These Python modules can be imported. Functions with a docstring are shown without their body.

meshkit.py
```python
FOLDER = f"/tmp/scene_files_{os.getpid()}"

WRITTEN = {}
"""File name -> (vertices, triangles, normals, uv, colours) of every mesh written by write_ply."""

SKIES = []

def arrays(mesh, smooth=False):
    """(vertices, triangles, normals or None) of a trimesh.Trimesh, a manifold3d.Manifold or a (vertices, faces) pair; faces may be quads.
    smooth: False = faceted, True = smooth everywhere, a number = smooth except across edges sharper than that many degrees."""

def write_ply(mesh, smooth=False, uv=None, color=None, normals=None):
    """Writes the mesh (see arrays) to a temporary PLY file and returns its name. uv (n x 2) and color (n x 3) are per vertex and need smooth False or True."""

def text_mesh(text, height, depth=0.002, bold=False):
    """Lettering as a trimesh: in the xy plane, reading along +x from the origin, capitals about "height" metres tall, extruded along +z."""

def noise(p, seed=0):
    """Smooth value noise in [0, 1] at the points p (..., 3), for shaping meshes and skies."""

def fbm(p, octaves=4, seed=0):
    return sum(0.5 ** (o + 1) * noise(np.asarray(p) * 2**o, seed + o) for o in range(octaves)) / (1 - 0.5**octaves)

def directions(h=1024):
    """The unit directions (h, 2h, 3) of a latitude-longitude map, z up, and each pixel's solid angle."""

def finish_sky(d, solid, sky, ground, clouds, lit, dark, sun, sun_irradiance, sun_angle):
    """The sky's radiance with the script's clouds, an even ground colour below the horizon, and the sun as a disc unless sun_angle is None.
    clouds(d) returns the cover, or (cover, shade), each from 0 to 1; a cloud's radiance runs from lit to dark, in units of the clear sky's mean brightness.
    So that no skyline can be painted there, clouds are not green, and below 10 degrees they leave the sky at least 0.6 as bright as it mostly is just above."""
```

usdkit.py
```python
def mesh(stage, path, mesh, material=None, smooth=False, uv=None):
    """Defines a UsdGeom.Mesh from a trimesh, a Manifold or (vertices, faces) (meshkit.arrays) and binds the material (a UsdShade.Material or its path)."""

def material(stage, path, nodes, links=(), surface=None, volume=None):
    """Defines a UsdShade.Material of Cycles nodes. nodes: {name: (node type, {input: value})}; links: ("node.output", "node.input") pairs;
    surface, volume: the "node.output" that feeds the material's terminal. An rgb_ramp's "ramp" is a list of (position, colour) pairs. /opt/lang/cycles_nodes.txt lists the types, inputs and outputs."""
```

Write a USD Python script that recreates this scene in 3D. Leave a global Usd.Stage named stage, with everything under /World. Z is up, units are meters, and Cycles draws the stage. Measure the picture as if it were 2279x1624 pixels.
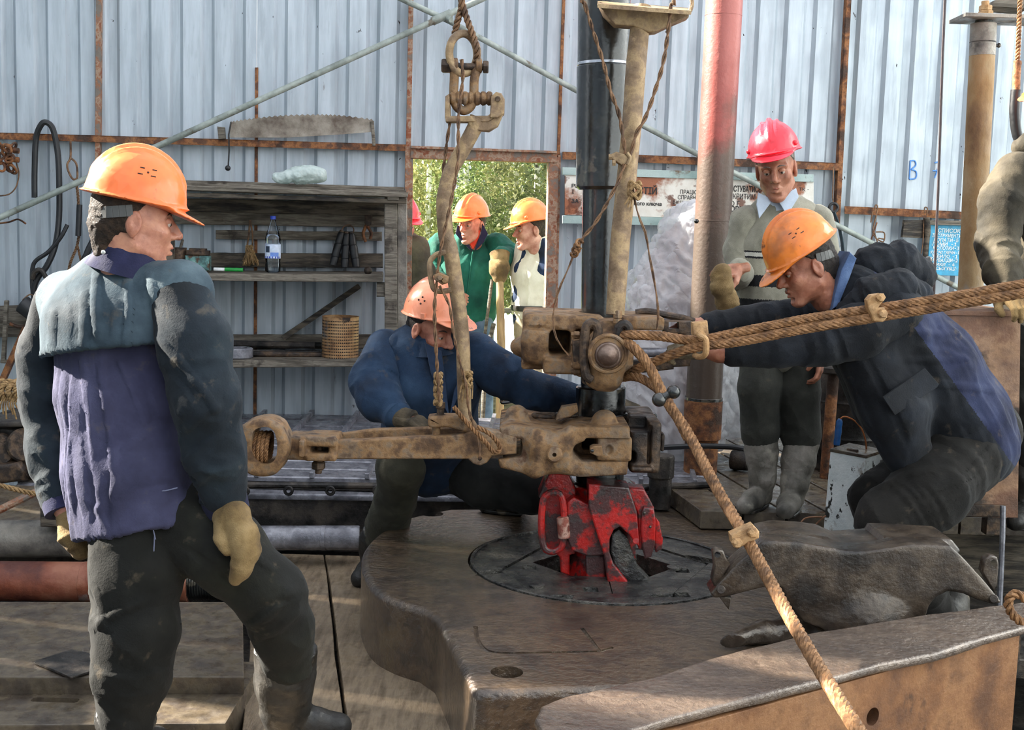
import math, random
import numpy as np, trimesh, manifold3d as m3
import scipy.sparse as sps
from pxr import Usd, UsdGeom, UsdLux, UsdShade, Gf, Sdf, Vt
import usdkit, meshkit

# ---------------------------------------------------------------- camera, sky, sun, exposure
stage = Usd.Stage.CreateInMemory()
UsdGeom.Xform.Define(stage, '/World'); UsdGeom.Scope.Define(stage, '/World/Looks')
IW, IH, FPX, EYE = 2279.0, 1624.0, 2700.0, 1.62
PITCH, ROLL = math.radians(6.6), math.radians(1.7)
EXPOSURE = 0.86
cp, sp, cr, sr = math.cos(PITCH), math.sin(PITCH), math.cos(ROLL), math.sin(ROLL)
FWD, R0, U0 = np.array([0, cp, -sp]), np.array([1.0, 0, 0]), np.array([0, sp, cp])
RGT, UPV, CAM = cr*R0 + sr*U0, cr*U0 - sr*R0, np.array([0, 0, EYE])
cam = UsdGeom.Camera.Define(stage, '/World/Camera')
mm = np.eye(4); mm[0, :3], mm[1, :3], mm[2, :3], mm[3, :3] = RGT, UPV, -FWD, CAM
UsdGeom.Xformable(cam).AddTransformOp().Set(Gf.Matrix4d(*mm.ravel().tolist()))
cam.CreateHorizontalApertureAttr(36.0); cam.CreateVerticalApertureAttr(36.0*IH/IW)
cam.CreateFocalLengthAttr(36.0*FPX/IW); cam.CreateClippingRangeAttr(Gf.Vec2f(0.05, 500))
cam.CreateFStopAttr(0.0); cam.CreateExposureAttr(EXPOSURE)

SKY_MAT = usdkit.material(stage, '/World/Looks/sky_air', {
    't': ('texture_coordinate', {}), 'm': ('mapping', {'scale': (1, 1, 2.2)}),
    'n': ('noise_texture', {'scale': 2.2, 'detail': 7.0, 'roughness': .6}),
    'r': ('rgb_ramp', {'ramp': [(0, (.62, .74, .95)), (.42, (.74, .83, .98)), (.62, (1.05, 1.05, 1.06)), (1, (1.2, 1.18, 1.15))]}),
    'b': ('background_shader', {'strength': 1.0})},
    [('t.generated', 'm.vector'), ('m.vector', 'n.vector'), ('n.fac', 'r.fac'), ('r.color', 'b.color')], surface='b.background')
dome = UsdLux.DomeLight.Define(stage, '/World/SkyDome')
dome.CreateIntensityAttr(1.0); dome.CreateColorAttr(Gf.Vec3f(1, 1, 1))
UsdShade.MaterialBindingAPI.Apply(dome.GetPrim()).Bind(SKY_MAT)
SUN_TO = np.array([-0.83, 0.22, 0.50]); SUN_TO /= np.linalg.norm(SUN_TO)
sun = UsdLux.DistantLight.Define(stage, '/World/Sun')
sun.CreateIntensityAttr(5.0); sun.CreateNormalizeAttr(True); sun.CreateAngleAttr(1.5); sun.CreateColorAttr(Gf.Vec3f(1.0, .93, .82))
zx = np.cross([0, 0, 1], SUN_TO); zx /= np.linalg.norm(zx); zy = np.cross(SUN_TO, zx)
sm = np.eye(4); sm[0, :3], sm[1, :3], sm[2, :3] = zx, zy, SUN_TO
UsdGeom.Xformable(sun).AddTransformOp().Set(Gf.Matrix4d(*sm.ravel().tolist()))
rng = np.random.default_rng(7); random.seed(7)

# ---------------------------------------------------------------- helpers
V = lambda *a: np.array(a, float)
def ray(x, y):
    return FWD + (x - IW/2)/FPX*RGT - (y - IH/2)/FPX*UPV
def P(x, y, D):
    """the point seen at picture place x, y whose distance along the world's y axis is D"""
    d = ray(x, y); return CAM + d*(D/d[1])
def Q(x, y, z):
    d = ray(x, y); return CAM + d*((z - EYE)/d[2])
def PS(seq, D=None):
    return [P(*q) if D is None else P(q[0], q[1], D) for q in seq]
def px(n, D): return n*D/FPX
def norm(v): return np.asarray(v, float)/max(np.linalg.norm(v), 1e-12)
def C(h):
    c = np.array([int(h[i:i+2], 16) for i in (0, 2, 4)])/255.0
    return tuple(np.where(c < .04045, c/12.92, ((c+.055)/1.055)**2.4))
def TM(v, f): return trimesh.Trimesh(np.asarray(v, float), np.asarray(f, int), process=False)
def cat(*ms):
    out = []
    for m in ms: out += list(m) if isinstance(m, (list, tuple)) else [m]
    return trimesh.util.concatenate(out)
def man(t):
    t = trimesh.Trimesh(t.vertices, t.faces, process=True); t.merge_vertices()
    r = m3.Manifold(m3.Mesh(np.asarray(t.vertices, np.float32), np.asarray(t.faces, np.uint32)))
    return r
def unman(m):
    q = m.to_mesh(); return TM(q.vert_properties[:, :3], q.tri_verts)
def cut(a, *bs):
    m = man(a)
    for b in bs: m = m - man(b)
    return unman(m)
def spline(pts, n=8, closed=False):
    p = np.asarray(pts, float)
    if len(p) < 3: return p
    k = len(p); out = []
    for i in range(k if closed else k-1):
        a, b, c, d = (p[(i-1) % k], p[i], p[(i+1) % k], p[(i+2) % k]) if closed else (p[max(i-1, 0)], p[i], p[i+1], p[min(i+2, k-1)])
        for t in np.arange(n)/n:
            out.append(.5*((2*b) + (c-a)*t + (2*a-5*b+4*c-d)*t*t + (3*b-a-3*c+d)*t**3))
    if not closed: out.append(p[-1])
    return np.array(out)
def frames(p, closed=False):
    t = np.roll(p, -1, 0) - np.roll(p, 1, 0)
    if not closed: t[0], t[-1] = p[1]-p[0], p[-1]-p[-2]
    t /= np.maximum(np.linalg.norm(t, axis=1, keepdims=True), 1e-12)
    u = np.zeros_like(p); a = V(0, 0, 1) if abs(t[0][2]) < .9 else V(1, 0, 0)
    u[0] = norm(np.cross(np.cross(t[0], a), t[0]))
    for i in range(1, len(p)):
        w = u[i-1] - t[i]*np.dot(u[i-1], t[i]); u[i] = norm(w)
    return t, u, np.cross(t, u)
def tube(pts, r, n=10, closed=False, cap=True, flat=1.0, up=None):
    p = np.asarray(pts, float); r = np.broadcast_to(r, len(p))
    t, u, w = frames(p, closed)
    if up is not None:
        w = np.cross(t, np.broadcast_to(up, t.shape)); w /= np.linalg.norm(w, axis=1, keepdims=True); u = np.cross(w, t)
    a = np.arange(n)/n*2*np.pi
    v = (p[:, None] + r[:, None, None]*(np.cos(a)[None, :, None]*u[:, None]*flat + np.sin(a)[None, :, None]*w[:, None])).reshape(-1, 3)
    f, k = [], len(p)
    for i in range(k if closed else k-1):
        j = (i+1) % k
        for q in range(n):
            e = (q+1) % n
            f += [[i*n+q, j*n+e, j*n+q], [i*n+q, i*n+e, j*n+e]]
    f = [[a_, c_, b_] for a_, b_, c_ in f]
    if not closed and cap:
        v = np.vstack([v, p[0], p[-1]]); s, e0 = k*n, k*n+1
        for q in range(n):
            e = (q+1) % n
            f += [[s, q, e], [e0, (k-1)*n+e, (k-1)*n+q]]
    m = TM(v, f)
    if m.volume < 0: m.invert()
    return m
def rope(pts, R, pitch=None, strands=5, n=7, sn=6, closed=False, phase=0):
    p = np.asarray(pts, float); L = np.r_[0, np.cumsum(np.linalg.norm(np.diff(p, axis=0), axis=1))]
    pitch = pitch or R*9; k = max(8, int(L[-1]/pitch*sn*1.4)); s = np.linspace(0, L[-1], k)
    q = np.stack([np.interp(s, L, p[:, i]) for i in range(3)], 1)
    t, u, w = frames(q, closed); out = []
    for j in range(strands):
        a = s/pitch*2*np.pi + j*2*np.pi/strands + phase; rs = R*.62 if strands > 2 else R*.5
        c = q + (np.cos(a)[:, None]*u + np.sin(a)[:, None]*w)*rs
        out.append(tube(c, R*(.46 if strands > 2 else .5), n))
    return cat(out)
def lathe(prof, a, b, n=24):
    """prof: (radius, position along a..b from 0 to 1 or beyond)"""
    a, b = np.asarray(a, float), np.asarray(b, float); d = b-a; t = norm(d)
    u = norm(np.cross(t, V(0, 0, 1) if abs(t[2]) < .9 else V(1, 0, 0))); w = np.cross(t, u)
    ang = np.arange(n)/n*2*np.pi; ring = np.cos(ang)[:, None]*u + np.sin(ang)[:, None]*w
    v = np.vstack([a + d*s + r*ring for r, s in prof]); k = len(prof); f = []
    for i in range(k-1):
        for q in range(n):
            e = (q+1) % n; f += [[i*n+q, i*n+e, (i+1)*n+e], [i*n+q, (i+1)*n+e, (i+1)*n+q]]
    v = np.vstack([v, a+d*prof[0][1], a+d*prof[-1][1]])
    for q in range(n):
        e = (q+1) % n; f += [[k*n, e, q], [k*n+1, (k-1)*n+q, (k-1)*n+e]]
    m = TM(v, f)
    if m.volume < 0: m.invert()
    return m
def cyl(a, b, r, n=20, bev=None):
    L = np.linalg.norm(np.asarray(b)-np.asarray(a)); e = min(bev if bev is not None else r*.12, L*.3)/L
    return lathe([(r-e*L, 0), (r, e), (r, 1-e), (r-e*L, 1)], a, b, n)
def inset2(p, b):
    q = np.asarray(p, float); e1, e2 = q-np.roll(q, 1, 0), np.roll(q, -1, 0)-q
    e1 /= np.maximum(np.linalg.norm(e1, axis=1, keepdims=True), 1e-9); e2 /= np.maximum(np.linalg.norm(e2, axis=1, keepdims=True), 1e-9)
    n1, n2 = np.stack([-e1[:, 1], e1[:, 0]], 1), np.stack([-e2[:, 1], e2[:, 0]], 1)
    s = n1+n2; d = np.maximum((s*n1).sum(1), .35)
    return q + s/d[:, None]*b
def ext(ring, vec, bev=0.0, steps=2, back=True):
    """a prism: the planar 3-D ring swept along vec, its edges rounded by bev"""
    ring = np.asarray(ring, float); vec = np.asarray(vec, float); L = np.linalg.norm(vec)
    nrm = np.zeros(3)
    for i in range(len(ring)): nrm += np.cross(ring[i], ring[(i+1) % len(ring)])
    nrm = norm(nrm); c = ring.mean(0)
    u = norm(ring[1]-ring[0]); u = norm(u - nrm*np.dot(u, nrm)); w = np.cross(nrm, u)
    p2 = np.stack([(ring-c)@u, (ring-c)@w], 1)
    lay = []
    if bev > 0:
        bev = min(bev, L*.45)
        for i in range(steps+1):
            a = i/steps*np.pi/2; lay.append((bev*(1-math.sin(a)), bev*(1-math.cos(a))))
        full = lay + ([(i_, L-d) for i_, d in lay[::-1]] if back else [(0, L)])
    else: full = [(0, 0), (0, L)]
    k = len(p2); vs = []
    for ins, dep in full:
        q = inset2(p2, ins) if ins > 0 else p2
        vs.append(c + q[:, :1]*u + q[:, 1:]*w + vec/L*dep)
    v = np.vstack(vs); f = []
    for i in range(len(full)-1):
        for q in range(k):
            e = (q+1) % k; f += [[i*k+q, i*k+e, (i+1)*k+e], [i*k+q, (i+1)*k+e, (i+1)*k+q]]
    for li, (ins, dep) in ((0, full[0]), (len(full)-1, full[-1])):
        q = p2
        ar = (q[:, 0]*np.roll(q[:, 1], -1)-q[:, 1]*np.roll(q[:, 0], -1)).sum()
        idx = np.arange(k) if ar > 0 else np.arange(k)[::-1]
        tf = idx[np.asarray(m3.triangulate([q[idx]]))] + li*k
        if (li == 0) == (ar > 0): tf = tf[:, ::-1]
        f += tf.tolist()
    m = TM(v, f)
    if m.volume < 0: m.invert()
    return m
def box(c, h, R=None, bev=.004):
    c, h = np.asarray(c, float), np.asarray(h, float); R = np.eye(3) if R is None else np.asarray(R)
    ring = [c + R@V(sx*h[0], -h[1], sz*h[2]) for sx, sz in ((-1, -1), (1, -1), (1, 1), (-1, 1))]
    return ext(ring, R@V(0, 2*h[1], 0), min(bev, h.min()*.45), 1)
def bar(a, b, w, h, up=(0, 0, 1), bev=.003):
    """a beam of section w x h from a to b"""
    a, b = np.asarray(a, float), np.asarray(b, float); t = norm(b-a); s = norm(np.cross(t, up)); u = np.cross(s, t)
    ring = [a + s*x*w/2 + u*z*h/2 for x, z in ((-1, -1), (1, -1), (1, 1), (-1, 1))]
    return ext(ring, b-a, bev, 1)
def boxpx(x0, y0, x1, y1, D, th, bev=.004):
    return ext([P(x0, y1, D), P(x1, y1, D), P(x1, y0, D), P(x0, y0, D)], V(0, th, 0), bev)
def prism(seq, D, th, bev=.006, sp=0):
    pts = PS(seq, D); pts = spline(pts, sp, True) if sp else pts
    return ext(pts, V(0, th, 0), bev, 3)
def ball(c, r, sub=3, sc=(1, 1, 1)):
    m = trimesh.creation.icosphere(sub, 1.0); m.apply_scale(np.asarray(sc)*r); m.apply_translation(c); return m
def hexbolt(c, axis, r, h, n=6):
    axis = norm(axis); c = np.asarray(c, float); return lathe([(r*.86, 0), (r, .12), (r, .85), (r*.86, 1)], c, c+axis*h, n)
def rough_up(m, amp, sc, seed=0):
    m = m.copy(); n = m.vertex_normals; m.vertices = m.vertices + n*((meshkit.fbm(m.vertices*sc, 4, seed)-.5)*2*amp)[:, None]; return m
def refine(m, e):
    v, f = trimesh.remesh.subdivide_to_size(m.vertices, m.faces, e, max_iter=12); t = TM(v, f); t.merge_vertices(); return t

def taubin(m, n):
    e = m.edges_unique; k = len(m.vertices); A = sps.coo_matrix((np.ones(2*len(e)), (np.r_[e[:, 0], e[:, 1]], np.r_[e[:, 1], e[:, 0]])), (k, k)).tocsr()
    A = sps.diags(1/np.maximum(np.asarray(A.sum(1)).ravel(), 1))@A; v = np.asarray(m.vertices)
    for i in range(n): v = v+(.5 if i % 2 == 0 else -.52)*(A@v-v)
    m.vertices = v
# signed distance shapes and surface nets, for bodies, cloth and castings
class Field:
    def __init__(s, lo, hi, h):
        s.h = h; s.o = np.asarray(lo, float); s.n = np.ceil((np.asarray(hi)-s.o)/h).astype(int)+1
        s.d = np.full(s.n, 9.0, np.float32)
    def sub(s, lo, hi):
        a = np.clip(np.floor((lo-s.o)/s.h).astype(int), 0, s.n); b = np.clip(np.ceil((hi-s.o)/s.h).astype(int)+1, 0, s.n)
        sl = tuple(slice(x, y) for x, y in zip(a, b))
        g = [s.o[i]+s.h*np.arange(a[i], b[i]) for i in range(3)]
        return sl, g[0][:, None, None], g[1][None, :, None], g[2][None, None, :]
    def mix(s, sl, e, k, op):
        d = s.d[sl]
        if not d.size: return
        if op == 'u':
            q = np.clip(.5+.5*(d-e)/k, 0, 1) if k > 0 else (d > e).astype(float); r = d*(1-q)+e*q - k*q*(1-q)
            r = np.where(d > 5, e, r)
        elif op == 's':
            q = np.clip(.5-.5*(d+e)/k, 0, 1); r = d*(1-q)-e*q + k*q*(1-q)
        elif op == 'i':
            r = np.maximum(d, e)
        s.d[sl] = r
    def cone(s, a, b, ra, rb, k=.02, op='u', sc=None):
        a, b = np.asarray(a, float), np.asarray(b, float); m = max(ra, rb)+k+3*s.h
        sl, X, Y, Z = s.sub(np.minimum(a, b)-m, np.maximum(a, b)+m)
        ba = b-a; L2 = max(ba@ba, 1e-9)
        t = np.clip(((X-a[0])*ba[0]+(Y-a[1])*ba[1]+(Z-a[2])*ba[2])/L2, 0, 1)
        e = np.sqrt((X-a[0]-t*ba[0])**2+(Y-a[1]-t*ba[1])**2+(Z-a[2]-t*ba[2])**2) - (ra+(rb-ra)*t)
        s.mix(sl, e, k, op); return s
    def chain(s, pts, rs, k=.02, op='u'):
        for i in range(len(pts)-1): s.cone(pts[i], pts[i+1], rs[i], rs[i+1], k, op)
        return s
    def ell(s, c, r, R=None, k=.02, op='u'):
        c, r = np.asarray(c, float), np.broadcast_to(np.asarray(r, float), 3); R = np.eye(3) if R is None else np.asarray(R)
        ex = np.sqrt(((R*r)**2).sum(1))+k+3*s.h
        sl, X, Y, Z = s.sub(c-ex, c+ex); X, Y, Z = X-c[0], Y-c[1], Z-c[2]
        q = [(R[0, i]*X+R[1, i]*Y+R[2, i]*Z) for i in range(3)]
        k0 = np.sqrt(sum((q[i]/r[i])**2 for i in range(3))); k1 = np.sqrt(sum((q[i]/r[i]**2)**2 for i in range(3)))
        s.mix(sl, k0*(k0-1)/np.maximum(k1, 1e-6), k, op); return s
    def econe(s, a, b, wa, da, wb, db, rd, k=.03, op='u'):
        a, b = np.asarray(a, float), np.asarray(b, float); ax = b-a; L2 = ax@ax; t_ = ax/math.sqrt(L2); rd = norm(rd-t_*np.dot(rd, t_)); n_ = np.cross(t_, rd)
        m = max(wa, wb)+k+3*s.h; sl, X, Y, Z = s.sub(np.minimum(a, b)-m, np.maximum(a, b)+m)
        X, Y, Z = X-a[0], Y-a[1], Z-a[2]; dot = lambda v: X*v[0]+Y*v[1]+Z*v[2]
        z = dot(t_); t = np.clip(z/math.sqrt(L2), 0, 1); w, d = wa+(wb-wa)*t, da+(db-da)*t; mn = np.minimum(w, d); ez = z-t*math.sqrt(L2)
        x, y = dot(rd), dot(n_); q0 = np.sqrt((x/w)**2+(y/d)**2+(ez/mn)**2); q1 = np.sqrt((x/w**2)**2+(y/d**2)**2+(ez/mn**2)**2)
        s.mix(sl, q0*(q0-1)/np.maximum(q1, 1e-6), k, op); return s
    def box(s, c, h, R=None, rad=.01, k=.01, op='u'):
        c, h = np.asarray(c, float), np.asarray(h, float); R = np.eye(3) if R is None else np.asarray(R)
        ex = (np.abs(R)*h).sum(1)+k+3*s.h
        sl, X, Y, Z = s.sub(c-ex, c+ex); X, Y, Z = X-c[0], Y-c[1], Z-c[2]
        q = [np.abs(R[0, i]*X+R[1, i]*Y+R[2, i]*Z)-(h[i]-rad) for i in range(3)]
        e = np.sqrt(sum(np.maximum(x, 0)**2 for x in q))+np.minimum(np.maximum(np.maximum(q[0], q[1]), q[2]), 0)-rad
        s.mix(sl, e, k, op); return s
    def poly(s, seq, D0, D1, rad=.01, k=.012, op='u', sp=0):
        p = np.array(PS(seq, D0)); p = spline(p, sp, True) if sp else p; p2 = p[:, [0, 2]]; m = k+4*s.h
        sl, X, Y, Z = s.sub(V(p2[:, 0].min()-m, D0-m, p2[:, 1].min()-m), V(p2[:, 0].max()+m, D1+m, p2[:, 1].max()+m))
        x, z = np.meshgrid(X[:, 0, 0], Z[0, 0], indexing='ij'); d = np.full(x.shape, 9.0); ins = np.zeros(x.shape, bool)
        for a, b in zip(p2, np.roll(p2, -1, 0)):
            e = b-a; t = np.clip(((x-a[0])*e[0]+(z-a[1])*e[1])/max(e@e, 1e-12), 0, 1); d = np.minimum(d, np.hypot(x-a[0]-t*e[0], z-a[1]-t*e[1]))
            c = (a[1] > z) != (b[1] > z); ins ^= c & (x < (b[0]-a[0])*(z-a[1])/np.where(abs(b[1]-a[1]) < 1e-12, 1e-12, b[1]-a[1])+a[0])
        d = np.where(ins, -d, d)[:, None, :]+rad; q = np.abs(Y-(D0+D1)/2)-((D1-D0)/2-rad)
        s.mix(sl, np.minimum(np.maximum(d, q), 0)+np.hypot(np.maximum(d, 0), np.maximum(q, 0))-rad, k, op); return s
    def plane(s, p, n):
        """keeps what lies on the side the normal points away from"""
        n = norm(n); g = [s.o[i]+s.h*np.arange(s.n[i]) for i in range(3)]
        e = (g[0][:, None, None]-p[0])*n[0]+(g[1][None, :, None]-p[1])*n[1]+(g[2][None, None, :]-p[2])*n[2]
        s.d = np.maximum(s.d, e); return s
    def fill(s, fn):
        g = [s.o[i]+s.h*np.arange(s.n[i]) for i in range(3)]
        X, Y, Z = np.meshgrid(*g, indexing='ij'); s.d = fn(X, Y, Z, s.d); return s
    def mesh(s, sm=1):
        d = s.d; d = np.pad(d, 1, constant_values=9.0); o = s.o - s.h
        neg = d < 0; sh = np.array(d.shape)-1
        cs = [(i, j, k) for i in (0, 1) for j in (0, 1) for k in (0, 1)]
        view = lambda A, c: A[c[0]:c[0]+sh[0], c[1]:c[1]+sh[1], c[2]:c[2]+sh[2]]
        cnt = sum(view(neg, c).astype(np.int8) for c in cs); act = (cnt > 0) & (cnt < 8)
        I = np.argwhere(act); idx = np.full(sh, -1, np.int64); idx[act] = np.arange(len(I))
        val = np.stack([d[I[:, 0]+c[0], I[:, 1]+c[1], I[:, 2]+c[2]] for c in cs], 1)
        val = np.clip(val, -3*s.h, 3*s.h)
        acc, num = np.zeros((len(I), 3)), np.zeros(len(I))
        for a in range(8):
            for b in range(a+1, 8):
                ca, cb = np.array(cs[a]), np.array(cs[b])
                if np.abs(ca-cb).sum() != 1: continue
                va, vb = val[:, a], val[:, b]; x = (va < 0) != (vb < 0)
                t = np.where(x, va/np.where(x, va-vb, 1), 0)
                acc += np.where(x[:, None], ca+(cb-ca)*t[:, None], 0); num += x
        v = o + s.h*(I + acc/num[:, None]); F = []
        for ax in range(3):
            b, c = (ax+1) % 3, (ax+2) % 3
            lo = [slice(0, sh[i]) for i in range(3)]; hi = list(lo); hi[ax] = slice(1, sh[ax]+1)
            n0, n1 = neg[tuple(lo)], neg[tuple(hi)]
            E = np.argwhere(n0 != n1); E = E[(E[:, b] > 0) & (E[:, c] > 0)]
            if not len(E): continue
            fl = n0[tuple(E.T)]
            def at(db, dc):
                q = E.copy(); q[:, b] -= db; q[:, c] -= dc; return idx[tuple(q.T)]
            quad = np.stack([at(1, 1), at(0, 1), at(0, 0), at(1, 0)], 1)
            quad = np.where(fl[:, None], quad, quad[:, ::-1]); F.append(quad)
        F = np.vstack(F); F = F[(F >= 0).all(1)]
        m = TM(v, np.vstack([F[:, [0, 1, 2]], F[:, [0, 2, 3]]]))
        if sm: taubin(m, sm*4)
        return m
def field(pts, pad, h):
    p = np.asarray(pts, float); return Field(p.min(0)-pad, p.max(0)+pad, h)

# the stage's objects
THINGS, NAMES = [], {}
def numbered(where, name):
    k = NAMES.get((where, name), -1)+1; NAMES[(where, name)] = k
    return name if k == 0 else f'{name}_{k:03d}'
class Thing:
    def __init__(s, name, label=None, cat=None, group=None, kind=None):
        s.path = '/World/'+numbered('', name); s.data = dict(label=label, category=cat, group=group, kind=kind); s.parts = []; s.base = None
        THINGS.append(s)
    def part(s, name, mesh, mat, smooth=35, label=None, under='', kind=None):
        if not len(mesh.faces): print('EMPTY', s.path, name); return ''
        if smooth is True and len(mesh.faces) > 6000:
            try:
                q = man(mesh).simplify(.0006 if len(mesh.faces) < 30000 else .0009)
                if not q.is_empty(): mesh, smooth = unman(q), 55
            except Exception: pass
        w = s.path+under; nm = numbered(w, name); s.parts.append((under+'/'+nm, mesh, mat, smooth, label, kind)); return under+'/'+nm
    def flush(s):
        lo = np.min([p[1].bounds[0] for p in s.parts if p[1] is not None], 0); hi = np.max([p[1].bounds[1] for p in s.parts if p[1] is not None], 0)
        base = V(*((lo+hi)/2)[:2], lo[2]) if s.base is None else s.base
        x = UsdGeom.Xform.Define(stage, s.path); x.AddTranslateOp().Set(Gf.Vec3d(*base.tolist())); tag(x.GetPrim(), **s.data)
        for sub, m, mat, sm_, lab, kind in s.parts:
            m = m.copy(); m.vertices = m.vertices-base; g = usdkit.mesh(stage, s.path+sub, m, mat, smooth=sm_).GetPrim()
            tag(g, label=lab, kind=kind)
def tag(p, **kw):
    for k, v in kw.items():
        if v: p.SetCustomDataByKey(k, v)
def single(name, mesh, mat, label=None, cat=None, group=None, kind=None, smooth=35):
    g = usdkit.mesh(stage, '/World/'+numbered('', name), mesh, mat, smooth=smooth).GetPrim(); tag(g, label=label, category=cat, group=group, kind=kind); return g
def struct(name, mesh, mat, label=None, smooth=35): return single(name, mesh, mat, label, None, None, 'structure', smooth)

# ---------------------------------------------------------------- materials
def mat(name, ramp, scale=6, detail=6, rough=(.5, .8), metal=0.0, bump=.3, bs=60, stretch=(1, 1, 1), spots=(), spec=.5, sheen=0, coat=0, rs=None, dist=.01, alpha=None, trans=None, nr=.6, sss=0):
    N = {'g': ('geometry', {}), 'mp': ('mapping', {'scale': stretch}), 'n': ('noise_texture', {'scale': scale, 'detail': detail, 'roughness': nr}),
         'nm': ('map_range', {'from_min': .3, 'from_max': .7, 'clamp': True}), 'r': ('rgb_ramp', {'ramp': ramp}), 'bn': ('noise_texture', {'scale': bs, 'detail': 5.0, 'roughness': .62}), 'b': ('bump', {'strength': bump, 'distance': dist}),
         'rn': ('noise_texture', {'scale': rs or scale*2.3, 'detail': 4.0}), 'rr': ('map_range', {'from_min': .35, 'from_max': .65, 'to_min': rough[0], 'to_max': rough[1], 'clamp': True}),
         'p': ('principled_bsdf', {'metallic': metal, 'specular_ior_level': spec, 'sheen_weight': sheen, 'coat_weight': coat, 'coat_roughness': .15})}
    L = [('g.position', 'mp.vector'), ('mp.vector', 'n.vector'), ('n.fac', 'nm.value'), ('nm.result', 'r.fac'), ('mp.vector', 'bn.vector'), ('bn.fac', 'b.height'), ('b.normal', 'p.normal'),
         ('g.position', 'rn.vector'), ('rn.fac', 'rr.value'), ('rr.result', 'p.roughness')]
    if coat: L.append(('b.normal', 'p.coat_normal'))
    if sss: N['p'][1].update(subsurface_weight=sss, subsurface_scale=.006)
    last = 'r.color'
    for i, sp_ in enumerate(spots):
        col, sc, th, wd = sp_[:4]; st = sp_[4] if len(sp_) > 4 else (1, 1, 1)
        N[f'sm{i}'] = ('mapping', {'scale': st, 'location': (i*3.1, i*1.7, 0)}); N[f's{i}'] = ('noise_texture', {'scale': sc, 'detail': 5.0, 'roughness': .6})
        N[f't{i}'] = ('map_range', {'from_min': th, 'from_max': th+wd, 'to_min': 0.0, 'to_max': sp_[5] if len(sp_) > 5 else 1.0, 'clamp': True})
        N[f'c{i}'] = ('mix_color', {'b': col})
        L += [('g.position', f'sm{i}.vector'), (f'sm{i}.vector', f's{i}.vector'), (f's{i}.fac', f't{i}.value'), (f't{i}.result', f'c{i}.fac'), (last, f'c{i}.a')]; last = f'c{i}.result'
    L.append((last, 'p.base_color')); surf = 'p.BSDF'
    if trans:
        N['tl'] = ('translucent_bsdf', {}); N['mx'] = ('mix_closure', {'fac': trans}); L += [(last, 'tl.color'), ('p.BSDF', 'mx.closure1'), ('tl.BSDF', 'mx.closure2')]; surf = 'mx.closure'
    if alpha is not None:
        N['tr'] = ('transparent_bsdf', {}); N['ma'] = ('mix_closure', {'fac': alpha}); L += [('tr.BSDF', 'ma.closure1'), (surf, 'ma.closure2')]; surf = 'ma.closure'
    return usdkit.material(stage, '/World/Looks/'+name, N, L, surface=surf)
def plain(name, col, rough=.5, metal=0.0, spec=.5, v=.12):
    c = np.array(C(col) if isinstance(col, str) else col); return mat(name, [(.3, tuple(c*(1-v))), (.7, tuple(np.minimum(c*(1+v), 1)))], 25, rough=(rough*.85, min(1, rough*1.1)), metal=metal, bump=.05, spec=spec)
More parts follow.
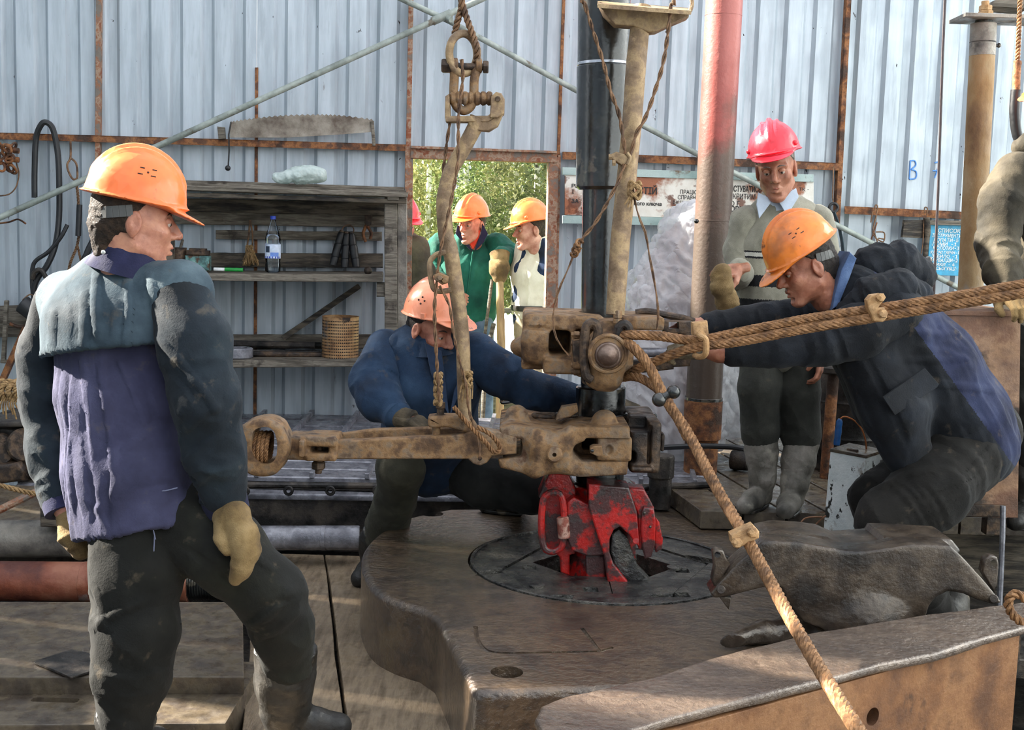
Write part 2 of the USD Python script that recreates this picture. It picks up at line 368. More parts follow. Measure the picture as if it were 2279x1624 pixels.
# ---------------------------------------------------------------- the large structure
RUST = mat('rust', [(.25, C('3d2a1e')), (.45, C('6b4228')), (.6, C('8f5f38')), (.8, C('5a3a28'))], 9, rough=(.6, .9), metal=.15, bump=.5, bs=90)
RUSTPALE = mat('rust_pale', [(.25, C('6e655c')), (.45, C('8a5a3e')), (.6, C('98836f')), (.8, C('7a4226'))], 14, rough=(.55, .85), metal=.1, bump=.4, bs=80)
SHEET = mat('zinc_sheet', [(.05, C('99a2a9')), (.42, C('a4adb4')), (.6, C('acb5bc')), (.95, C('b4bdc4'))], 3, rough=(.35, .6), metal=.25, bump=.12, bs=40, stretch=(5, 5, .5), dist=.004,
            spots=[(C('858e94'), 9, .60, .12, (2.5, 2.5, .25), .5), (C('241a14'), 15, .70, .015, (1.4, 1.4, .8)), (C('5a4030'), 5, .70, .05, (2, 2, .5), .7)])
DARKSTEEL = mat('dark_steel', [(.25, C('1b1a19')), (.5, C('35312e')), (.7, C('4b443d'))], 8, rough=(.25, .6), metal=.5, bump=.35, bs=70)
WETDECK = mat('wet_plank', [(.0, C('5d503f')), (.42, C('80705d')), (.6, C('8f7e68')), (1, C('6d5e4b'))], 5, rough=(.10, .45), bump=.4, bs=30, stretch=(7, .8, 3), dist=.006,
              spots=[(C('3c332a'), 4, .58, .12, (1, 1, 1), .7)])
DECKR = mat('muddy_plate', [(.0, C('383029')), (.45, C('51473c')), (.6, C('615646')), (1, C('3e362d'))], 9, rough=(.12, .6), bump=.3, bs=45, metal=.1, dist=.006)
OLDWOOD = mat('old_wood', [(.05, C('3a342c')), (.45, C('615a4f')), (.6, C('777064')), (.95, C('4a4239'))], 5, rough=(.7, .95), bump=.6, bs=14, stretch=(.6, 6, 8), dist=.01,
              spots=[(C('2a231c'), 6, .60, .06, (1, 1, 1), .8)])
DARKWOOD = mat('dirty_wood', [(.2, C('1f1b17')), (.45, C('3f382f')), (.65, C('5d5447'))], 5, rough=(.6, .9), bump=.6, bs=16, stretch=(.7, 5, 6))
LEAFS = [mat('leaf_'+n, [(.3, C(a)), (.7, C(b))], 1.2, rough=(.5, .7), bump=0, trans=.45) for n, a, b in (('green', '5f6e42', '7f8c5a'), ('yellow', '7c8052', 'a09c68'), ('olive', '565f42', '7a7a54'), ('deep', '46583f', '62735a'))]
BARK = mat('birch_bark', [(.3, C('b9b5a8')), (.7, C('dcd8ce'))], 8, spots=[(C('3a352e'), 5, .62, .05)])
GRASS = mat('grass_field', [(.3, C('6d8c32')), (.7, C('a5bc50'))], 3, rough=(.7, .9), bump=.5)

WA, WB = V(-2.70, 7.0, 0), V(2.11, 7.5, 0); WD = norm(WB-WA); WN = V(WD[1], -WD[0], 0); WN = WN if WN[1] < 0 else -WN
def WP(x, y, off=0.0):
    """the wall's point seen at x, y, off metres in front of the wall"""
    d = ray(x, y); return CAM + d*(((WA+WN*off-CAM)@WN)/(d@WN))
def wbox(x0, y0, x1, y1, off, th, bev=.003):
    return ext([WP(x0, y1, off+th), WP(x1, y1, off+th), WP(x1, y0, off+th), WP(x0, y0, off+th)], -WN*th, bev)
def wsx(x, y=330): return (WP(x, y)-WA)@WD

# corrugated sheet wall: one sheet for each bay between the joints
wall = Thing('wall_back', 'pale grey corrugated metal wall of the rig shelter', None, None, 'structure')
def sheet(s0, s1, z0, z1, ph=0.0):
    prof = [(0, 0), (.094, 0), (.114, -.026), (.156, -.026)]; pts = []; k = math.floor((s0-ph)/.176)
    while True:
        for a, o in prof: pts.append((ph+k*.176+a, o))
        k += 1
        if pts[-1][0] > s1+.2: break
    s = np.array([p_[0] for p_ in pts]); o = np.array([p_[1] for p_ in pts])
    xs = np.r_[s0, s[(s > s0) & (s < s1)], s1]; os_ = np.interp(xs, s, o)
    zs = np.linspace(z0, z1, 5); v, f, t = [], [], .004
    for side in (0, 1):
        for i, (a, b) in enumerate(zip(xs, os_)):
            for z in zs: v.append(WA+WD*a+WN*(b-side*t)+V(0, 0, z))
    nz, nx = len(zs), len(xs); S = nx*nz
    for i in range(nx-1):
        for j in range(nz-1):
            a, b, c, d = i*nz+j, (i+1)*nz+j, (i+1)*nz+j+1, i*nz+j+1
            f += [[a, b, c], [a, c, d], [S+a, S+c, S+b], [S+a, S+d, S+c]]
    for i in range(nx-1):
        for j in (0, nz-1):
            a, b = i*nz+j, (i+1)*nz+j; f += [[a, S+a, b], [b, S+a, S+b]]
    for j in range(nz-1):
        for i in (0, nx-1):
            a, b = i*nz+j, i*nz+j+1; f += [[a, b, S+a], [b, S+b, S+a]]
    m = TM(v, f); trimesh.repair.fix_normals(m); return m
S = {x: wsx(x+(-9 if x == 1885 else 0)) for x in (-420, 215, 570, 912, 1245, 1885, 2290, 2750)}
ZB, ZT = -.3, 3.2
zdoor = WP(1080, 340)[2]
for a, b, z0, z1, ph in ((-420, 215, ZB, ZT, .03), (215, 570, ZB, ZT, .07), (570, 912, ZB, ZT, S[570]), (912, 1245, zdoor, ZT, .05), (1245, 1885, ZB, ZT, .09), (1885, 2290, ZB, ZT, .01), (2290, 2750, ZB, ZT, .06)):
    wall.part('sheet', sheet(S[a]-.006+(.008 if a == 570 else 0), S[b]+.0, z0, z1, ph), SHEET, 20)
# steel framing on the wall
def vpost(x0, y0, x1, y1, w, off, th=.05): return ext([WP(x1-w/2, y1, off+th), WP(x1+w/2, y1, off+th), WP(x0+w/2, y0, off+th), WP(x0-w/2, y0, off+th)], -WN*th, .003)
def girt(xa, ya, xb, yb, w): return cat(ext([WP(xa, ya+w/2, .06), WP(xb, yb+w/2, .06), WP(xb, yb-w/2, .06), WP(xa, ya-w/2, .06)], -WN*.006, .001),
                                        ext([WP(xa, ya-w/2, .06), WP(xb, yb-w/2, .06), WP(xb, yb-w/2, .002), WP(xa, ya-w/2, .002)], V(0, 0, -.006), .001))
struct('trim_1', girt(-420, 290, 905, 329, 15), RUST, 'rusty angle iron rail along the wall above the wooden shelf')
struct('trim_2', girt(1252, 346, 1868, 371, 17), RUST, 'rusty angle iron rail along the wall right of the doorway')
struct('trim_3', girt(1880, 467, 2750, 508, 17), RUST, 'lower rusty angle iron rail on the right bay of the wall')
struct('trim_4', vpost(219, -60, 213, 980, 11, .002), RUSTPALE, 'rusty upright angle behind the man on the left')
struct('trim_5', vpost(571, 150, 567, 930, 7, .002, .012), RUST, 'thin rusty strip on a sheet joint in the shelf')
struct('trim_6', vpost(916, -60, 909, 330, 11, .002), RUSTPALE, 'rusty upright running up from the doorway')
struct('trim_7', vpost(1257, -60, 1243, 350, 7, .002, .02), RUST, 'thin rusty joint strip above the right side of the doorway')
struct('trim_8', vpost(1893, -60, 1864, 505, 11, .002), RUST, 'rusty upright right of the red helmet')
struct('trim_9', vpost(911, 326, 903, 935, 18, -.02, .09), RUSTPALE, 'left rusty jamb of the doorway')
struct('trim_10', cat(vpost(1233, 350, 1217, 1000, 22, -.02, .09), vpost(1245, 345, 1231, 1000, 7, .0, .05)), RUSTPALE, 'right rusty jamb of the doorway')
struct('trim_11', cat(ext([WP(914, 352, .08), WP(1240, 362, .08), WP(1240, 336, .08), WP(914, 324, .08)], -WN*.1, .004), ext([WP(914, 330, .1), WP(1240, 341, .1), WP(1240, 336, .1), WP(914, 324, .1)], -WN*.1, .002)), RUSTPALE, 'rust streaked lintel over the doorway')

# the side wall of the shelter, just left of the view
wl = Thing('wall_left', 'corrugated side wall of the shelter left of the view', None, None, 'structure')
_A, _D, _N = WA, WD, WN
WA, WD, WN = V(-3.3, 4.1, 0), V(0, 1, 0), V(1, 0, 0)
for a, b, z0, z1 in ((.25, .62, -.34, 4.6), (.63, 1.63, -.34, 4.6), (1.64, 3.1, -.34, 4.6), (-.30, .24, -.34, 1.3), (-1.76, -.31, -.34, 4.6), (-3.1, -1.78, -.34, 4.6), (-5.3, -3.12, -.34, 4.6), (-7.6, -5.32, -.34, 4.6)): wl.part('sheet', sheet(a, b, z0, z1), SHEET, 20)
wr_ = Thing('wall_right', 'corrugated side wall of the shelter right of the view', None, None, 'structure'); WA, WD, WN = V(4.1, 7.6, 0), V(0, -1, 0), V(-1, 0, 0)
for i in range(5): wr_.part('sheet', sheet(i*2.2, i*2.2+2.19, -.34, 4.3), SHEET, 20)
wf_ = Thing('wall_front', 'corrugated wall of the shelter behind the viewer', None, None, 'structure'); WA, WD, WN = V(4.1, -3.4, 0), V(-1, 0, 0), V(0, 1, 0)
for i in range(4): wf_.part('sheet', sheet(i*1.86, i*1.86+1.85, -.34, 4.3), SHEET, 20)
WA, WD, WN = _A, _D, _N

# floors
floor = Thing('floor', 'wet muddy deck of planks and plates around the rotary table', None, None, 'structure')
pd = norm(Q(765, 1580, 0)-Q(720, 1225, 0)); pw = V(pd[1], -pd[0], 0); pw = pw if pw[0] > 0 else -pw
pA = Q(549, 1500, 0); pB = Q(722, 1230, 0); wid = (pB-pA)@pw
def plank(o0, o1, far, near, z=0.0, h=.06, nn=0):
    base = pB - pw*((pB)@pw) ; ring = []
    a, b = [], []
    for t in np.linspace(0, 1, 9):
        y = far+(near-far)*t; e = lambda s: (meshkit.noise(V(s*9.1, y*5, nn))-.5)*.012
        for lst, o in ((a, o0+e(1)), (b, o1+e(2))):
            p = pB+pw*o; p = p+pd*((y-p[1])/pd[1]); p[2] = z; lst.append(p)
    return ext(a+b[::-1], V(0, 0, -h), .006, 2)
for i, (o0, o1, y0, y1) in enumerate(((-wid, -.006, 5.75, 3.0), (.006, wid*1.02, 5.75, 2.2), (wid*1.04, wid*2.1, 4.6, 2.2), (wid*2.12, wid*3.2, 4.6, 2.2), (wid*3.22, wid*5.8, 4.6, 2.2))):
    floor.part('plank', plank(o0, o1, y0, y1, nn=i), WETDECK, 30)
for i in range(5):
    floor.part('plank', plank(-wid*(i+1.02)-.01, -wid*(i+.02)-.02, 3.5, 2.0, z=-.004, nn=20+i), WETDECK, 30)
floor.part('under_floor', box((.4, 2.2, -.33), (3.65, 5.4, .03)), DARKSTEEL)
PZ = .36
def plat(seq, z, h, m, name='deck_plate'):
    floor.part(name, ext([Q(x, y, z) for x, y in seq], V(0, 0, -h), .008, 2), m)
# raised deck on the right, of heavy boards with joints running away from the viewer
edge = [(1625, 1138), (1850, 1146), (2120, 1150)]
fx0, fx1 = Q(1560, 1136, PZ), Q(2140, 1150, PZ); bd = norm(Q(1840, 1146, PZ)-Q(1640, 1000, PZ)); bd = norm(V(.18, -1, 0))
nb = 6
for i in range(nb+3):
    a = fx0+(fx1-fx0)*(i/nb)+V(.0, 0, 0); b = fx0+(fx1-fx0)*((i+1)/nb)-V(.012, 0, 0); L = 2.0
    floor.part('board', ext([a, b, b-bd*L, a-bd*L], V(0, 0, -.085), .007, 2), DECKR, 30)
floor.part('dark_plate', box((2.05, 4.98, -.04), (.75, .42, .04)), DARKSTEEL); floor.part('joist', box((2.6, 5.75, .02), (1.2, .06, .25)), DARKWOOD)
# the walkway grating behind the table: frame bars over dark plates
def gz(Y): return .345+(Y-5.8)*.085
def G(x, y):
    d = ray(x, y); lo, hi = 4.5, 8.5
    for _ in range(40):
        m_ = (lo+hi)/2; p = CAM+d*(m_/d[1])
        if p[2] > gz(m_): lo = m_
        else: hi = m_
    return CAM+d*(lo/d[1])
WETGREY = mat('wet_grey_steel', [(.0, C('54545a')), (.45, C('74747b')), (.6, C('8a8a90')), (1, C('606066'))], 9, rough=(.15, .42), metal=.35, bump=.35, bs=40)
g0, g1 = V(-2.4, 5.82, gz(5.82)), V(1.0, 5.95, gz(5.95)); gv = g1-g0
rows = 9
for i in range(rows):
    a = g0+V(0, 1, .085)*(i*.145+.012); b = a+gv
    floor.part('walkway_slat', ext([a, b, b+V(0, .118, .010), a+V(0, .118, .010)], V(0, 0, -.03), .006, 1), WETGREY)
for i, t in enumerate(np.linspace(0.02, .98, 13)):
    a = g0+gv*t+V(0, 0, .012); floor.part('walkway_rib', bar(a, a+V(.06, 1.3, .111), .022, .03), WETGREY)
floor.part('under_plate', ext([g0+V(0, 0, -.04), g1+V(0, 0, -.04), g1+V(0, 1.4, .08), g0+V(0, 1.4, .08)], V(0, 0, -.02)), DARKSTEEL)

# ground, grass and trees outside, seen through the doorway
GZ = -1.0
ground = ext([V(-40, -30, GZ), V(40, -30, GZ), V(40, 60, GZ), V(-40, 60, GZ)], V(0, 0, -.2))
struct('ground', ground, GRASS, 'sunlit green meadow round the shelter')
def leaves(c, r, n, size, seed):
    g = np.random.default_rng(seed); d = g.normal(size=(n, 3)); d /= np.linalg.norm(d, axis=1, keepdims=True)
    rad = g.uniform(.35, 1.0, n)**.5; p = np.asarray(c)+d*np.asarray(r)*rad[:, None]
    p += (meshkit.noise(p*1.1, 3)[:, None]-.5)*d*np.asarray(r)*.7
    a = g.normal(size=(n, 3)); a /= np.linalg.norm(a, axis=1, keepdims=True); b = np.cross(a, g.normal(size=(n, 3))); b /= np.linalg.norm(b, axis=1, keepdims=True)
    s = size*g.uniform(.6, 1.3, n)[:, None]
    v = np.stack([p-a*s, p+b*s*.55, p+a*s, p-b*s*.55], 1).reshape(-1, 3); i = np.arange(n)*4
    return TM(v, np.vstack([np.stack([i, i+1, i+2], 1), np.stack([i, i+2, i+3], 1)]))
TREES = [(885, 22, 1.02, 6.5, 1, 'yellowing birch mostly hidden by the left door jamb'), (1178, 22, 1.02, 6.5, 2, 'olive birch just left of the right helmet in the doorway'), (1022, 25, 1.02, 7, 0, 'green tree behind the bent hanger in the doorway'), (1285, 25, 1.02, 7, 3, 'tree hidden by the right door jamb'), (905, 28, 1.02, 7.5, 2, 'olive tree at the left edge of the doorway view'), (1133, 28, 1.02, 7.5, 1, 'yellowing birch between the two helmets'), (1012, 31, 1.02, 8, 3, 'dark green tree behind the left helmet in the doorway'), (1222, 31, 1.02, 8, 0, 'green tree beside the right door jamb'), (930, 34, 1.02, 8, 1, 'far yellowing birch left of the bent hanger'), (1122, 34, 1.02, 8, 2, 'far olive tree between the men in the doorway'), (890, 38, 1.6, 9, 0, 'farthest green tree on the left of the doorway view'), (1160, 38, 1.7, 9, 3, 'farthest dark green tree on the right of the doorway view')]
for i, (x, D, r, h, mi, lab) in enumerate(TREES):
    t = Thing('tree', lab, 'tree', 'trees beyond the doorway'); b = P(x, 600, D); b[2] = GZ
    tr = [b, b+V(.1, 0, h*.4), b+V(.05, .1, h*.8)]; t.part('trunk', tube(spline(tr, 6), np.linspace(.10, .03, 13), 8), BARK)
    t.part('foliage', cat(leaves(b+V(0, 0, h*.55), (r, r*.9, h*.5), 6500, .055, 10+i), leaves(b+V(.2, -.3, h*.25), (r*.9, r*.85, h*.28), 3000, .052, 40+i)), LEAFS[mi], False, kind='stuff')
    if mi == 1:
        for q in (-.45, .5):
            bb = b+V(q, -.3, 0); t.part('stem', tube([bb, bb+V(.05, 0, 3), bb+V(.15*q, 0, 6)], [.06, .05, .03], 7), BARK)
for i, (x, D, r, mi, lab) in enumerate(((1085, 13, .68, 3, 'low bush between the man in green and the shovel'), (930, 15, .7, 0, 'low bush left of the man in green'), (1240, 15, .7, 2, 'bush beside the right door jamb'), (1090, 17, .7, 0, 'pale green bush behind the shovel handle'), (960, 19.2, .72, 3, 'bush hidden behind the man in green'), (1215, 19.2, .72, 0, 'bush hidden behind the man in the pale shirt'))):
    b = P(x, 640, D); b[2] = GZ; t = Thing('bush', lab, 'bush', 'bushes on the meadow')
    t.part('foliage', cat(leaves(b+V(0, 0, r*.9), (r, r*.8, r), 4200, .034, 70+i), leaves(b+V(0, 0, r*.45), (r*1.1, r*.8, r*.5), 2000, .034, 170+i)), LEAFS[mi], False, kind='stuff')
    t.part('stem', tube([b, b+V(0, 0, r)], .03, 6), BARK)
gb = rng.uniform([-5, 12, GZ], [6, 24, GZ], (9000, 3)); hh = rng.uniform(.08, .3, 9000)
vv = np.stack([gb-V(.012, 0, 0), gb+V(.012, 0, 0), gb+np.stack([rng.normal(0, .05, 9000), rng.normal(0, .05, 9000), hh], 1)], 1).reshape(-1, 3)
single('meadow_grass', TM(vv, np.arange(27000).reshape(-1, 3)), GRASS, 'bright grass blades growing on the meadow', 'grass', kind='stuff', smooth=False)
# ---------------------------------------------------------------- rotary table, beams, pipes
TABLE = mat('table_steel', [(.0, C('372e26')), (.35, C('4a3e33')), (.6, C('5f4f3e')), (.8, C('524334')), (1, C('3c332c'))], 9, rough=(.08, .26), metal=.45, bump=.9, bs=42, rs=5, dist=.010, coat=.8,
            spots=[(C('6e5c42'), 2.2, .58, .1, (1, 2.4, 1), .7), (C('241e1a'), 30, .60, .08, (1, 1, 1), .6)])
RINGST = mat('ring_steel', [(.2, C('232222')), (.5, C('454441')), (.7, C('5c5952'))], 9, rough=(.12, .4), metal=.5, bump=.9, bs=34, coat=.3, dist=.02)
CAST = mat('tong_casting', [(.0, C('3e2c1e')), (.3, C('624932')), (.55, C('8a6a47')), (.75, C('7c6853')), (1, C('573c28'))], 14, rough=(.5, .85), metal=.15, bump=.55, bs=90, dist=.006,
           spots=[(C('241b15'), 7, .60, .14, (1, 1, 1), .6), (C('9a9890'), 4, .60, .14, (1, 1, 1), .4)])
CASTDARK = mat('tong_casting_dark', [(.2, C('191513')), (.45, C('3b2f26')), (.6, C('5a4736')), (.8, C('2c241e'))], 9, rough=(.35, .75), metal=.3, bump=.5, bs=80, dist=.006)
OILY = mat('oily_black', [(.3, C('0d0e0e')), (.6, C('1d1f1f')), (.8, C('2b2b28'))], 7, rough=(.06, .3), metal=.2, bump=.25, bs=45, coat=.6, dist=.005, spots=[(C('4b463c'), 4, .60, .02, (1, 1, 1), .9)])
REDP = mat('chipped_red', [(.2, C('8e1512')), (.5, C('c0201a')), (.8, C('a31a1a'))], 8, rough=(.15, .45), bump=.35, bs=70, coat=.4, spots=[(C('2d2827'), 7, .49, .06, (1, 1, 1), .92), (C('3a3230'), 22, .56, .08, (1, 1, 1), .85)])
ROPEM = mat('wire_rope', [(.0, C('4f3724')), (.45, C('765332')), (.6, C('98704a')), (1, C('63462e'))], 30, rough=(.5, .8), metal=.25, bump=.5, bs=160, dist=.003)
WIREM = mat('wire_brown', [(.2, C('4a3526')), (.5, C('806044')), (.8, C('5c4634'))], 18, rough=(.5, .8), metal=.3, bump=.3, bs=150)
HEMP = mat('hemp', [(.2, C('7a6040')), (.5, C('b08f62')), (.8, C('8d7048'))], 30, rough=(.85, 1), bump=.8, bs=220)
ORANGER = mat('orange_rust_plate', [(.1, C('5a3b26')), (.45, C('7c5434')), (.6, C('8c6340')), (.9, C('654329'))], 5, rough=(.5, .8), metal=.1, bump=.35, bs=90, spots=[(C('3f2a1c'), 8, .62, .06, (1, 1, .5), .9)])
BEAMTOP = mat('beam_top', [(.0, C('4a3f37')), (.45, C('5a4c41')), (.6, C('6a5b4e')), (1, C('463b34'))], 10, rough=(.14, .4), metal=.35, bump=.9, bs=44, coat=.5, dist=.008)
HANGER = mat('hanger_rod', [(.0, C('604d37')), (.42, C('866f56')), (.6, C('a38a66')), (1, C('705a42'))], 12, rough=(.5, .8), metal=.2, bump=.4, bs=80, spots=[(C('3a2e23'), 9, .62, .12, (1, 1, .6), .6)])

TZ = .27; TC = V(.40, 4.79, TZ); TR = .548
tab = Thing('rotary_table', 'large wet cast steel rotary table under the red pipe grip', 'rotary table')
left = spline([Q(1000, 1131, TZ), Q(900, 1153, TZ), Q(846, 1182, TZ), Q(812, 1216, TZ), Q(804, 1250, TZ), Q(812, 1283, TZ), Q(836, 1315, TZ), Q(882, 1338, TZ), Q(938, 1354, TZ)], 5)
fr = spline([Q(1047, 1524, TZ), Q(1058, 1538, TZ), Q(1085, 1541, TZ)], 3)
outl = [*left, Q(972, 1374, TZ), *fr, Q(1440, 1527, TZ), Q(2240, 1500, TZ), V(1.27, 4.2, TZ), V(1.27, 5.2, TZ), V(1.32, 5.34, TZ), Q(1780, 1176, TZ), Q(1640, 1140, TZ), Q(1480, 1127, TZ), Q(1210, 1130, TZ)]
body = ext(outl, V(0, 0, -TZ-.12), .028, 4)
holes = [cyl(TC-V(0, 0, .09), TC+V(0, 0, .05), TR+.007, 64, .001)]
for x, y, r in ((962, 1143, .052), (1546, 1138, .05), (1128, 1495, .05)):
    c = Q(x, y, TZ); holes.append(cyl(c-V(0, 0, .1), c+V(0, 0, .05), r, 28, .001))
ho = [Q(1058, 1393, TZ), Q(1064, 1425, TZ), Q(1085, 1447, TZ), Q(1130, 1453, TZ), Q(1335, 1449, TZ), Q(1300, 1402, TZ)]
def groove(pts, w, d): return tube(np.asarray(pts)-V(0, 0, d*.2), w, 6)
holes.append(groove(spline(ho[:4], 5), .009, .006)); holes.append(groove([ho[3], ho[4], Q(1365, 1440, TZ)], .009, .006)); holes.append(groove([Q(1295, 1397, TZ), ho[4]], .008, .004))
holes.append(cyl(Q(1165, 1640, .0)+V(0, -.25, .02), Q(1165, 1640, .0)+V(0, .5, .02), .085, 28, .001))
tab.part('table_body', cut(body, *holes), TABLE, 30)
sq = [Q(x, y, TZ) for x, y in ((1112, 1266), (1208, 1213), (1472, 1219), (1578, 1252), (1500, 1318), (1190, 1322))]
sqb = [TC+(p-TC)*1.0 for p in sq]
ring = cyl(TC-V(0, 0, .08), TC+V(0, 0, -.002), TR, 72, .008)
sqh = ext([p+V(0, 0, .05) for p in sqb], V(0, 0, -.2))
notch = [box(Q(x, y, TZ), (.075, .03, .05), trimesh.transformations.rotation_matrix(a, (0, 0, 1))[:3, :3]) for x, y, a in ((1102, 1270, .5), (1560, 1243, -.5), (1490, 1322, .1), (1230, 1325, -.2))]
tab.part('turntable', cut(ring, sqh, *notch), RINGST, 30)
tab.part('lip', tube([TC+V(TR*.985*math.cos(a), TR*.985*math.sin(a), 0) for a in np.linspace(0, 2*np.pi, 72, False)], .007, 6, True), RINGST, label='raised rim of the turntable')
ins = ext([TC+(p-TC)*.985-V(0, 0, .006) for p in sqb], V(0, 0, -.07), .008, 2)
hx = [TC+V(.235*math.cos(a)*1.25, .20*math.sin(a), .05) for a in np.linspace(0, 2*np.pi, 7)[:-1]]
hl = [ext(hx, V(0, 0, -.3))]+[box(Q(x, y, TZ), (.028, .03, .06)) for x, y in ((1178, 1259), (1518, 1266), (1315, 1308))]
hl.append(box(TC-V(0, 0, .02), (.002, .6, .2)))
insd = trimesh.Trimesh(cut(ins, *hl).vertices, cut(ins, *hl).faces).split(only_watertight=False)
for m_ in insd: tab.part('bushing', m_, RINGST, 30)
tab.part('hole_floor', cyl(TC-V(0, 0, .40), TC-V(0, 0, .34), .56, 32), OILY, label='dark bottom of the table opening')
for x, y in ((1500, 1262), (1195, 1302)): tab.part('bolt', hexbolt(Q(x, y, TZ)-V(0, 0, .008), (0, 0, 1), .03, .012, 12), RINGST)

# foreground beam
bt = Thing('steel_beam', 'rusty foreground steel beam with a round hole in its orange face', 'beam')
BZ = .45
far = [Q(x, y, BZ) for x, y in ((1190, 1598), (1204, 1570), (1260, 1548), (1425, 1513), (1600, 1458), (1790, 1410), (2030, 1370), (2250, 1342), (2500, 1300))]
near = [Q(x, y, BZ) for x, y in ((2500, 1345), (2279, 1396), (2190, 1420), (2080, 1455), (1960, 1478), (1870, 1503), (1760, 1530), (1640, 1560), (1490, 1598), (1380, 1632), (1230, 1680))]
top = ext(far+near, V(0, 0, -.026), .010, 3); bt.part('top_plate', rough_up(refine(top, .05), .004, 9), BEAMTOP, 40)
f1 = [p+V(.0, .022, -.02) for p in near[1:]]; 
face = ext([V(f1[0][0], f1[0][1], BZ-.03), V(f1[-1][0], f1[-1][1], BZ-.03), V(f1[-1][0], f1[-1][1], -.1), V(f1[0][0], f1[0][1], -.1)], V(-.02, .03, 0), .004)
hc = P(1937, 1592, 2.86); fn = norm(np.cross(f1[0]-f1[-1], (0, 0, 1)))
tt = ((f1[0]-hc)@fn); 
d0 = ray(1937, 1592); hc = CAM+d0*(((f1[4]-CAM)@fn)/(d0@fn))
bt.part('face_plate', cut(face, cyl(hc-fn*.3, hc+fn*.3, .0225*1.15, 28, .001)), ORANGER, 30)
bk = [p-V(0, .03, .03) for p in far[:-1]]
bt.part('rear_plate', ext([V(*bk[2][:2], BZ-.04), V(*bk[-1][:2], BZ-.04), V(*bk[-1][:2], TZ+.002), V(*bk[2][:2], TZ+.002)], V(.02, -.02, 0)), CASTDARK)
bt.part('end_plate', ext([V(*f1[-1][:2], BZ-.035), V(*bk[2][:2], BZ-.035), V(*bk[2][:2], TZ+.002), V(*f1[-1][:2], TZ+.002)], V(.02, 0, 0)), CASTDARK)
kn = Thing('rope_loop', 'rusty wire rope loop standing at the right edge above the orange beam', 'rope')
kb = Q(2262, 1392, BZ)+V(0, .05, 0)
kn.part('loop', rope(spline([P(x, y, 3.3) for x, y in ((2275, 1385), (2254, 1368), (2244, 1345), (2250, 1326), (2266, 1322), (2290, 1340), (2310, 1372))], 8), .013, .06, 3), ROPEM)

# skid box, pipes and beams on the left
sk = Thing('skid_box', 'dark muddy steel skid with a stepped front at bottom left', 'skid')
SZ = .12
def strip(x0, x1, y0, y1, z, h, m, nm):
    sk.part(nm, ext([Q(x0, y1, z), Q(x1, y1, z), Q(x1-3, y0, z), Q(x0, y0, z)], V(0, 0, -h), .006, 2), m, 30)
strip(-300, 543, 1338, 1506, SZ, .062, DECKR, 'top_plate')
a_, b_ = Q(-300, 1508, SZ), Q(541, 1505, SZ)
led = ext([a_+V(0, -.24, -.058), b_+V(0, -.24, -.058), b_+V(0, .3, -.058), a_+V(0, .3, -.058)], V(0, 0, -.32), .008, 2)
sl = P(123, 1567, 3.74); sl[2] = .06
sk.part('ledge', cut(led, box(sl, (.075, .018, .03), bev=.01)), DECKR, 30)
single('loose_plate', ext([Q(75, 1470, SZ+.012), Q(160, 1443, SZ+.012), Q(225, 1458, SZ+.012), Q(215, 1488, SZ+.012), Q(158, 1506, SZ+.012)], V(0, 0, -.01), .003), DARKSTEEL, 'thin dark metal scrap lying on the muddy skid at lower left', 'metal scrap')
gp = Thing('grey_pipe', 'thick grey muddy casing pipe lying behind the left worker', 'pipe')
GREYP = mat('grey_pipe', [(.2, C('4a4743')), (.5, C('7a746b')), (.75, C('8f897e'))], 5, rough=(.3, .65), metal=.25, bump=.4, bs=50, spots=[(C('2c2825'), 4, .6, .08)])
REDPIPE = mat('red_brown_pipe', [(.2, C('54291f')), (.5, C('7e4531')), (.75, C('95604a'))], 4, rough=(.25, .6), metal=.2, bump=.25, bs=50, spots=[(C('8d8179'), 6, .66, .05, (1, 1, 1), .7)])
gp.part('casing', cyl(P(-250, 1200, 5.1), P(470, 1197, 5.25), .082, 32, .004), GREYP)
tp = Thing('drill_pipe', 'long grey wet drill pipe lying in front of the walkway', 'pipe')
tp.part('tube', cyl(P(480, 1197, 5.55), P(800, 1196, 5.62), .057, 28, .003), WETGREY); tp.part('collar', cyl(P(716, 1196.5, 5.6), P(726, 1196.5, 5.6), .0585, 28, .001), WETGREY)
rp = Thing('threaded_casing', 'red brown casing pipe with a black threaded end behind the left worker', 'pipe')
rA, rB = P(-250, 1290, 4.92), P(425, 1297, 4.92); ax_ = norm(rB-rA)
rp.part('casing', cyl(rA, rB, .083, 36, .004), REDPIPE); rp.part('band', cyl(rA+ax_*.82, rA+ax_*.86, .0845, 36, .001), REDPIPE)
th = []
for i in range(14): th += [(.074-i*.0006, i/14), (.0685-i*.0006, (i+.5)/14)]
rp.part('thread', lathe([(.08, -.12), (.08, 0)]+th+[(.06, 1.0)], rB, rB+ax_*.15, 36), OILY, 15, label='black screw thread')
cb = Thing('channel_beam', 'wet grey channel beam running under the walkway edge', 'beam')
c0, c1 = V(-2.4, 5.76, .0), V(1.0, 5.99, .0); cv = c1-c0
cb.part('sloped_top', ext([c0+V(0, -.02, .275), c1+V(0, -.02, .275), c1+V(0, .12, .315), c0+V(0, .12, .315)], V(0, 0, -.03), .008), WETGREY)
cb.part('web', ext([c0+V(0, 0, .26), c1+V(0, 0, .26), c1+V(0, 0, .08), c0+V(0, 0, .08)], V(0, .04, 0), .004), DARKSTEEL)
cb.part('bottom_flange', ext([c0+V(0, -.06, .1), c1+V(0, -.06, .1), c1+V(0, .1, .1), c0+V(0, .1, .1)], V(0, 0, -.1), .005), DARKSTEEL)
gb_ = Thing('handrail_bar', 'dark round bar with welded rings along the walkway front', 'bar')
